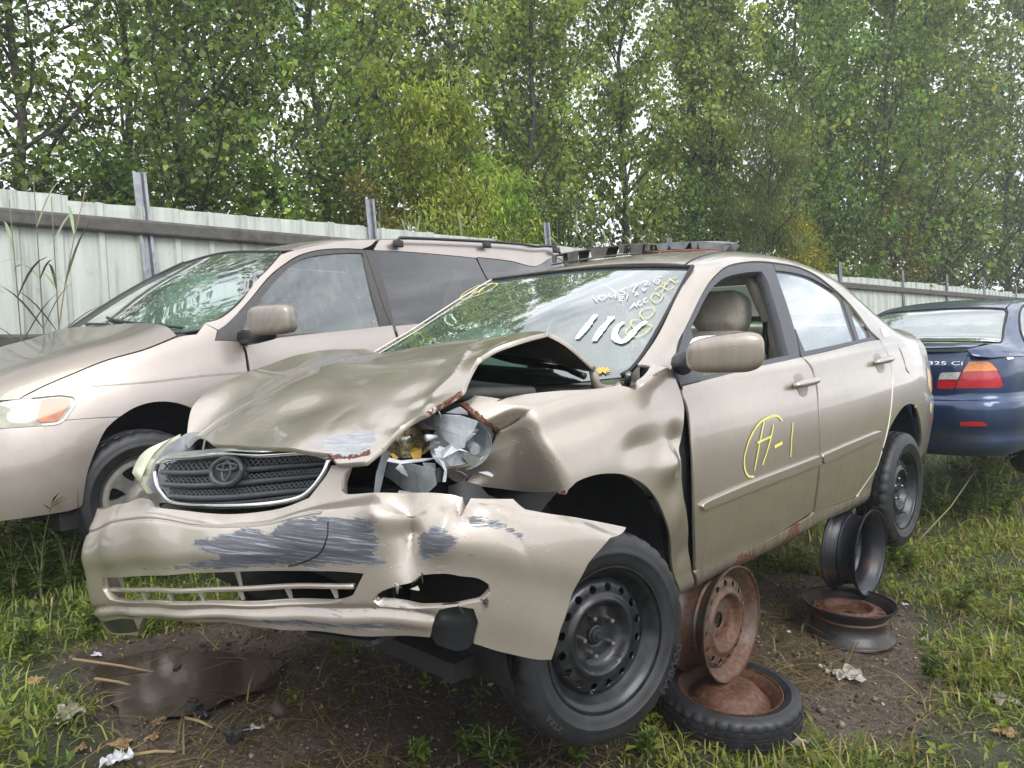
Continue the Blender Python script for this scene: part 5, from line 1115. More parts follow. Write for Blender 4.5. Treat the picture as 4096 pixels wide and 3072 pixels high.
S_dome = lambda u, v: np.stack([np.asarray(u, float).ravel(), dome(np.hypot(np.asarray(u, float).ravel(), np.asarray(v, float).ravel())), np.asarray(v, float).ravel()], 1)
region('wheel_disc', [(x*.84, y*.84) for x, y in out_], S_dome, M_rust, sp, res=.014, flange=.004, flip=True, corner=170)
tyre_build(sp, 'tyre', .062, .176, .250)
MB().tube([(.11, .05, .09), (.125, .085, .10)], .006, 8).build('valve', M_paper, sp)
tag(sp, 'narrow spare tyre with rust red wheel lying flat in the grass', 'tyre')

# ---------------------------------------------------------------- broken plastic on the roof
db = empty('broken_grille_panel', loc=SED_M @ Vector((-1.66, -.1, 1.47)), label='broken grey plastic grille panel lying across the roof of the crashed sedan', cat='car part')
M_deb = simple('weathered_grey_plastic', (.20, .20, .205), .55, 0, 0, .3, 20); M_deb2 = simple('weathered_brown_plastic', (.11, .10, .085), .6, 0, 0, .35, 20)
def debris(name, pts, mat, z0, tip):
    P = [SED_M @ Vector(p)-db.location for p in pts]; back = (SED_M.to_3x3() @ Vector((-.16, 0, .012)))
    b_ = MB(); n = len(P)
    top = P+[p+back for p in P]; th = Vector((0, 0, -.006))
    V = top+[p+th for p in top]; F_ = []
    for i in range(n-1): F_ += [(i, i+1, n+i+1, n+i), (2*n+i, 3*n+i, 3*n+i+1, 2*n+i+1), (i, 2*n+i, 2*n+i+1, i+1), (n+i, n+i+1, 3*n+i+1, 3*n+i)]
    F_ += [(0, n, 3*n, 2*n), (n-1, 3*n-1, 4*n-1, 2*n-1)]
    b_.add(V, F_); b_.build(name, mat, db, False)
    for k, t in enumerate(np.linspace(.04, .97, tip)):
        i = min(int(t*(n-1)), n-2); p = P[i].lerp(P[i+1], t*(n-1)-i); d = (P[i+1]-P[i]).normalized(); w_ = .018+.02*((k*7) % 3)
        h = .045+.012*((k*5) % 3) if tip == 5 else .036
        for q in (Vector(), back*.6):
            MB().prism([p+q-d*w_+th, p+q+d*w_+th, p+q+d*w_*.6+Vector((0, 0, -h)), p+q-d*w_*.8+Vector((0, 0, -h*.95))], back*.04).build('rib', mat, db, False)
    rail = [p+Vector((0, 0, -.052 if tip == 5 else -.042)) for p in P]
    MB().tube(rail, .005, 6).build('lower_edge', simple(name+'_edge', (.30, .11, .07), .6) if tip != 5 else M_deb2, db)
debris('top_panel', D['debris'], M_deb2, 0, 5); debris('top_panel', D['debris2'], M_deb, 0, 6)

# ---------------------------------------------------------------- minivan
M_van = paint('champagne_van_paint', (.43, .375, .335), dirt=.2, low=(.15, .8), rough=.34)
M_vanhood = paint('weathered_van_hood', (.26, .23, .195), dirt=.35, rough=.4, coat=.5)
M_vtrim = simple('grey_brown_trim', (.065, .060, .057), .45, 0, 0, .15, 40)
M_alloy = simple('alloy_wheel', (.50, .47, .43), .35, .8, .3, .15, 30)
M_ambl = simple('faded_amber_lens', (.45, .14, .04), .25, 0, 1, .25, 20); M_milk = simple('milky_lens', (.33, .32, .245), .25, 0, 1, .25, 30)
van = empty('minivan', mat=VAN_M, label='champagne minivan with dark tinted rear windows parked along the metal fence', cat='van')
def vp(name, key, mat=M_van, par=van, **kw):
    return region(name, D[key] if isinstance(key, str) else key, kw.pop('S', S_van), mat, par, **kw)
def w_of(x, z): return 2-(z-.15)/(float(VAN_ZB(x))-.15)
arch = [(-.07+.38*math.cos(a), w_of(-.07+.38*math.cos(a), .36+.455*math.sin(a))) for a in np.linspace(R(215), R(62), 14)]
he = D['van_hood_edge']; hood_l = he[:7]
vp('hood', [(-.20,0),(-.21,.4)]+hood_l+[(.60,.80),(.72,.72),(.84,.5),(.88,0)]+mir([(.60,.80),(.72,.72),(.84,.5)][::-1])+mir(hood_l[::-1])+[(-.21,-.4)], M_vanhood, res=.05, corner=60)
vg = vp('grille', [(.735,.785),(.855,.5),(.892,0),(.855,-.5),(.735,-.785),(.812,-.935),(.97,-.962),(1.046,-.968),(1.046,.968),(.97,.962),(.812,.935)], M_black, res=.05, off=-.006, corner=60)
for xx in (.92, .96, 1.0): MB().tube(line3([(xx, w_) for w_ in np.linspace(-.9, .9, 19)], S_van, off=.002), .008, 6).build('grille_bar', M_chrome if xx == .92 else M_vtrim, vg)
fl = D['van_fender'][:13]+[(-.60,1.5),(-.64,1.93)]+[(-.45,1.93)]+arch+[(.1063,1.2337),(.3258,1.1625),(.344,1.1573),(.2958,1.1004),(.2741,1.0643),(.2829,1.0358),(.3131,1.0139),(.4432,.92),(.5598,.8381),(.60,.81)]
for s_ in (1, -1):
    f_ = (lambda p: p) if s_ > 0 else mir
    vf = vp('fender', f_(fl), res=.035 if s_ > 0 else .07, corner=34)
    vp('door_gap_fill', f_([(-.55,1.0),(-.75,1.0),(-.75,1.9),(-.6,1.9)]), M_dark, res=.1, off=-.02, flange=0)
    vp('front_bumper', f_([(.1089,1.2368),(.3258,1.166),(.3445,1.161),(.3712,1.170),(.4286,1.152),(.5825,1.090),(.80,1.0),(.97,.97),(1.045,1.0),(1.045,1.8),(.90,1.84),(.6268,1.70),(.3716,1.7328),(.3209,1.7278),(.3113,1.7173),(.279,1.5243),(.2291,1.3866),(.1726,1.2819)]), res=.04, corner=34)
    hlm = vp('headlight', f_([(.60,.83)]+D['van_headlight'][1:9]+[(.5825,1.085),(.70,1.03),(.80,.94),(.72,.80)]), M_milk, res=.03, off=-.004, flange=.02)
    vp('amber_lens', f_(D['van_hl_amber']), M_ambl, hlm, res=.03, off=.001, flange=0)
    MB().tube(line3(f_(D['van_headlight'][1:9]), S_van, off=.001), .006, 6).build('lens_seal', M_paper, hlm)
    vp('pillar', f_(D['van_pillar']), res=.05, corner=34)
    fdv = vp('front_door', f_([(-.612,.985),(-.70,.985),(-1.2,.985),(-1.70,.975),(-1.715,1.2),(-1.69,1.93),(-.66,1.93),(-.617,1.5),(-.611,1.1655),(-.62,1.0354)]), res=.05)
    vp('window_frame', f_(D['van_frame']), M_vtrim, fdv, res=.05, holes=[f_(D['van_glass'])], off=-.004, flange=.02)
    vp('window_pane', f_(D['van_glass']), M_sg, fdv, res=.08, off=-.014, flange=0)
    vp('mirror_sail', f_(D['van_sail']), M_vtrim, fdv, res=.05, off=.004)
    vp('pillar_trim', f_(D['van_bpillar']), M_vtrim, van, res=.05, off=-.002)
    sdv = vp('sliding_door', f_([(-1.73,.98),(-2.9,.975),(-2.92,1.93),(-1.71,1.93),(-1.735,1.2)]), res=.08)
    vp('window_pane', f_(D['van_slide_glass']), M_tint, sdv, res=.08, off=-.006)
    rq = vp('rear_quarter', f_([(-2.94,.975),(-3.9,.97),(-4.05,1.0),(-4.1,1.9),(-3.45,1.93),(-3.38,1.5),(-3.2,1.3),(-3.0,1.25),(-2.94,1.3)]), res=.08)
    vp('window_pane', f_(D['van_rear_glass']), M_tint, rq, res=.08, off=-.006)
    vp('roof_rail', f_([(-1.78,.335),(-2.6,.33),(-3.85,.34),(-3.97,.52)]+[(a_, b_-.004) for a_, b_ in D['van_rear_glass'][3::-1]]+[(a_, b_-.004) for a_, b_ in D['van_slide_glass'][2::-1]]), M_van, res=.06, corner=30)
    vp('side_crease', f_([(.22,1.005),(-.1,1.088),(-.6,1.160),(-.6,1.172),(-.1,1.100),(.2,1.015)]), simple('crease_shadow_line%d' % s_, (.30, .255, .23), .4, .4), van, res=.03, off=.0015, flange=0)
    # roof rack
    P = line3(f_([(-1.86,.40),(-2.3,.39),(-3.3,.39),(-3.75,.42)]), S_van, off=.05); P[0] -= (P[0]-P[3])*.0; P[:4, 2] -= np.linspace(.045, 0, 4); P[-4:, 2] -= np.linspace(0, .05, 4)
    rk = MB().tube(P, .011, 8).build('roof_rack', M_black, van)
    for k in (2, len(P)//2, len(P)-4): MB().box(P[k]-np.array([0, 0, .026]), (.09, .022, .05)).build('rack_foot', M_black, rk, True, .01)
vp('roof', [(-1.10,.35),(-1.5,.335),(-1.76,.33),(-2.6,.325),(-3.85,.335),(-3.95,0),(-3.85,-.335),(-2.6,-.325),(-1.76,-.33),(-1.5,-.335),(-1.10,-.35),(-1.05,0)], simple('oxidised_roof', (.26, .225, .19), .4, .4, .4, .25, 8), res=.08)
vp('tailgate', [(-3.97,.3),(-4.08,.7),(-4.12,1.3),(-4.12,1.8),(-4.14,0),(-4.12,-1.8),(-4.12,-1.3),(-4.08,-.7),(-3.97,-.3)], res=.15)
vw = [(-1.02,.0),(-1.04,.24),(-1.05,.53),(-1.04,.80),(-.90,1.0)]+D['van_ws'][5:]
vws = region('windscreen', vw, S_vshield, M_ws, van, us=.72, vs=.9, res=.08, flange=0)
MB().tube(line3(vw[4:]+vw[:1], S_vshield, .72, .9, .0), .010, 8).build('windscreen_seal', M_rubber, vws)
MB().tube(line3(vw[:5], S_vshield, .72, .9, .0), .016, 8).build('windscreen_seal', M_rubber, vws)
for pts in ([(.85,.03),(.2,.06),(-.05,.10)], [(.15,.02),(-.45,.05),(-.7,.09)]): MB().tube(line3(pts, S_vshield, .72, .9, .012), .009, 6).build('wiper', M_black, van)
b = MB(); b.box((-.33, 0, 1.08), (.36, 1.46, .14)); b.build('cowl', M_black, van, True, .03)
b = MB(); b.box((-.80, 0, 1.0), (.5, 1.5, .16)); b.build('dashboard', M_vtrim, van, True, .04)
b = MB(); b.box((-1.05, 0, 1.50), (.02, .24, .07)); b.build('rear_view_mirror', M_black, van, True, .02)
for y_ in (.40, -.40):
    V, F_ = rbox((.16, .5, .66), .45, 7); o = mk('seat_back', V, F_, M_vtrim, van); o.location = (-1.65, y_, 1.0); o.rotation_euler = (0, R(-14), 0)
    V, F_ = rbox((.11, .27, .18), .5, 7); o = mk('headrest', V, F_, M_vtrim, van); o.location = (-1.76, y_, 1.42)
b = MB(); b.box((-1.7, 0, .30), (4.2, 1.7, .1)); b.box((.45, 0, .5), (.5, 1.3, .35)); b.build('underbody', M_dark, van, False)
# mirror
c, r_, t_ = [Vector(p) for p in D['van_mirror3']]
mo = empty('door_mirror'); mo.parent = van
V, F_ = rbox((.13, (r_-c).length*2*.92, (t_-c).z*2), .5, 10)
for v in V: v[0] *= 1-.2*(v[1] < 0)
o = mk('mirror_housing', V, F_, simple('brown_mirror_paint', (.29, .255, .215), .35, .4, .5), mo); o.location = c; o.rotation_euler = (0, 0, R(25))
MB().tube([c+Vector((.03, -.26, -.09)), c+Vector((.03, -.12, -.09)), c+Vector((0, 0, -.075))], [.045, .035, .03], 8).build('mirror_arm', M_black, mo)
# wheels
def alloy(M):
    k = 1.05; w_ = MB().lathe([(r*k, h*1.15) for r, h in RIM_OUT+RIM_IN], 64, 'y', closed=True).build('wheel', M_alloy, van, True, edge=R(60)); w_.matrix_local = M
    prf = itp([.0, .03, .05, .08, .13, .17, .19], [.060, .060, .056, .052, .060, .066, .064])
    S = lambda u, v: np.stack([np.asarray(u, float).ravel(), prf(np.hypot(np.asarray(u, float).ravel(), np.asarray(v, float).ravel())), np.asarray(v, float).ravel()], 1)
    hs = []
    for i in range(7):
        a = 2*math.pi*i/7+.25; q = [(.085, 0), (.125, -.026), (.158, -.034), (.166, -.024), (.167, .012), (.160, .030), (.13, .026)]
        hs.append([(x*math.cos(a)-y*math.sin(a), x*math.sin(a)+y*math.cos(a)) for x, y in q])
    region('wheel_disc', [(.195*math.cos(a), .195*math.sin(a)) for a in np.linspace(0, 2*math.pi, 60, False)], S, M_alloy, w_, res=.014, holes=hs, flip=True, flange=.03, corner=170)
    MB().lathe([(.0, -.02), (.17, -.03)], 24, 'y').build('brake_disc', M_rustblack, w_)
    t = tyre_build(w_, 'tyre', .108, .205, .335, None, 120); return w_
alloy(wheel_m(0, .82, .34, R(-8))); alloy(wheel_m(0, -.82, .34, R(-8)) @ Matrix.Rotation(math.pi, 4, 'Z')); alloy(wheel_m(-3.0, .82, .34)); alloy(wheel_m(-3.0, -.82, .34) @ Matrix.Rotation(math.pi, 4, 'Z'))
for sg in (1, -1):
    for x_ in (-.07, -3.0):
        V = []; F_ = []
        for k in range(21):
            a = R(-15)+R(210)*k/20
            for y_ in (sg*.45, sg*.90): V.append((x_+.40*math.cos(a), y_, .36+.47*math.sin(a)))
        F_ = [(2*k, 2*k+1, 2*k+3, 2*k+2) for k in range(20)]; V.append((x_, sg*.45, .36)); F_ += [(2*k, 2*k+2, 42) for k in range(20)]
        mk('wheel_housing', V, F_, M_dark, van)

# ---------------------------------------------------------------- dark blue coupe
M_blue = paint('dark_blue_paint', (.012, .036, .100), rough=.3, metal=.5, dirt=.12, coat=1.0)
cpe = empty('coupe', mat=CPE_M, label='dark blue two-door coupe with red and amber tail light', cat='car')
def cp(name, pts, mat=M_blue, par=cpe, S=S_brear, **kw):
    return region(name, pts, S, mat, par, flip=(S is S_brear), **kw)
lid = D['cp_lid']
lamp = D['cp_lamp']; inner = D['cp_inner']
edge = [(-.592,.955),(-.5719,.8861),(-.553,.817),(-.5258,.7473),(-.4928,.6842),(-.4631,.6505),(-.4377,.640),(-.35,.6355)]
out = [(-2.6,.60),(-2.6,.90),(-2.0,.925),(-1.2,.945),(-.85,.955)]+edge+mir2(edge[::-1]) if False else None
m1 = lambda pts: [(-a, b_) for a, b_ in pts]
cp('rear_body', [(-4.6,.605),(-4.6,.86),(-2.0,.925),(-1.2,.945),(-.85,.955)]+edge+m1(edge[::-1])+m1([(-4.6,.605),(-4.6,.86),(-2.0,.925),(-1.2,.945),(-.85,.955)][::-1]), res=.06, holes=[lamp, m1(lamp)], corner=34)
ld = cp('boot_lid', [(p[0]+.004, p[1]) for p in edge]+m1([(p[0]+.004, p[1]) for p in edge][::-1]), res=.05, holes=[inner, m1(inner)], corner=34, off=.002)
for f_ in ((lambda p: p), m1):
    tl = cp('tail_light', f_(lamp), M_red, res=.03, off=-.002, flange=.012); cp('amber_lens', f_(D['cp_amber']), M_amber, tl, res=.03, off=.002, flange=.003)
    ti = cp('inner_tail_light', f_(inner), M_red, ld, res=.03, off=-.002, flange=.012); cp('reverse_lens', f_(D['cp_white']), M_clear, ti, res=.03, off=.002, flange=.003)
    cp('reflector', f_(D['cp_reflector']), M_red, res=.02, off=.006, flange=.008)
bz = [(s_, .595+.02*(abs(s_)/1.06)**2) for s_ in np.linspace(-1.22, 1.22, 28)]
cp('bumper', bz+[(1.22,.24),(.9,.20),(0,.19),(-.9,.20),(-1.22,.24)], res=.05, corner=60)
cp('lower_slot', [(-.73,.318),(-.70,.345),(-.4,.358),(0,.36),(.4,.358),(.70,.345),(.73,.318),(0,.315)], M_black, res=.05, off=.003, flange=.002)
cp('sill', [(-1.96,.24),(-1.90,.60),(-3.95,.60),(-3.95,.24)], res=.1)
cp('sill', [(1.96,.24),(1.90,.60),(3.95,.60),(3.95,.24)], res=.1)
V, F_ = text_mesh('325 Ci', .052, .002)
bd = D['cp_badge']; u0_, u1_, z0_ = bd[0][0], bd[1][0], bd[0][1]
wd = max(v.x for v in V)-min(v.x for v in V); k = abs(u1_-u0_)/wd*1.06
uu = np.array([(u0_+u1_)/2+.008-v.x*k for v in V]); zz = np.array([z0_+v.y*.72 for v in V])
P = S_brear(uu, zz)-normals(S_brear, uu, zz)*np.array([[.004+v.z] for v in V])
b = MB(); b.add(P, F_); b.build('model_badge', M_chrome, ld, False)
cp('inspection_sticker', D['cp_sticker'], M_paper, res=.03, off=.002, flange=0)
# upper body on the shell
sw = [(.30,-.43),(.08,-.50),(-.14,-.625),(-.25,-.76),(-.20,-.88),(0,-.95),(1.2,-.95),(1.75,-.80),(1.35,-.45),(.8,-.40)]
gls = [(.1539,-.3201),(.0883,-.3565),(-.2454,-.4383),(-.5272,-.5415),(-.6787,-.4151),(-.7041,-.2507),(-.71,0),(-.7041,.2507),(-.6787,.4151),(-.5272,.5415),(-.2454,.4383),(.0883,.3565),(.1539,.3201),(.16,.12),(.16,-.12)]
for f_ in ((lambda p: p), mir):
    qp = cp('quarter_panel', f_([(-.93,-.60),(-.70,-.58),(-.54,-.56),(-.2454,-.455),(.09,-.372),(.17,-.335),(.6,-.31),(1.1,-.31),(1.5,-.33),(1.62,-.42),(1.95,-.80),(2.2,-1.0),(-.3,-1.04),(-.85,-1.0),(-.94,-.85)]), S=S_bmw, holes=[f_(sw)], res=.07)
    cp('side_window', f_(sw), M_sg, qp, S=S_bmw, res=.1, off=-.008)
    MB().tube(line3(f_(sw+sw[:1]), S_bmw, off=.001), .008, 6).build('window_seal', M_rubber, qp)
cp('roof', [(.18,-.32),(.6,-.30),(1.1,-.30),(1.45,-.32),(1.5,0),(1.45,.32),(1.1,.30),(.6,.30),(.18,.32),(.185,0)], S=S_bmw, res=.08)
cp('boot_top', [(-.715,-.36),(-.70,-.52),(-.88,-.55),(-.955,-.3),(-.965,0),(-.955,.3),(-.88,.55),(-.70,.52),(-.715,.36),(-.73,0)], S=S_bmw, res=.06, par=ld)
rg = cp('rear_window', gls, M_ws, S=S_bmw, res=.08, off=-.004)
MB().tube(line3(gls+gls[:1], S_bmw, off=.0), .007, 6).build('window_seal', M_rubber, rg)
cp('windscreen', [(1.52,-.33),(1.95,-.78),(2.2,-.5),(2.25,0),(2.2,.5),(1.95,.78),(1.52,.33),(1.55,0)], M_ws, S=S_bmw, res=.1)
cp('bonnet', [(2.3,-.7),(3.0,-.7),(3.4,0),(3.0,.7),(2.3,.7),(2.32,0)], S=S_bmw, res=.12)
b = MB(); b.box((1.2, 0, .28), (3.9, 1.45, .1)); b.box((-.55, 0, .32), (.6, 1.2, .2)); b.build('underbody', M_dark, cpe, False)
b = MB(); b.box((.9, 0, .66), (1.6, 1.3, .5)); b.build('cabin_floor', simple('grey_carpet', (.10, .10, .11), .9), cpe, False)
V, F_ = rbox((.2, 1.2, .5), .4, 7); o = mk('rear_seat', V, F_, simple('grey_leather', (.30, .30, .30), .6), cpe); o.location = (.25, 0, .92)
for y_ in (.72, -.72):
    w_ = MB().lathe([(r, h) for r, h in RIM_OUT+RIM_IN], 48, 'y', closed=True).build('wheel', M_alloy, cpe, True, edge=R(60)); w_.matrix_local = wheel_m(0, y_, .27); tyre_build(w_, n=96)
    w_ = MB().lathe([(r, h) for r, h in RIM_OUT+RIM_IN], 48, 'y', closed=True).build('wheel', M_alloy, cpe, True, edge=R(60)); w_.matrix_local = wheel_m(2.72, y_, .27); tyre_build(w_, n=96)
for sg in (1, -1):
    V = [(.37*math.cos(a), y_, .30+.37*math.sin(a)) for a in np.linspace(R(-10), R(190), 18) for y_ in (sg*.5, sg*.83)]; V.append((0, sg*.5, .3))
    mk('wheel_housing', V, [(2*k, 2*k+1, 2*k+3, 2*k+2) for k in range(17)]+[(2*k, 2*k+2, 36) for k in range(17)], M_dark, cpe)
MB().tube([(-.55, .45, .28), (-.95, .45, .27)], .03, 10).build('exhaust', M_rustblack, cpe)

# ---------------------------------------------------------------- corrugated metal fence
FD = Vector((.735, .6775, 0)).normalized(); FN = Vector((-.6775, .735, 0)).normalized(); F0 = 7.0
def fpt(s, z, off=0.0): return FD*s+FN*(F0+off)+Vector((0, 0, z))
def ftop(s): return 2.585-.0125*s
m, nt, b = nmat('pale_green_sheet_metal')
st = noise(nt, tco(nt, (9, 9, .55)), 1.0, 5, .65); sp_ = noise(nt, tco(nt), 11, 6, .7)
c = ramp(nt, st, [(.33, (.27, .285, .25)), (.47, (.46, .49, .44)), (.7, (.56, .59, .53))]); c = mixc(nt, ramp(nt, sp_, [(.60, (0, 0, 0)), (.78, (.55, .55, .55))]), c, (.17, .165, .135))
nt.links.new(c, b.inputs['Base Color']); b.inputs['Roughness'].default_value = .5; b.inputs['Metallic'].default_value = .05
M_sheet = m
M_rail = simple('weathered_steel_rail', (.085, .080, .070), .7, .1, 0, .35, 12, .2); M_post = simple('galvanised_steel', (.30, .31, .33), .42, .75, 0, .25, 16)
fence = empty('metal_fence', loc=FD*2+FN*F0, label='long pale green corrugated metal fence with brown rails and steel channel posts', cat='fence')
loc0 = fence.location.copy()
prof_u = []; pitch = .305
for k in range(3):
    a = k*pitch; prof_u += [(a, 0), (a+.205, 0), (a+.222, -.022), (a+.262, -.022), (a+.279, 0)]
prof_u += [(.93, .0)]
def sheet_mesh(i):
    V = []; n = len(prof_u); rows_ = [(-2.9, 0), (-1.2, 0), (-.05, 0), (0, 0)]
    for zz, _ in rows_:
        for a, o_ in prof_u: V.append(FD*(a-.465)+FN*(o_+rng.normal(0, .0012))+Vector((0, 0, zz+(rng.normal(0, .003) if zz == 0 else 0))))
    F_ = [(j*n+i_, j*n+i_+1, (j+1)*n+i_+1, (j+1)*n+i_) for j in range(3) for i_ in range(n-1)]
    me = bpy.data.meshes.new('sheet'); me.from_pydata(V, [], F_); me.materials.append(M_sheet); return me
variants = [sheet_mesh(i) for i in range(5)]
for k in range(44):
    s_ = -5.2+k*.915; o = bpy.data.objects.new('sheet', variants[k % 5]); COL.objects.link(o); o.parent = fence
    o.location = fpt(s_, ftop(s_)+random.gauss(0, .012), .004*(k % 2))-loc0; o.rotation_euler = (0, random.gauss(0, .004), 0)
posts = [-2.4, -.05, 2.29, 4.56, 7.18, 9.8, 12.7, 15.54, 18.75, 21.61, 24.55, 27.6, 30.5]
for i, s_ in enumerate(posts):
    a = Vector((0, 0, ftop(s_)+.27+random.uniform(-.04, .03))); e = Vector((0, 0, -.1)); lean = FD*-.0-Vector((.055, 0, 0))
    b = MB()
    pr = [(-.055,-.005),(-.032,-.005),(-.020,.030),(.020,.030),(.032,-.005),(.055,-.005)]
    V = []
    for h in (e, a):
        base = fpt(s_, h.z, -.085)-loc0+lean*(h.z-1.0)
        for (x_, y_) in pr: V.append(base+FD*x_+FN*y_)
        for (x_, y_) in pr[::-1]: V.append(base+FD*x_*.96+FN*(y_+.006))
    n = len(pr)*2; b.add(V, [(j, (j+1) % n, n+(j+1) % n, n+j) for j in range(n)]+[tuple(range(n, 2*n))])
    po = b.build('post', M_post, fence, False)
for s0, s1 in zip(posts[:-1], posts[1:]):
    for dz0, dz1 in ((-.145, -.265), (-1.10, -1.20), (-2.05, -2.15)):
        V = []
        for s_ in (s0, s1):
            t = ftop(s_)
            for off, z_ in ((-.022, t+dz0), (-.075, t+dz0), (-.085, t+dz0-.02), (-.085, t+dz1+.015), (-.075, t+dz1), (-.022, t+dz1)): V.append(fpt(s_, z_, off)-loc0)
        b = MB(); b.add(V, [(j, (j+1) % 6, 6+(j+1) % 6, 6+j) for j in range(6)]+[(0,1,2,3,4,5), (11,10,9,8,7,6)]); b.build('rail', M_rail, fence, False)

# ---------------------------------------------------------------- ground, puddle, grass
MUD1 = [(-1.95,3.15),(-1.5,3.35),(-.87,3.55),(-.04,3.6),(.5,3.2),(.35,2.55),(.18,2.1),(-.2,1.7),(-.95,1.7),(-1.08,2.2),(-1.40,2.50)]
MUD2 = [(.6,3.5),(1.0,4.1),(1.6,4.5),(2.05,4.1),(1.9,3.4),(1.68,2.96),(1.41,2.61),(1.05,2.50),(.9,2.7),(.7,3.0)]
PUD = [(-1.62,3.02),(-1.45,3.12),(-1.22,3.05),(-1.0,2.92),(-1.05,2.75),(-1.20,2.66),(-1.32,2.62),(-1.48,2.78)]
PZ = float(gz(-1.28, 2.85))-.012
def mudmask(x, y):
    m = np.zeros(len(x))
    for p in (MUD1, MUD2):
        d = pdist(x, y, p); m = np.maximum(m, np.where(inpoly(x, y, p), np.clip(.5+d/.25, 0, 1), np.clip(.5-d/.35, 0, 1)))
    return m
def pud(x, y):
    d = pdist(x, y, PUD); return np.where(inpoly(x, y, PUD), d, -d)
def gfull(x, y):
    x = np.asarray(x, float).ravel(); y = np.asarray(y, float).ravel()
    t = np.clip(pud(x, y)/.16+.85, 0, 1); t = t*t*(3-2*t)
    return gz(x, y)*(1-t)+t*(PZ-.026)
_p = rng.uniform(0, 6.28, (40, 2)); _fr = rng.normal(0, 1, (40, 2))
def rough_(x, y):
    h = np.zeros(len(x))
    for k in range(40):
        f = 5+k*1.6; h += np.sin(x*_fr[k, 0]*f+_p[k, 0])*np.sin(y*_fr[k, 1]*f+_p[k, 1])/(f**.9)
    return h*.035
def axis(a, b, dense0, dense1, fine):
    mid = np.arange(dense0, dense1, fine); lo = dense0-np.geomspace(fine, dense0-a, 26)[::-1]; hi = dense1+np.geomspace(fine, b-dense1, 26); return np.r_[lo, mid, hi]
gx = axis(-250, 250, -3.6, 4.4, .028); gy = axis(-200, 300, 1.6, 6.2, .028)
X, Y = np.meshgrid(gx, gy); xf, yf = X.ravel(), Y.ravel()
near = np.exp(-np.maximum(0, np.maximum(np.abs(xf)-4.5, np.abs(yf-3.9)-3))**2)
z = gfull(xf, yf)+rough_(xf, yf)*near*np.clip(-pud(xf, yf)/.15, .45, 1)
V = np.stack([xf, yf, z], 1); nxg = len(gx); nyg = len(gy)
I = np.arange(nxg*nyg).reshape(nyg, nxg); Fq = np.stack([I[:-1, :-1], I[:-1, 1:], I[1:, 1:], I[1:, :-1]], -1).reshape(-1, 4)
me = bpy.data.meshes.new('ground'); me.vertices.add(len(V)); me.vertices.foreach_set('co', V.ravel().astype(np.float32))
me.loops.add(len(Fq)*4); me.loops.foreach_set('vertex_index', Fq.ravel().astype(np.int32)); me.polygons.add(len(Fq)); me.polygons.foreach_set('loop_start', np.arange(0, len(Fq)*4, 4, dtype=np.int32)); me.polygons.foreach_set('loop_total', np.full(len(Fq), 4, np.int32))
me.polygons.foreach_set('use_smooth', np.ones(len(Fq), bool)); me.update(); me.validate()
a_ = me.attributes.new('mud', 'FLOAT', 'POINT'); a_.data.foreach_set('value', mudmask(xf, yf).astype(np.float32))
a_ = me.attributes.new('wet', 'FLOAT', 'POINT'); a_.data.foreach_set('value', np.maximum(np.clip(pud(xf, yf)/.25+1.0, 0, 1), 1.25*np.exp(-((xf-.05)/.62)**2-((yf-2.75)/.75)**2)).clip(0, 1).astype(np.float32))  # puddle rim is wet; spot under the sedan: wet mud plus painted-in shade
m, nt, b = nmat('muddy_ground')
n1 = noise(nt, tco(nt), 7, 6, .65); n2 = noise(nt, tco(nt), 45, 5, .7); n3 = noise(nt, tco(nt), 160, 3, .6)
mud = ramp(nt, n2, [(.28, (.018, .012, .008)), (.47, (.068, .045, .028)), (.66, (.150, .108, .072))])
peb = nd(nt, 'ShaderNodeTexVoronoi'); peb.inputs['Scale'].default_value = 70; nt.links.new(tco(nt), peb.inputs['Vector'])
sepc = nt.nodes.new('ShaderNodeSeparateColor'); nt.links.new(peb.outputs['Color'], sepc.inputs[0])
pk = math_(nt, 'MULTIPLY', math_(nt, 'GREATER_THAN', sepc.outputs[0], .72), math_(nt, 'LESS_THAN', peb.outputs['Distance'], .42))
pc = ramp(nt, sepc.outputs[1], [(0, (.05, .045, .04)), (.6, (.13, .11, .09)), (1, (.30, .27, .23))])
mud = mixc(nt, math_(nt, 'MULTIPLY', pk, .8), mud, pc)
soil = ramp(nt, n1, [(.3, (.020, .022, .008)), (.55, (.035, .040, .014)), (.75, (.055, .050, .022))])
mk0 = math_(nt, 'ADD', attr(nt, 'mud').outputs['Fac'], math_(nt, 'MULTIPLY', math_(nt, 'SUBTRACT', n1, .5), 1.2))
c = mixc(nt, ramp(nt, mk0, [(.35, (0, 0, 0)), (.6, (1, 1, 1))]), soil, mud)
wet = attr(nt, 'wet').outputs['Fac']; c = mixc(nt, math_(nt, 'MULTIPLY', wet, .80), c, (.018, .012, .008))  # darkens wet soil, and deepens the shade below the sedan by colour
nt.links.new(c, b.inputs['Base Color'])
nt.links.new(ramp(nt, n2, [(.35, (.35, .35, .35)), (.6, (.8, .8, .8))]), b.inputs['Roughness'])
hh = math_(nt, 'ADD', math_(nt, 'MULTIPLY', n2, .6), math_(nt, 'ADD', math_(nt, 'MULTIPLY', n3, .25), math_(nt, 'MULTIPLY', math_(nt, 'MULTIPLY', pk, math_(nt, 'SUBTRACT', .42, peb.outputs['Distance'])), 1.4))); bump(nt, b, hh, .9, .02)
me.materials.append(m); o = bpy.data.objects.new('ground', me); COL.objects.link(o); tag(o, kind='structure')
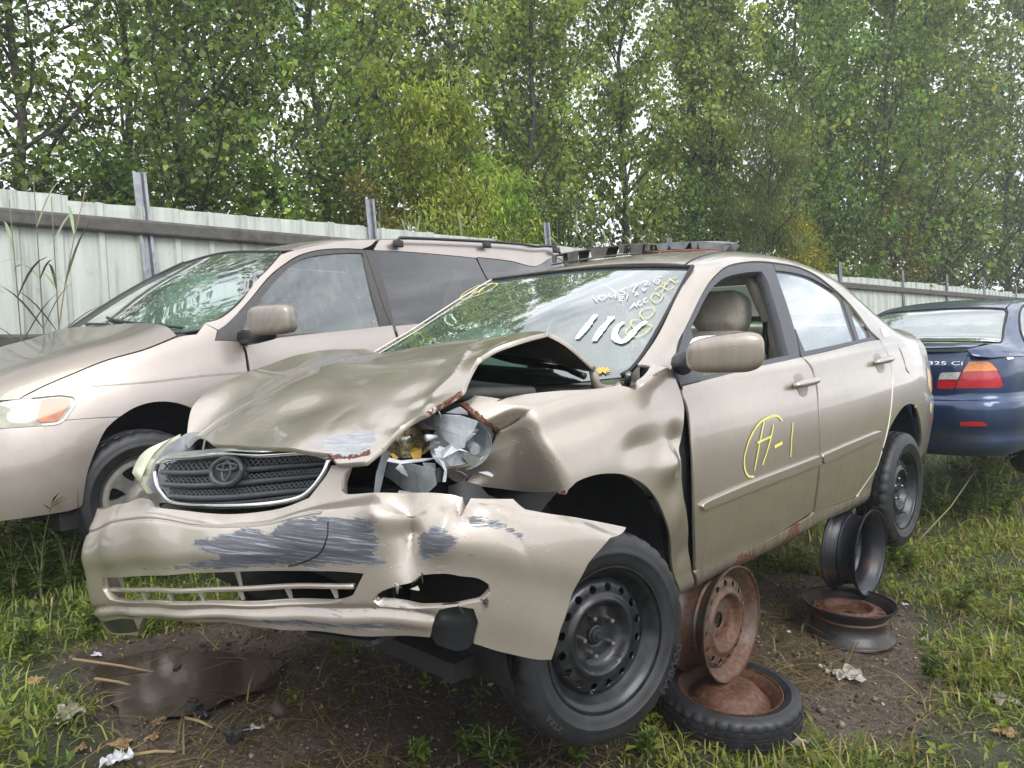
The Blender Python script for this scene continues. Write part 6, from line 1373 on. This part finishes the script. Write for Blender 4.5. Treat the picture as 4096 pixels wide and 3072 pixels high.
# puddle
pw = [(x*1.0, y*1.0) for x, y in curve(np.array(PUD), .06, 170)]
m, nt, b = nmat('muddy_water'); b.inputs['Base Color'].default_value = (.045, .032, .022, 1); b.inputs['Roughness'].default_value = .12; b.inputs['IOR'].default_value = 1.33
bump(nt, b, noise(nt, tco(nt), 22, 2), .05, .01)
cx_, cy_ = np.mean(pw, 0); zw = float(gz(cx_, cy_))-.012
ring_ = [(cx_+(x-cx_)*k_, cy_+(y-cy_)*k_, zw) for (x, y), k_ in zip(pw, 1.30+.10*np.sin(np.arange(len(pw))*1.7)+.07*np.sin(np.arange(len(pw))*.6+1))]
o = mk('puddle', ring_+[(cx_, cy_, zw)], [(i, (i+1) % len(ring_), len(ring_)) for i in range(len(ring_))], m, None, True); tag(o, kind='structure')

def fast_mesh(name, V, T, mat, col=None, parent=None, flat=True):
    """V (n,3), T (m,3) arrays; col (n,3) point colours"""
    me = bpy.data.meshes.new(name); me.vertices.add(len(V)); me.vertices.foreach_set('co', np.ascontiguousarray(V, np.float32).ravel())
    k = T.shape[1]; me.loops.add(T.size); me.loops.foreach_set('vertex_index', np.ascontiguousarray(T, np.int32).ravel()); me.polygons.add(len(T))
    me.polygons.foreach_set('loop_start', np.arange(0, T.size, k, dtype=np.int32)); me.polygons.foreach_set('loop_total', np.full(len(T), k, np.int32))
    if not flat: me.polygons.foreach_set('use_smooth', np.ones(len(T), bool))
    me.update()
    if col is not None:
        a = me.attributes.new('leafcol', 'FLOAT_COLOR', 'POINT'); a.data.foreach_set('color', np.c_[col, np.ones(len(col))].astype(np.float32).ravel())
    me.materials.append(mat); o = bpy.data.objects.new(name, me); COL.objects.link(o)
    if parent is not None: o.parent = parent
    return o
def leafmat(name, rough=.5, trans=.35, spec=.35):
    m = bpy.data.materials.new(name); m.use_nodes = True; nt = m.node_tree; b = nt.nodes['Principled BSDF']; out = nt.nodes['Material Output']
    a = attr(nt, 'leafcol').outputs['Color']; nt.links.new(a, b.inputs['Base Color']); b.inputs['Roughness'].default_value = rough; b.inputs['Specular IOR Level'].default_value = spec
    tl = nt.nodes.new('ShaderNodeBsdfTranslucent'); nt.links.new(mixc(nt, 1.0, a, (1.25, 1.3, .55), 'MULTIPLY'), tl.inputs['Color'])
    mx = nt.nodes.new('ShaderNodeMixShader'); mx.inputs[0].default_value = trans; nt.links.new(b.outputs[0], mx.inputs[1]); nt.links.new(tl.outputs[0], mx.inputs[2]); nt.links.new(mx.outputs[0], out.inputs['Surface'])
    return m
M_leaf = leafmat('foliage', .5, .48, .25); M_grass = leafmat('grass_blades', .45, .3)
def pick(n, palette, weights, jit=.25):
    P = np.array(palette); i = rng.choice(len(P), n, p=np.array(weights)/sum(weights)); c = P[i]*(1+rng.normal(0, jit, (n, 1))); return np.clip(c, .004, 1)
def leaf_mesh(P, U, Nn, L, Wd, col, fold=.25, tip=1.0):
    """one leaf per row: base P, direction U, normal Nn, length, width -> 4 verts, 2 tris"""
    Sd = np.cross(U, Nn); Sd /= np.maximum(np.linalg.norm(Sd, axis=1, keepdims=True), 1e-9); Nn = np.cross(Sd, U)
    L = L[:, None]; Wd = Wd[:, None]
    a = P; t = P+U*L-Nn*L*.12*tip; l = P+U*L*.42+Sd*Wd*.5+Nn*Wd*fold; r = P+U*L*.42-Sd*Wd*.5+Nn*Wd*fold
    V = np.stack([a, l, t, r], 1).reshape(-1, 3); n = len(P); b = np.arange(n)*4
    T = np.concatenate([np.stack([b, b+1, b+2], 1), np.stack([b, b+2, b+3], 1)]); return V, T, np.repeat(col, 4, 0)
def unit(v): return v/np.maximum(np.linalg.norm(v, axis=1, keepdims=True), 1e-9)

GREENS = [(.16,.20,.035),(.23,.25,.05),(.10,.14,.03),(.31,.27,.075),(.33,.25,.11)]
def grass_patch(name, n, box, hmin, hmax, dens, label, cols=GREENS, w=(5, 4, 3, 2.5, 1.5), bw=.0030, lay=(.25, 1.9)):
    x = rng.uniform(box[0], box[1], n*3); y = rng.uniform(box[2], box[3], n*3); d = dens(x, y); k = rng.random(n*3) < d; x, y, d = x[k][:n], y[k][:n], d[k][:n]; n = len(x)
    z = gfull(x, y)+rough_(x, y)-.004; h = rng.uniform(hmin, hmax, n)*(.45+.55*d)*rng.choice([.5, 1, 1.35], n, p=[.4, .45, .15]); az = rng.uniform(0, 2*np.pi, n); ln = rng.uniform(lay[0], lay[1], n)
    dirx, diry = np.cos(az)*ln, np.sin(az)*ln; sx, sy = -np.sin(az), np.cos(az); wv = bw*rng.uniform(.6, 1.5, n)
    P0 = np.stack([x, y, z], 1); P1 = P0+np.stack([dirx*h*.35, diry*h*.35, h*.62*np.clip(1.25-ln*.4, .12, 1)], 1); P2 = P0+np.stack([dirx*h*.95, diry*h*.95, h*np.clip(1.05-ln*.42, .06, 1)], 1); s = np.stack([sx, sy, 0*sx], 1)*wv[:, None]
    V = np.stack([P0-s, P0+s, P1-s*.8, P1+s*.8, P2], 1).reshape(-1, 3); b = np.arange(n)*5
    T = np.concatenate([np.stack([b, b+1, b+3], 1), np.stack([b, b+3, b+2], 1), np.stack([b+2, b+3, b+4], 1)])
    o = fast_mesh(name, V, T, M_grass, np.repeat(pick(n, cols, w), 5, 0)); tag(o, label, 'grass', kind='stuff'); return o
vn = lambda x, y, f: .5+.5*np.sin(x*f+1.3*np.sin(y*f*.7+.4))*np.sin(y*f*1.1+1.1*np.sin(x*f*.6))
def gd(x, y):
    m = mudmask(x, y)+.55*(vn(x+3, y, 2.3)-.5)+.35*(vn(x, y+5, 6.1)-.5); d = np.clip(1.0-1.25*m, .03, 1)*(.12+.88*vn(x, y, 4.3)**1.5); d = np.where(pud(x, y) > -.05, 0, d); return d
grass_patch('grass', 85000, (-3.4, 4.3, 1.9, 5.6), .03, .12, gd, 'short green weedy grass round the muddy patch')
grass_patch('grass', 14000, (-3.3, -.9, 1.9, 4.6), .07, .20, lambda x, y: gd(x, y)*np.clip(-x-.9, 0, 1), 'taller fresh green grass left of the puddle', bw=.0036, cols=[(.16,.22,.04),(.23,.27,.05),(.11,.16,.03)], w=(4, 3, 3))
grass_patch('grass', 15000, (.3, 4.4, 2.0, 6.6), .06, .17, lambda x, y: gd(x, y)*np.clip((x-.2)*1.2, 0, 1), 'straggly yellow green grass beside the loose rims', cols=GREENS+[(.22,.19,.07)], w=(5, 4, 2, 3, 2, 2))
grass_patch('grass', 30000, (-9, 14, 4.8, 13), .05, .22, lambda x, y: (.4+.6*vn(x, y, 1.7))*(.95-.3*(np.abs(x-1.5) < 3)), 'long grass growing under the fence and behind the cars', bw=.008)
# dead straw on the mud
grass_patch('straw', 4200, (-2.0, 2.1, 1.9, 4.4), .05, .16, lambda x, y: np.clip(mudmask(x, y)*1.2-.1, 0, 1)*(vn(x, y, 5.1) > .55)*(pud(x, y) < -.06), 'dead straw trodden into the mud', cols=[(.20,.15,.07),(.12,.085,.04),(.26,.20,.10)], w=(3, 3, 2), bw=.0024, lay=(1.6, 3.0))
def broad(name, n, box, dens, label, size=(.02, .055), hh=(.01, .07), cols=GREENS[:3]+[(.10,.15,.03)], w=(3, 3, 2, 2)):
    x = rng.uniform(box[0], box[1], n*3); y = rng.uniform(box[2], box[3], n*3); d = dens(x, y); k = rng.random(n*3) < d; x, y = x[k][:n], y[k][:n]; n = len(x)
    m_ = 5; az = rng.uniform(0, 6.28, (n, 1))+np.arange(m_)*1.257+rng.normal(0, .3, (n, m_)); el = rng.uniform(.1, .9, (n, m_)); h = rng.uniform(hh[0], hh[1], (n, m_))
    P = np.stack([np.repeat(x[:, None], m_, 1)+np.cos(az)*.006, np.repeat(y[:, None], m_, 1)+np.sin(az)*.006, np.repeat((gfull(x, y)+rough_(x, y))[:, None], m_, 1)+h], -1).reshape(-1, 3)
    U = np.stack([np.cos(az)*np.cos(el), np.sin(az)*np.cos(el), np.sin(el)], -1).reshape(-1, 3); N = unit(np.array([0, 0, 1.])-U*U[:, 2:3]+rng.normal(0, .15, U.shape))
    L = rng.uniform(size[0], size[1], len(P)); V, T, c = leaf_mesh(P, unit(U), N, L, L*rng.uniform(.35, .6, len(P)), np.repeat(pick(n, cols, w), m_, 0)); o = fast_mesh(name, V, T, M_leaf, c); tag(o, label, 'weeds', kind='stuff')
broad('ground_weeds', 2600, (-3.3, 4.2, 1.9, 5.2), gd, 'low broad leaved weeds among the grass')
# pebbles
n = 3200; x = rng.uniform(-2.1, 2.3, n*3); y = rng.uniform(1.9, 4.5, n*3); k = rng.random(n*3) < mudmask(x, y)*.8; x, y = x[k][:n], y[k][:n]; n = len(x)
s = rng.gamma(1.6, .0028, n)+.002; base = np.array([(1,0,0),(-1,0,0),(0,1,0),(0,-1,0),(0,0,.7),(0,0,-.7)]); tri = np.array([(0,2,4),(2,1,4),(1,3,4),(3,0,4),(2,0,5),(1,2,5),(3,1,5),(0,3,5)])
jit = base[None]*rng.uniform(.6, 1.3, (n, 6, 1))*s[:, None, None]+rng.normal(0, .12, (n, 6, 3))*s[:, None, None]; V = jit+np.stack([x, y, gfull(x, y)+rough_(x, y)+s*.3], 1)[:, None]
o = fast_mesh('pebbles', V.reshape(-1, 3), (tri[None]+np.arange(n)[:, None, None]*6).reshape(-1, 3), leafmat('pebble_stone', .6, 0), np.repeat(pick(n, [(.10,.075,.055),(.17,.13,.095),(.05,.038,.028),(.30,.27,.23)], (4, 3, 4, .8)), 6, 0), flat=False); tag(o, 'small pebbles pressed into the mud', 'pebbles', kind='stuff')

# ---------------------------------------------------------------- trees, shrubs, reeds
M_bark = simple('bark', (.060, .052, .044), .9, 0, 0, .4, 18, .4)
KIND = [  # palette, weights, leaf length, leaf width ratio, leaves, droop
 dict(pal=[(0.101,0.172,0.056),(0.147,0.233,0.072),(0.237,0.308,0.090),(0.076,0.122,0.044)], w=(4, 4, 2, 3), L=.075, r=.72, n=13500, droop=.2, el=(15, 55), label='dark bushy tree', first=.16),
 dict(pal=[(0.137,0.221,0.069),(0.203,0.300,0.090),(0.283,0.366,0.106),(0.101,0.150,0.051)], w=(3, 4, 3, 2), L=.078, r=.75, n=12500, droop=.3, el=(20, 60), label='round leaved green tree', first=.18),
 dict(pal=[(0.173,0.246,0.069),(0.250,0.312,0.085),(0.338,0.358,0.101),(0.420,0.468,0.075),(0.108,0.162,0.060)], w=(4, 4, 3, .55, 2), L=.088, r=.85, n=9500, droop=.75, el=(28, 68), label='poplar with yellowing leaves', first=.2),
 dict(pal=[(0.144,0.212,0.062),(0.203,0.272,0.083),(0.274,0.315,0.092),(0.460,0.367,0.065),(0.100,0.142,0.048)], w=(4, 4, 2, .25, 3), L=.088, r=.85, n=10500, droop=.7, el=(28, 68), label='tall green poplar', first=.16)]
def skeleton(h, sp, first, el, rnd, nl=26, lean=(0, 0)):
    """trunk and limbs as polylines with radii; leaf points along the outer limbs"""
    tr = []; top = h; x = y = 0.0; r0 = .02+.0075*h
    n = 12; pts = []; lx_, ly_ = rnd.gauss(-.02, .05), rnd.gauss(0, .05)
    for i in range(n+1):
        t = i/n; x += rnd.gauss(lx_*h/n, .06); y += rnd.gauss(ly_*h/n, .06); pts.append((x, y, t*top*.94))
    tr.append((pts, [r0*(1-.9*i/n)+.006 for i in range(n+1)]))
    leafp = []
    for k in range(nl):
        t = first+(1-first)*(k+rnd.random())/nl; i = min(int(t*n), n-1); f = t*n-i; b = [pts[i][j]+(pts[i+1][j]-pts[i][j])*f for j in range(3)]
        az = k*2.4+rnd.uniform(-.5, .5); e = math.radians(rnd.uniform(*el)); ln = sp*(1.05-.62*t)*rnd.uniform(.7, 1.15); seg = []; p = list(b)
        m = 5
        for j in range(m+1):
            seg.append(tuple(p)); e2 = e+.10*j*(1 if e < .9 else -.6); st = ln/m; p = [p[0]+math.cos(az)*math.cos(e2)*st+rnd.gauss(0, .05), p[1]+math.sin(az)*math.cos(e2)*st+rnd.gauss(0, .05), p[2]+math.sin(e2)*st]
        rr = r0*(1-.85*t)*.42+.004; tr.append((seg, [rr*(1-.8*j/m)+.002 for j in range(m+1)]))
        for j in range(1, m+1):
            for q in range(3):
                a2 = az+rnd.uniform(-1.6, 1.6); e3 = rnd.uniform(-.3, .9); l2 = ln*rnd.uniform(.15, .38); c = seg[j]; d = (c[0]+math.cos(a2)*math.cos(e3)*l2, c[1]+math.sin(a2)*math.cos(e3)*l2, c[2]+math.sin(e3)*l2)
                if rnd.random() < .6: tr.append(([c, d], [.006, .002]))
                leafp.append((c, d))
    return tr, leafp
def tree(name, loc, K, h, sp, seed, label, cat, group, nl=26, n=None, size=1.0, first=None, cl=.13):
    rnd = random.Random(seed); loc = Vector((loc[0], loc[1], float(gz(loc[0], loc[1]))-.05))
    o = empty(name, loc, label=label, cat=cat, group=group)
    br, lp = skeleton(h, sp, first if first is not None else K['first'], K['el'], rnd, nl)
    b = MB()
    for pts, rr in br: b.tube(pts, rr, 5 if len(pts) < 8 else 8, False)
    t = mk('trunk', b.V, b.F, M_bark, o)
    n = n or K['n']; A = np.array([p[0] for p in lp]); B = np.array([p[1] for p in lp])
    wgt = rng.gamma(.9, 1, len(A)); i = rng.choice(len(A), n, p=wgt/wgt.sum()); f = rng.random((n, 1))**.7
    P = A[i]+(B[i]-A[i])*f+rng.normal(0, cl, (n, 3))*np.array([1, 1, .8])
    U = rng.normal(0, 1, (n, 3)); U[:, 2] -= K['droop']*1.6; U = unit(U); N = unit(rng.normal(0, .7, (n, 3))+np.array([0, 0, .9]))
    L = K['L']*size*rng.uniform(.5, 1.4, n)
    c = pick(n, K['pal'], K['w'], .18)*(1+.32*rng.normal(0, 1, (len(A), 1))[i]).clip(.5, 1.7)*np.array([1+rnd.uniform(-.10, .12), 1+rnd.uniform(-.08, .08), 1])
    V, T, cc = leaf_mesh(P, U, N, L, L*K['r'], c, .18); fast_mesh('crown', V, T, M_leaf, cc, o)
    return o
TL = ['dark bushy tree with ivy green leaves rising above the fence beyond the van', 'round leaved green tree standing behind the dark bushy trees', 'slender poplar with scattered yellow leaves growing beyond the fence', 'tall green poplar growing beyond the fence towards the blue coupe']
TG = ['dark trees behind the fence', 'round leaved trees behind the fence', 'yellowing poplars behind the fence', 'green poplars behind the fence']
TN = ['bushy_tree', 'broadleaf_tree', 'poplar_tree', 'poplar_tree']
for i, (x, y, k, h, sp, sz) in enumerate(D['trees']):
    k = int(k)
    tree(TN[k], (x, y), KIND[k], h, sp, 100+i, TL[k], 'tree', TG[k], nl=int(24+h), size=sz, n=int(480*sp*h/sz**2), cl=.10*sz+.03)
SH = [dict(pal=[(0.241,0.341,0.060),(0.350,0.441,0.081),(0.164,0.233,0.047),(0.425,0.441,0.146)], w=(4, 4, 3, 1), L=.10, r=.26, droop=.7, el=(15, 60)),
 dict(pal=[(0.116,0.157,0.054),(0.169,0.206,0.068),(0.212,0.235,0.099)], w=(4, 3, 2), L=.085, r=.16, droop=1.3, el=(25, 65)),
 dict(pal=[(0.413,0.387,0.034),(0.500,0.433,0.046),(0.232,0.273,0.040)], w=(4, 3, 3), L=.075, r=.55, droop=.3, el=(30, 70)),
 dict(pal=[(0.156,0.171,0.046),(0.232,0.217,0.062),(0.335,0.251,0.090),(0.103,0.126,0.036)], w=(4, 3, 1.5, 2), L=.060, r=.6, droop=.3, el=(15, 60)),
 dict(pal=[(0.125,0.217,0.049),(0.177,0.287,0.056),(0.268,0.365,0.067),(0.093,0.160,0.046)], w=(4, 4, 2, 2), L=.075, r=.85, droop=.3, el=(5, 50)),
 dict(pal=[(0.073,0.126,0.040),(0.114,0.182,0.049),(0.177,0.228,0.067)], w=(4, 3, 1), L=.065, r=.6, droop=.3, el=(10, 60))]
SL_ = ['bright lime green shrub with drooping narrow leaves behind the fence', 'soft olive green willow shrub with fine leaves behind the fence', 'small yellow leaved sapling just over the fence', 'olive brown shrub in seed behind the fence', 'vine with pale flowers spilling over the fence top behind the van', 'dark green undergrowth bush just behind the fence']
SN = ['lime_shrub', 'willow_shrub', 'yellow_sapling', 'olive_shrub', 'flowering_vine', 'undergrowth_bush']
seen = {}
for i, (x, y, k, h, sp, sz) in enumerate(D['shrubs']):
    k = int(k); cnt = [q for q in D['shrubs'] if int(q[2]) == k]
    n = int((2600 if k in (0, 1) else 1700)*sp*h/sz**2)
    o = tree(SN[k], (x, y), SH[k], h, sp*1.1, 300+i, SL_[k], 'shrub' if k != 4 else 'vine', SN[k].replace('_', ' ')+' plants behind the fence' if len(cnt) > 1 else None, nl=34, n=n, size=sz, first=.08, cl=.12*sz)
    if k == 4:
        b = MB()
        for q in range(90):
            p = Vector((rng.normal(0, .5), rng.normal(-.1, .3), rng.uniform(2.5, 3.2))); b.add([p+Vector((.012*math.cos(a), .012*math.sin(a)*.6, .010*math.sin(a*2))) for a in np.linspace(0, 6.28, 6, False)], [(0, 1, 2, 3, 4, 5)])
        f_ = mk('flowers', b.V, b.F, M_wpaint, o, False); tag(f_, kind='stuff')
def blade_mb(b, base, az, el, L, w, droop, n=6):
    """a long reed leaf bending over"""
    p = Vector(base); s = Vector((-math.sin(az), math.cos(az), 0)); V = []
    for j in range(n+1):
        t = j/n; ww = w*(math.sin(math.pi*min(1, t*.9+.12)))*.5; V += [p-s*ww, p+s*ww]; e = el-droop*t*t; p = p+Vector((math.cos(az)*math.cos(e), math.sin(az)*math.cos(e), math.sin(e)))*(L/n)
    b.add(V, [(2*j, 2*j+1, 2*j+3, 2*j+2) for j in range(n)])
M_reed = simple('reed_leaf', (.12, .165, .07), .5, 0, 0, .25, 6); M_stalk = simple('reed_stalk', (.15, .15, .07), .6); M_dry = simple('dry_reed', (.28, .20, .10), .8)
def reed(loc, h, ns, label, group, seed, spread=.25, mat=M_reed, lw=.028, ll=(.35, .6)):
    rnd = random.Random(seed); o = empty('reed_clump', (loc[0], loc[1], float(gz(loc[0], loc[1]))-.02), label=label, cat='reeds', group=group)
    for q in range(ns):
        bx, by = rnd.gauss(0, spread), rnd.gauss(0, spread*.6); hh = h*rnd.uniform(.82, 1.05); lx, ly = rnd.gauss(0, .07), rnd.gauss(0, .05); pts = [(bx+lx*hh*t*t, by+ly*hh*t*t, hh*t) for t in np.linspace(0, 1, 8)]
        MB().tube(pts, [.006*(1-.7*t)+.001 for t in np.linspace(0, 1, 8)], 5).build('stalk', M_stalk if rnd.random() < .8 else M_dry, o)
        b = MB()
        for j in range(9):
            t = .30+.70*j/9; i = int(t*7); az = j*2.6+rnd.uniform(-.6, .6); blade_mb(b, pts[min(i, 7)], az, rnd.uniform(.6, 1.2), rnd.uniform(*ll), lw*rnd.uniform(.7, 1.2), rnd.uniform(.5, 1.9))
        f_ = mk('leaves', b.V, b.F, mat, o, True); tag(f_, kind='stuff')
for i, (x, y, h, n) in enumerate(D['reeds']): reed((x, y), h, int(n), 'tall green reeds showing over the fence top', 'reeds behind the fence', 500+i)

# ---------------------------------------------------------------- reeds in front of the fence, weeds, litter
M_reedp = simple('pale_reed_leaf', (.20, .24, .13), .6, 0, 0, .25, 6)
for i, (x, y, h, n) in enumerate(D['front_reeds']):
    reed((x, y), h, int(n), ['tall leafy reed with long blades standing against the fence', 'thin reeds by the fence beyond the van bonnet', 'short reed stem leaning by the van windscreen'][i], None, 560+i, .08, lw=.020, ll=(.30, .55), mat=M_reedp)
def weed(loc, h, seed, label, group, narrow=.22, ns=6):
    rnd = random.Random(seed); z0 = float(gfull([loc[0]], [loc[1]])[0])-.01; o = empty('weed', (loc[0], loc[1], z0), label=label, cat='weed', group=group)
    b = MB(); P = []; U = []
    for q in range(ns):
        az = rnd.uniform(0, 6.28); ln = rnd.uniform(.1, .45); hh = h*rnd.uniform(.6, 1.05); pts = [(math.cos(az)*ln*hh*t*t, math.sin(az)*ln*hh*t*t, hh*t) for t in np.linspace(0, 1, 7)]
        b.tube(pts, [.0035*(1-.7*t)+.0008 for t in np.linspace(0, 1, 7)], 5, False)
        for j in range(int(14+h*26)):
            t = rnd.uniform(.12, 1); i = min(int(t*6), 5); f = t*6-i; p = [pts[i][k]+(pts[i+1][k]-pts[i][k])*f for k in range(3)]; a2 = rnd.uniform(0, 6.28); e = rnd.uniform(-.1, .9)
            P.append(p); U.append((math.cos(a2)*math.cos(e), math.sin(a2)*math.cos(e), math.sin(e)))
    mk('stems', b.V, b.F, M_stalk, o)
    P = np.array(P); U = np.array(U); n = len(P); L = (.03+.05*min(1, h*2))*rng.uniform(.6, 1.3, n); N = unit(np.array([0, 0, 1.])-U*U[:, 2:3]+rng.normal(0, .2, U.shape))
    V, T, c = leaf_mesh(P, U, N, L, L*narrow*rng.uniform(.8, 1.4, n), pick(n, [(.09,.15,.03),(.14,.20,.04),(.06,.10,.025),(.19,.21,.05)], (4, 3, 2, 1)), .2)
    f_ = fast_mesh('leaves', V, T, M_leaf, c, o); tag(f_, kind='stuff'); return o
for i, (x, y, h) in enumerate(D['weeds']):
    if i < 9: weed((x, y), h, 700+i, 'leafy green weed growing on the verge beside the blue coupe', 'weeds on the verge', .25)
    elif i < 12: weed((x, y), h, 700+i, 'feathery green weed growing under the front of the van', 'feathery weeds under the van', .10, 9)
    else: weed((x, y), h, 700+i, 'low green weed sprouting at the edge of the mud', 'low weeds round the mud', .35, 5)
x, y = D['stalk'][0]; z0 = float(gfull([x], [y])[0])
tag(MB().tube([(x, y, z0+.02), (x+.45, y+.35, z0+.20), (x+1.0, y+.8, z0+.52)], [.006, .005, .003], 7).build('fallen_stalk', M_stalk), 'long dry yellow stalk leaning across the verge weeds', 'stalk')
# litter
def crumple(n, r, flat, seed):
    rs = np.random.default_rng(seed); g_ = np.linspace(-1, 1, n); X_, Y_ = np.meshgrid(g_, g_); a = np.arctan2(Y_, X_); rad = 1+.25*np.sin(a*3+rs.uniform(0, 6))+.15*np.sin(a*5+rs.uniform(0, 6))
    V = np.stack([X_*r*rad, Y_*r*rad*rs.uniform(.6, .95), np.abs(rs.normal(0, flat, X_.shape))+.004], -1).reshape(-1, 3); I_ = np.arange(n*n).reshape(n, n)
    k = (np.hypot(X_, Y_) < 1.15)[:-1, :-1]; return V, [tuple(q) for q in np.stack([I_[:-1, :-1], I_[:-1, 1:], I_[1:, 1:], I_[1:, :-1]], -1)[k]]
M_scrap = simple('wet_white_paper', (.50, .51, .52), .5, var=.3, nscale=40); M_bagm = simple('dirty_plastic_film', (.30, .27, .23), .4, var=.5, nscale=18); M_dl = simple('dead_leaf', (.22, .14, .06), .7, var=.4)
def drop(name, xy, r, flat, seed, mat, label, cat, group=None, n=7):
    V, F_ = crumple(n, r, flat, seed); o = mk(name, V, F_, mat, None, False); o.location = (xy[0], xy[1], float(gfull([xy[0]], [xy[1]])[0]+rough_(np.array([xy[0]]), np.array([xy[1]]))[0])+.002); o.rotation_euler = (0, 0, seed*1.7); return tag(o, label, cat, group)
for i, p in enumerate(D['scraps'][:8:1]+D['scraps'][8::2]): drop('paper_scrap', p, .010+.006*(i % 3), .005, 40+i, M_scrap, 'small torn white scrap lying on the ground', 'litter', 'white scraps on the ground')
for i, (p, r, mt, lb) in enumerate(zip(D['bags'], (.045, .065, .05, .07, .06, .04), (M_scrap, M_bagm, M_bagm, M_bagm, M_bagm, M_scrap), ('crumpled white plastic lying in the grass by the flat rim', 'dirty crumpled plastic film on the mud beside the spare tyre', 'tan crumpled wrapper in the right hand grass', 'muddy plastic sheet half buried in grass near the spare tyre', 'grey plastic sheet in the grass beside the puddle', 'crushed pale blue wrapper on the mud'))): drop('plastic_litter', p, r, .014, 60+i, mt, lb, 'litter', n=9)
for i, p in enumerate(D['dead_leaves']): drop('dead_leaf', p, .022+.012*(i % 2), .006, 80+i, M_dl, 'curled brown dead leaf on the mud', 'leaf', 'dead leaves on the ground')
for i, p in enumerate(D['black_bits']):
    z0 = float(gfull([p[0]], [p[1]])[0]); b = MB(); b.box((0, 0, .012), (.05, .03, .025)); b.box((.015, .0, .03), (.02, .035, .02)); b.tube([(-.02, 0, .02), (-.05, .01, .012)], .007, 6)
    o = b.build('broken_clip', M_black, None, False, .002); o.location = (p[0], p[1], z0); o.rotation_euler = (.1, .2*(i % 2), i*1.3); tag(o, 'broken black plastic clip lying on the mud', 'car part', 'black plastic clips on the mud')
SLB = ['long straight dry stick lying across the puddle', 'short dry stick lying just below the puddle', 'tan splintered stick on the dark mud', 'thin straw coloured stick near the dead leaves']
for i in range(4):
    a, c = Vector((*D['sticks'][2*i], 0)), Vector((*D['sticks'][2*i+1], 0)); a.z = float(gfull([a.x], [a.y])[0])+.014; c.z = float(gfull([c.x], [c.y])[0])+.014
    o = MB().tube([a, a.lerp(c, .5)+Vector((0, .004, .004)), c], [.006, .005, .004], 7).build('stick', M_dry); tag(o, SLB[i], 'stick')
for i in range(3):
    a, c = D['flat_reeds'][2*i], D['flat_reeds'][2*i+1]; z0 = float(gfull([a[0]], [a[1]])[0])+.03; az = math.atan2(c[1]-a[1], c[0]-a[0]); b = MB(); blade_mb(b, (a[0], a[1], z0), az, .25, math.hypot(c[0]-a[0], c[1]-a[1])*1.1, .045, .6, 8)
    o = mk('fallen_reed_leaf', b.V, b.F, M_reed); tag(o, ['broad green reed leaf lying under the bumper', 'broad green reed leaf lying behind the front wheel', 'second reed leaf fallen across the shaded mud'][i], 'leaf')


# ---------------------------------------------------------------- thin haze volume, added to lift the dark tones of the trees
hz_ = MB().box((4, 20, 10.5), (110, 110, 23)).build('haze', bpy.data.materials.new('added_haze'), None, False); hm = hz_.data.materials[0]; hm.use_nodes = True
for n_ in list(hm.node_tree.nodes): hm.node_tree.nodes.remove(n_)
ho = hm.node_tree.nodes.new('ShaderNodeOutputMaterial'); hv = hm.node_tree.nodes.new('ShaderNodeVolumePrincipled'); hv.inputs['Color'].default_value = (.9, .93, .97, 1); hv.inputs['Density'].default_value = .0030; hv.inputs['Anisotropy'].default_value = .2
hm.node_tree.links.new(hv.outputs[0], ho.inputs['Volume']); tag(hz_, kind='stuff')
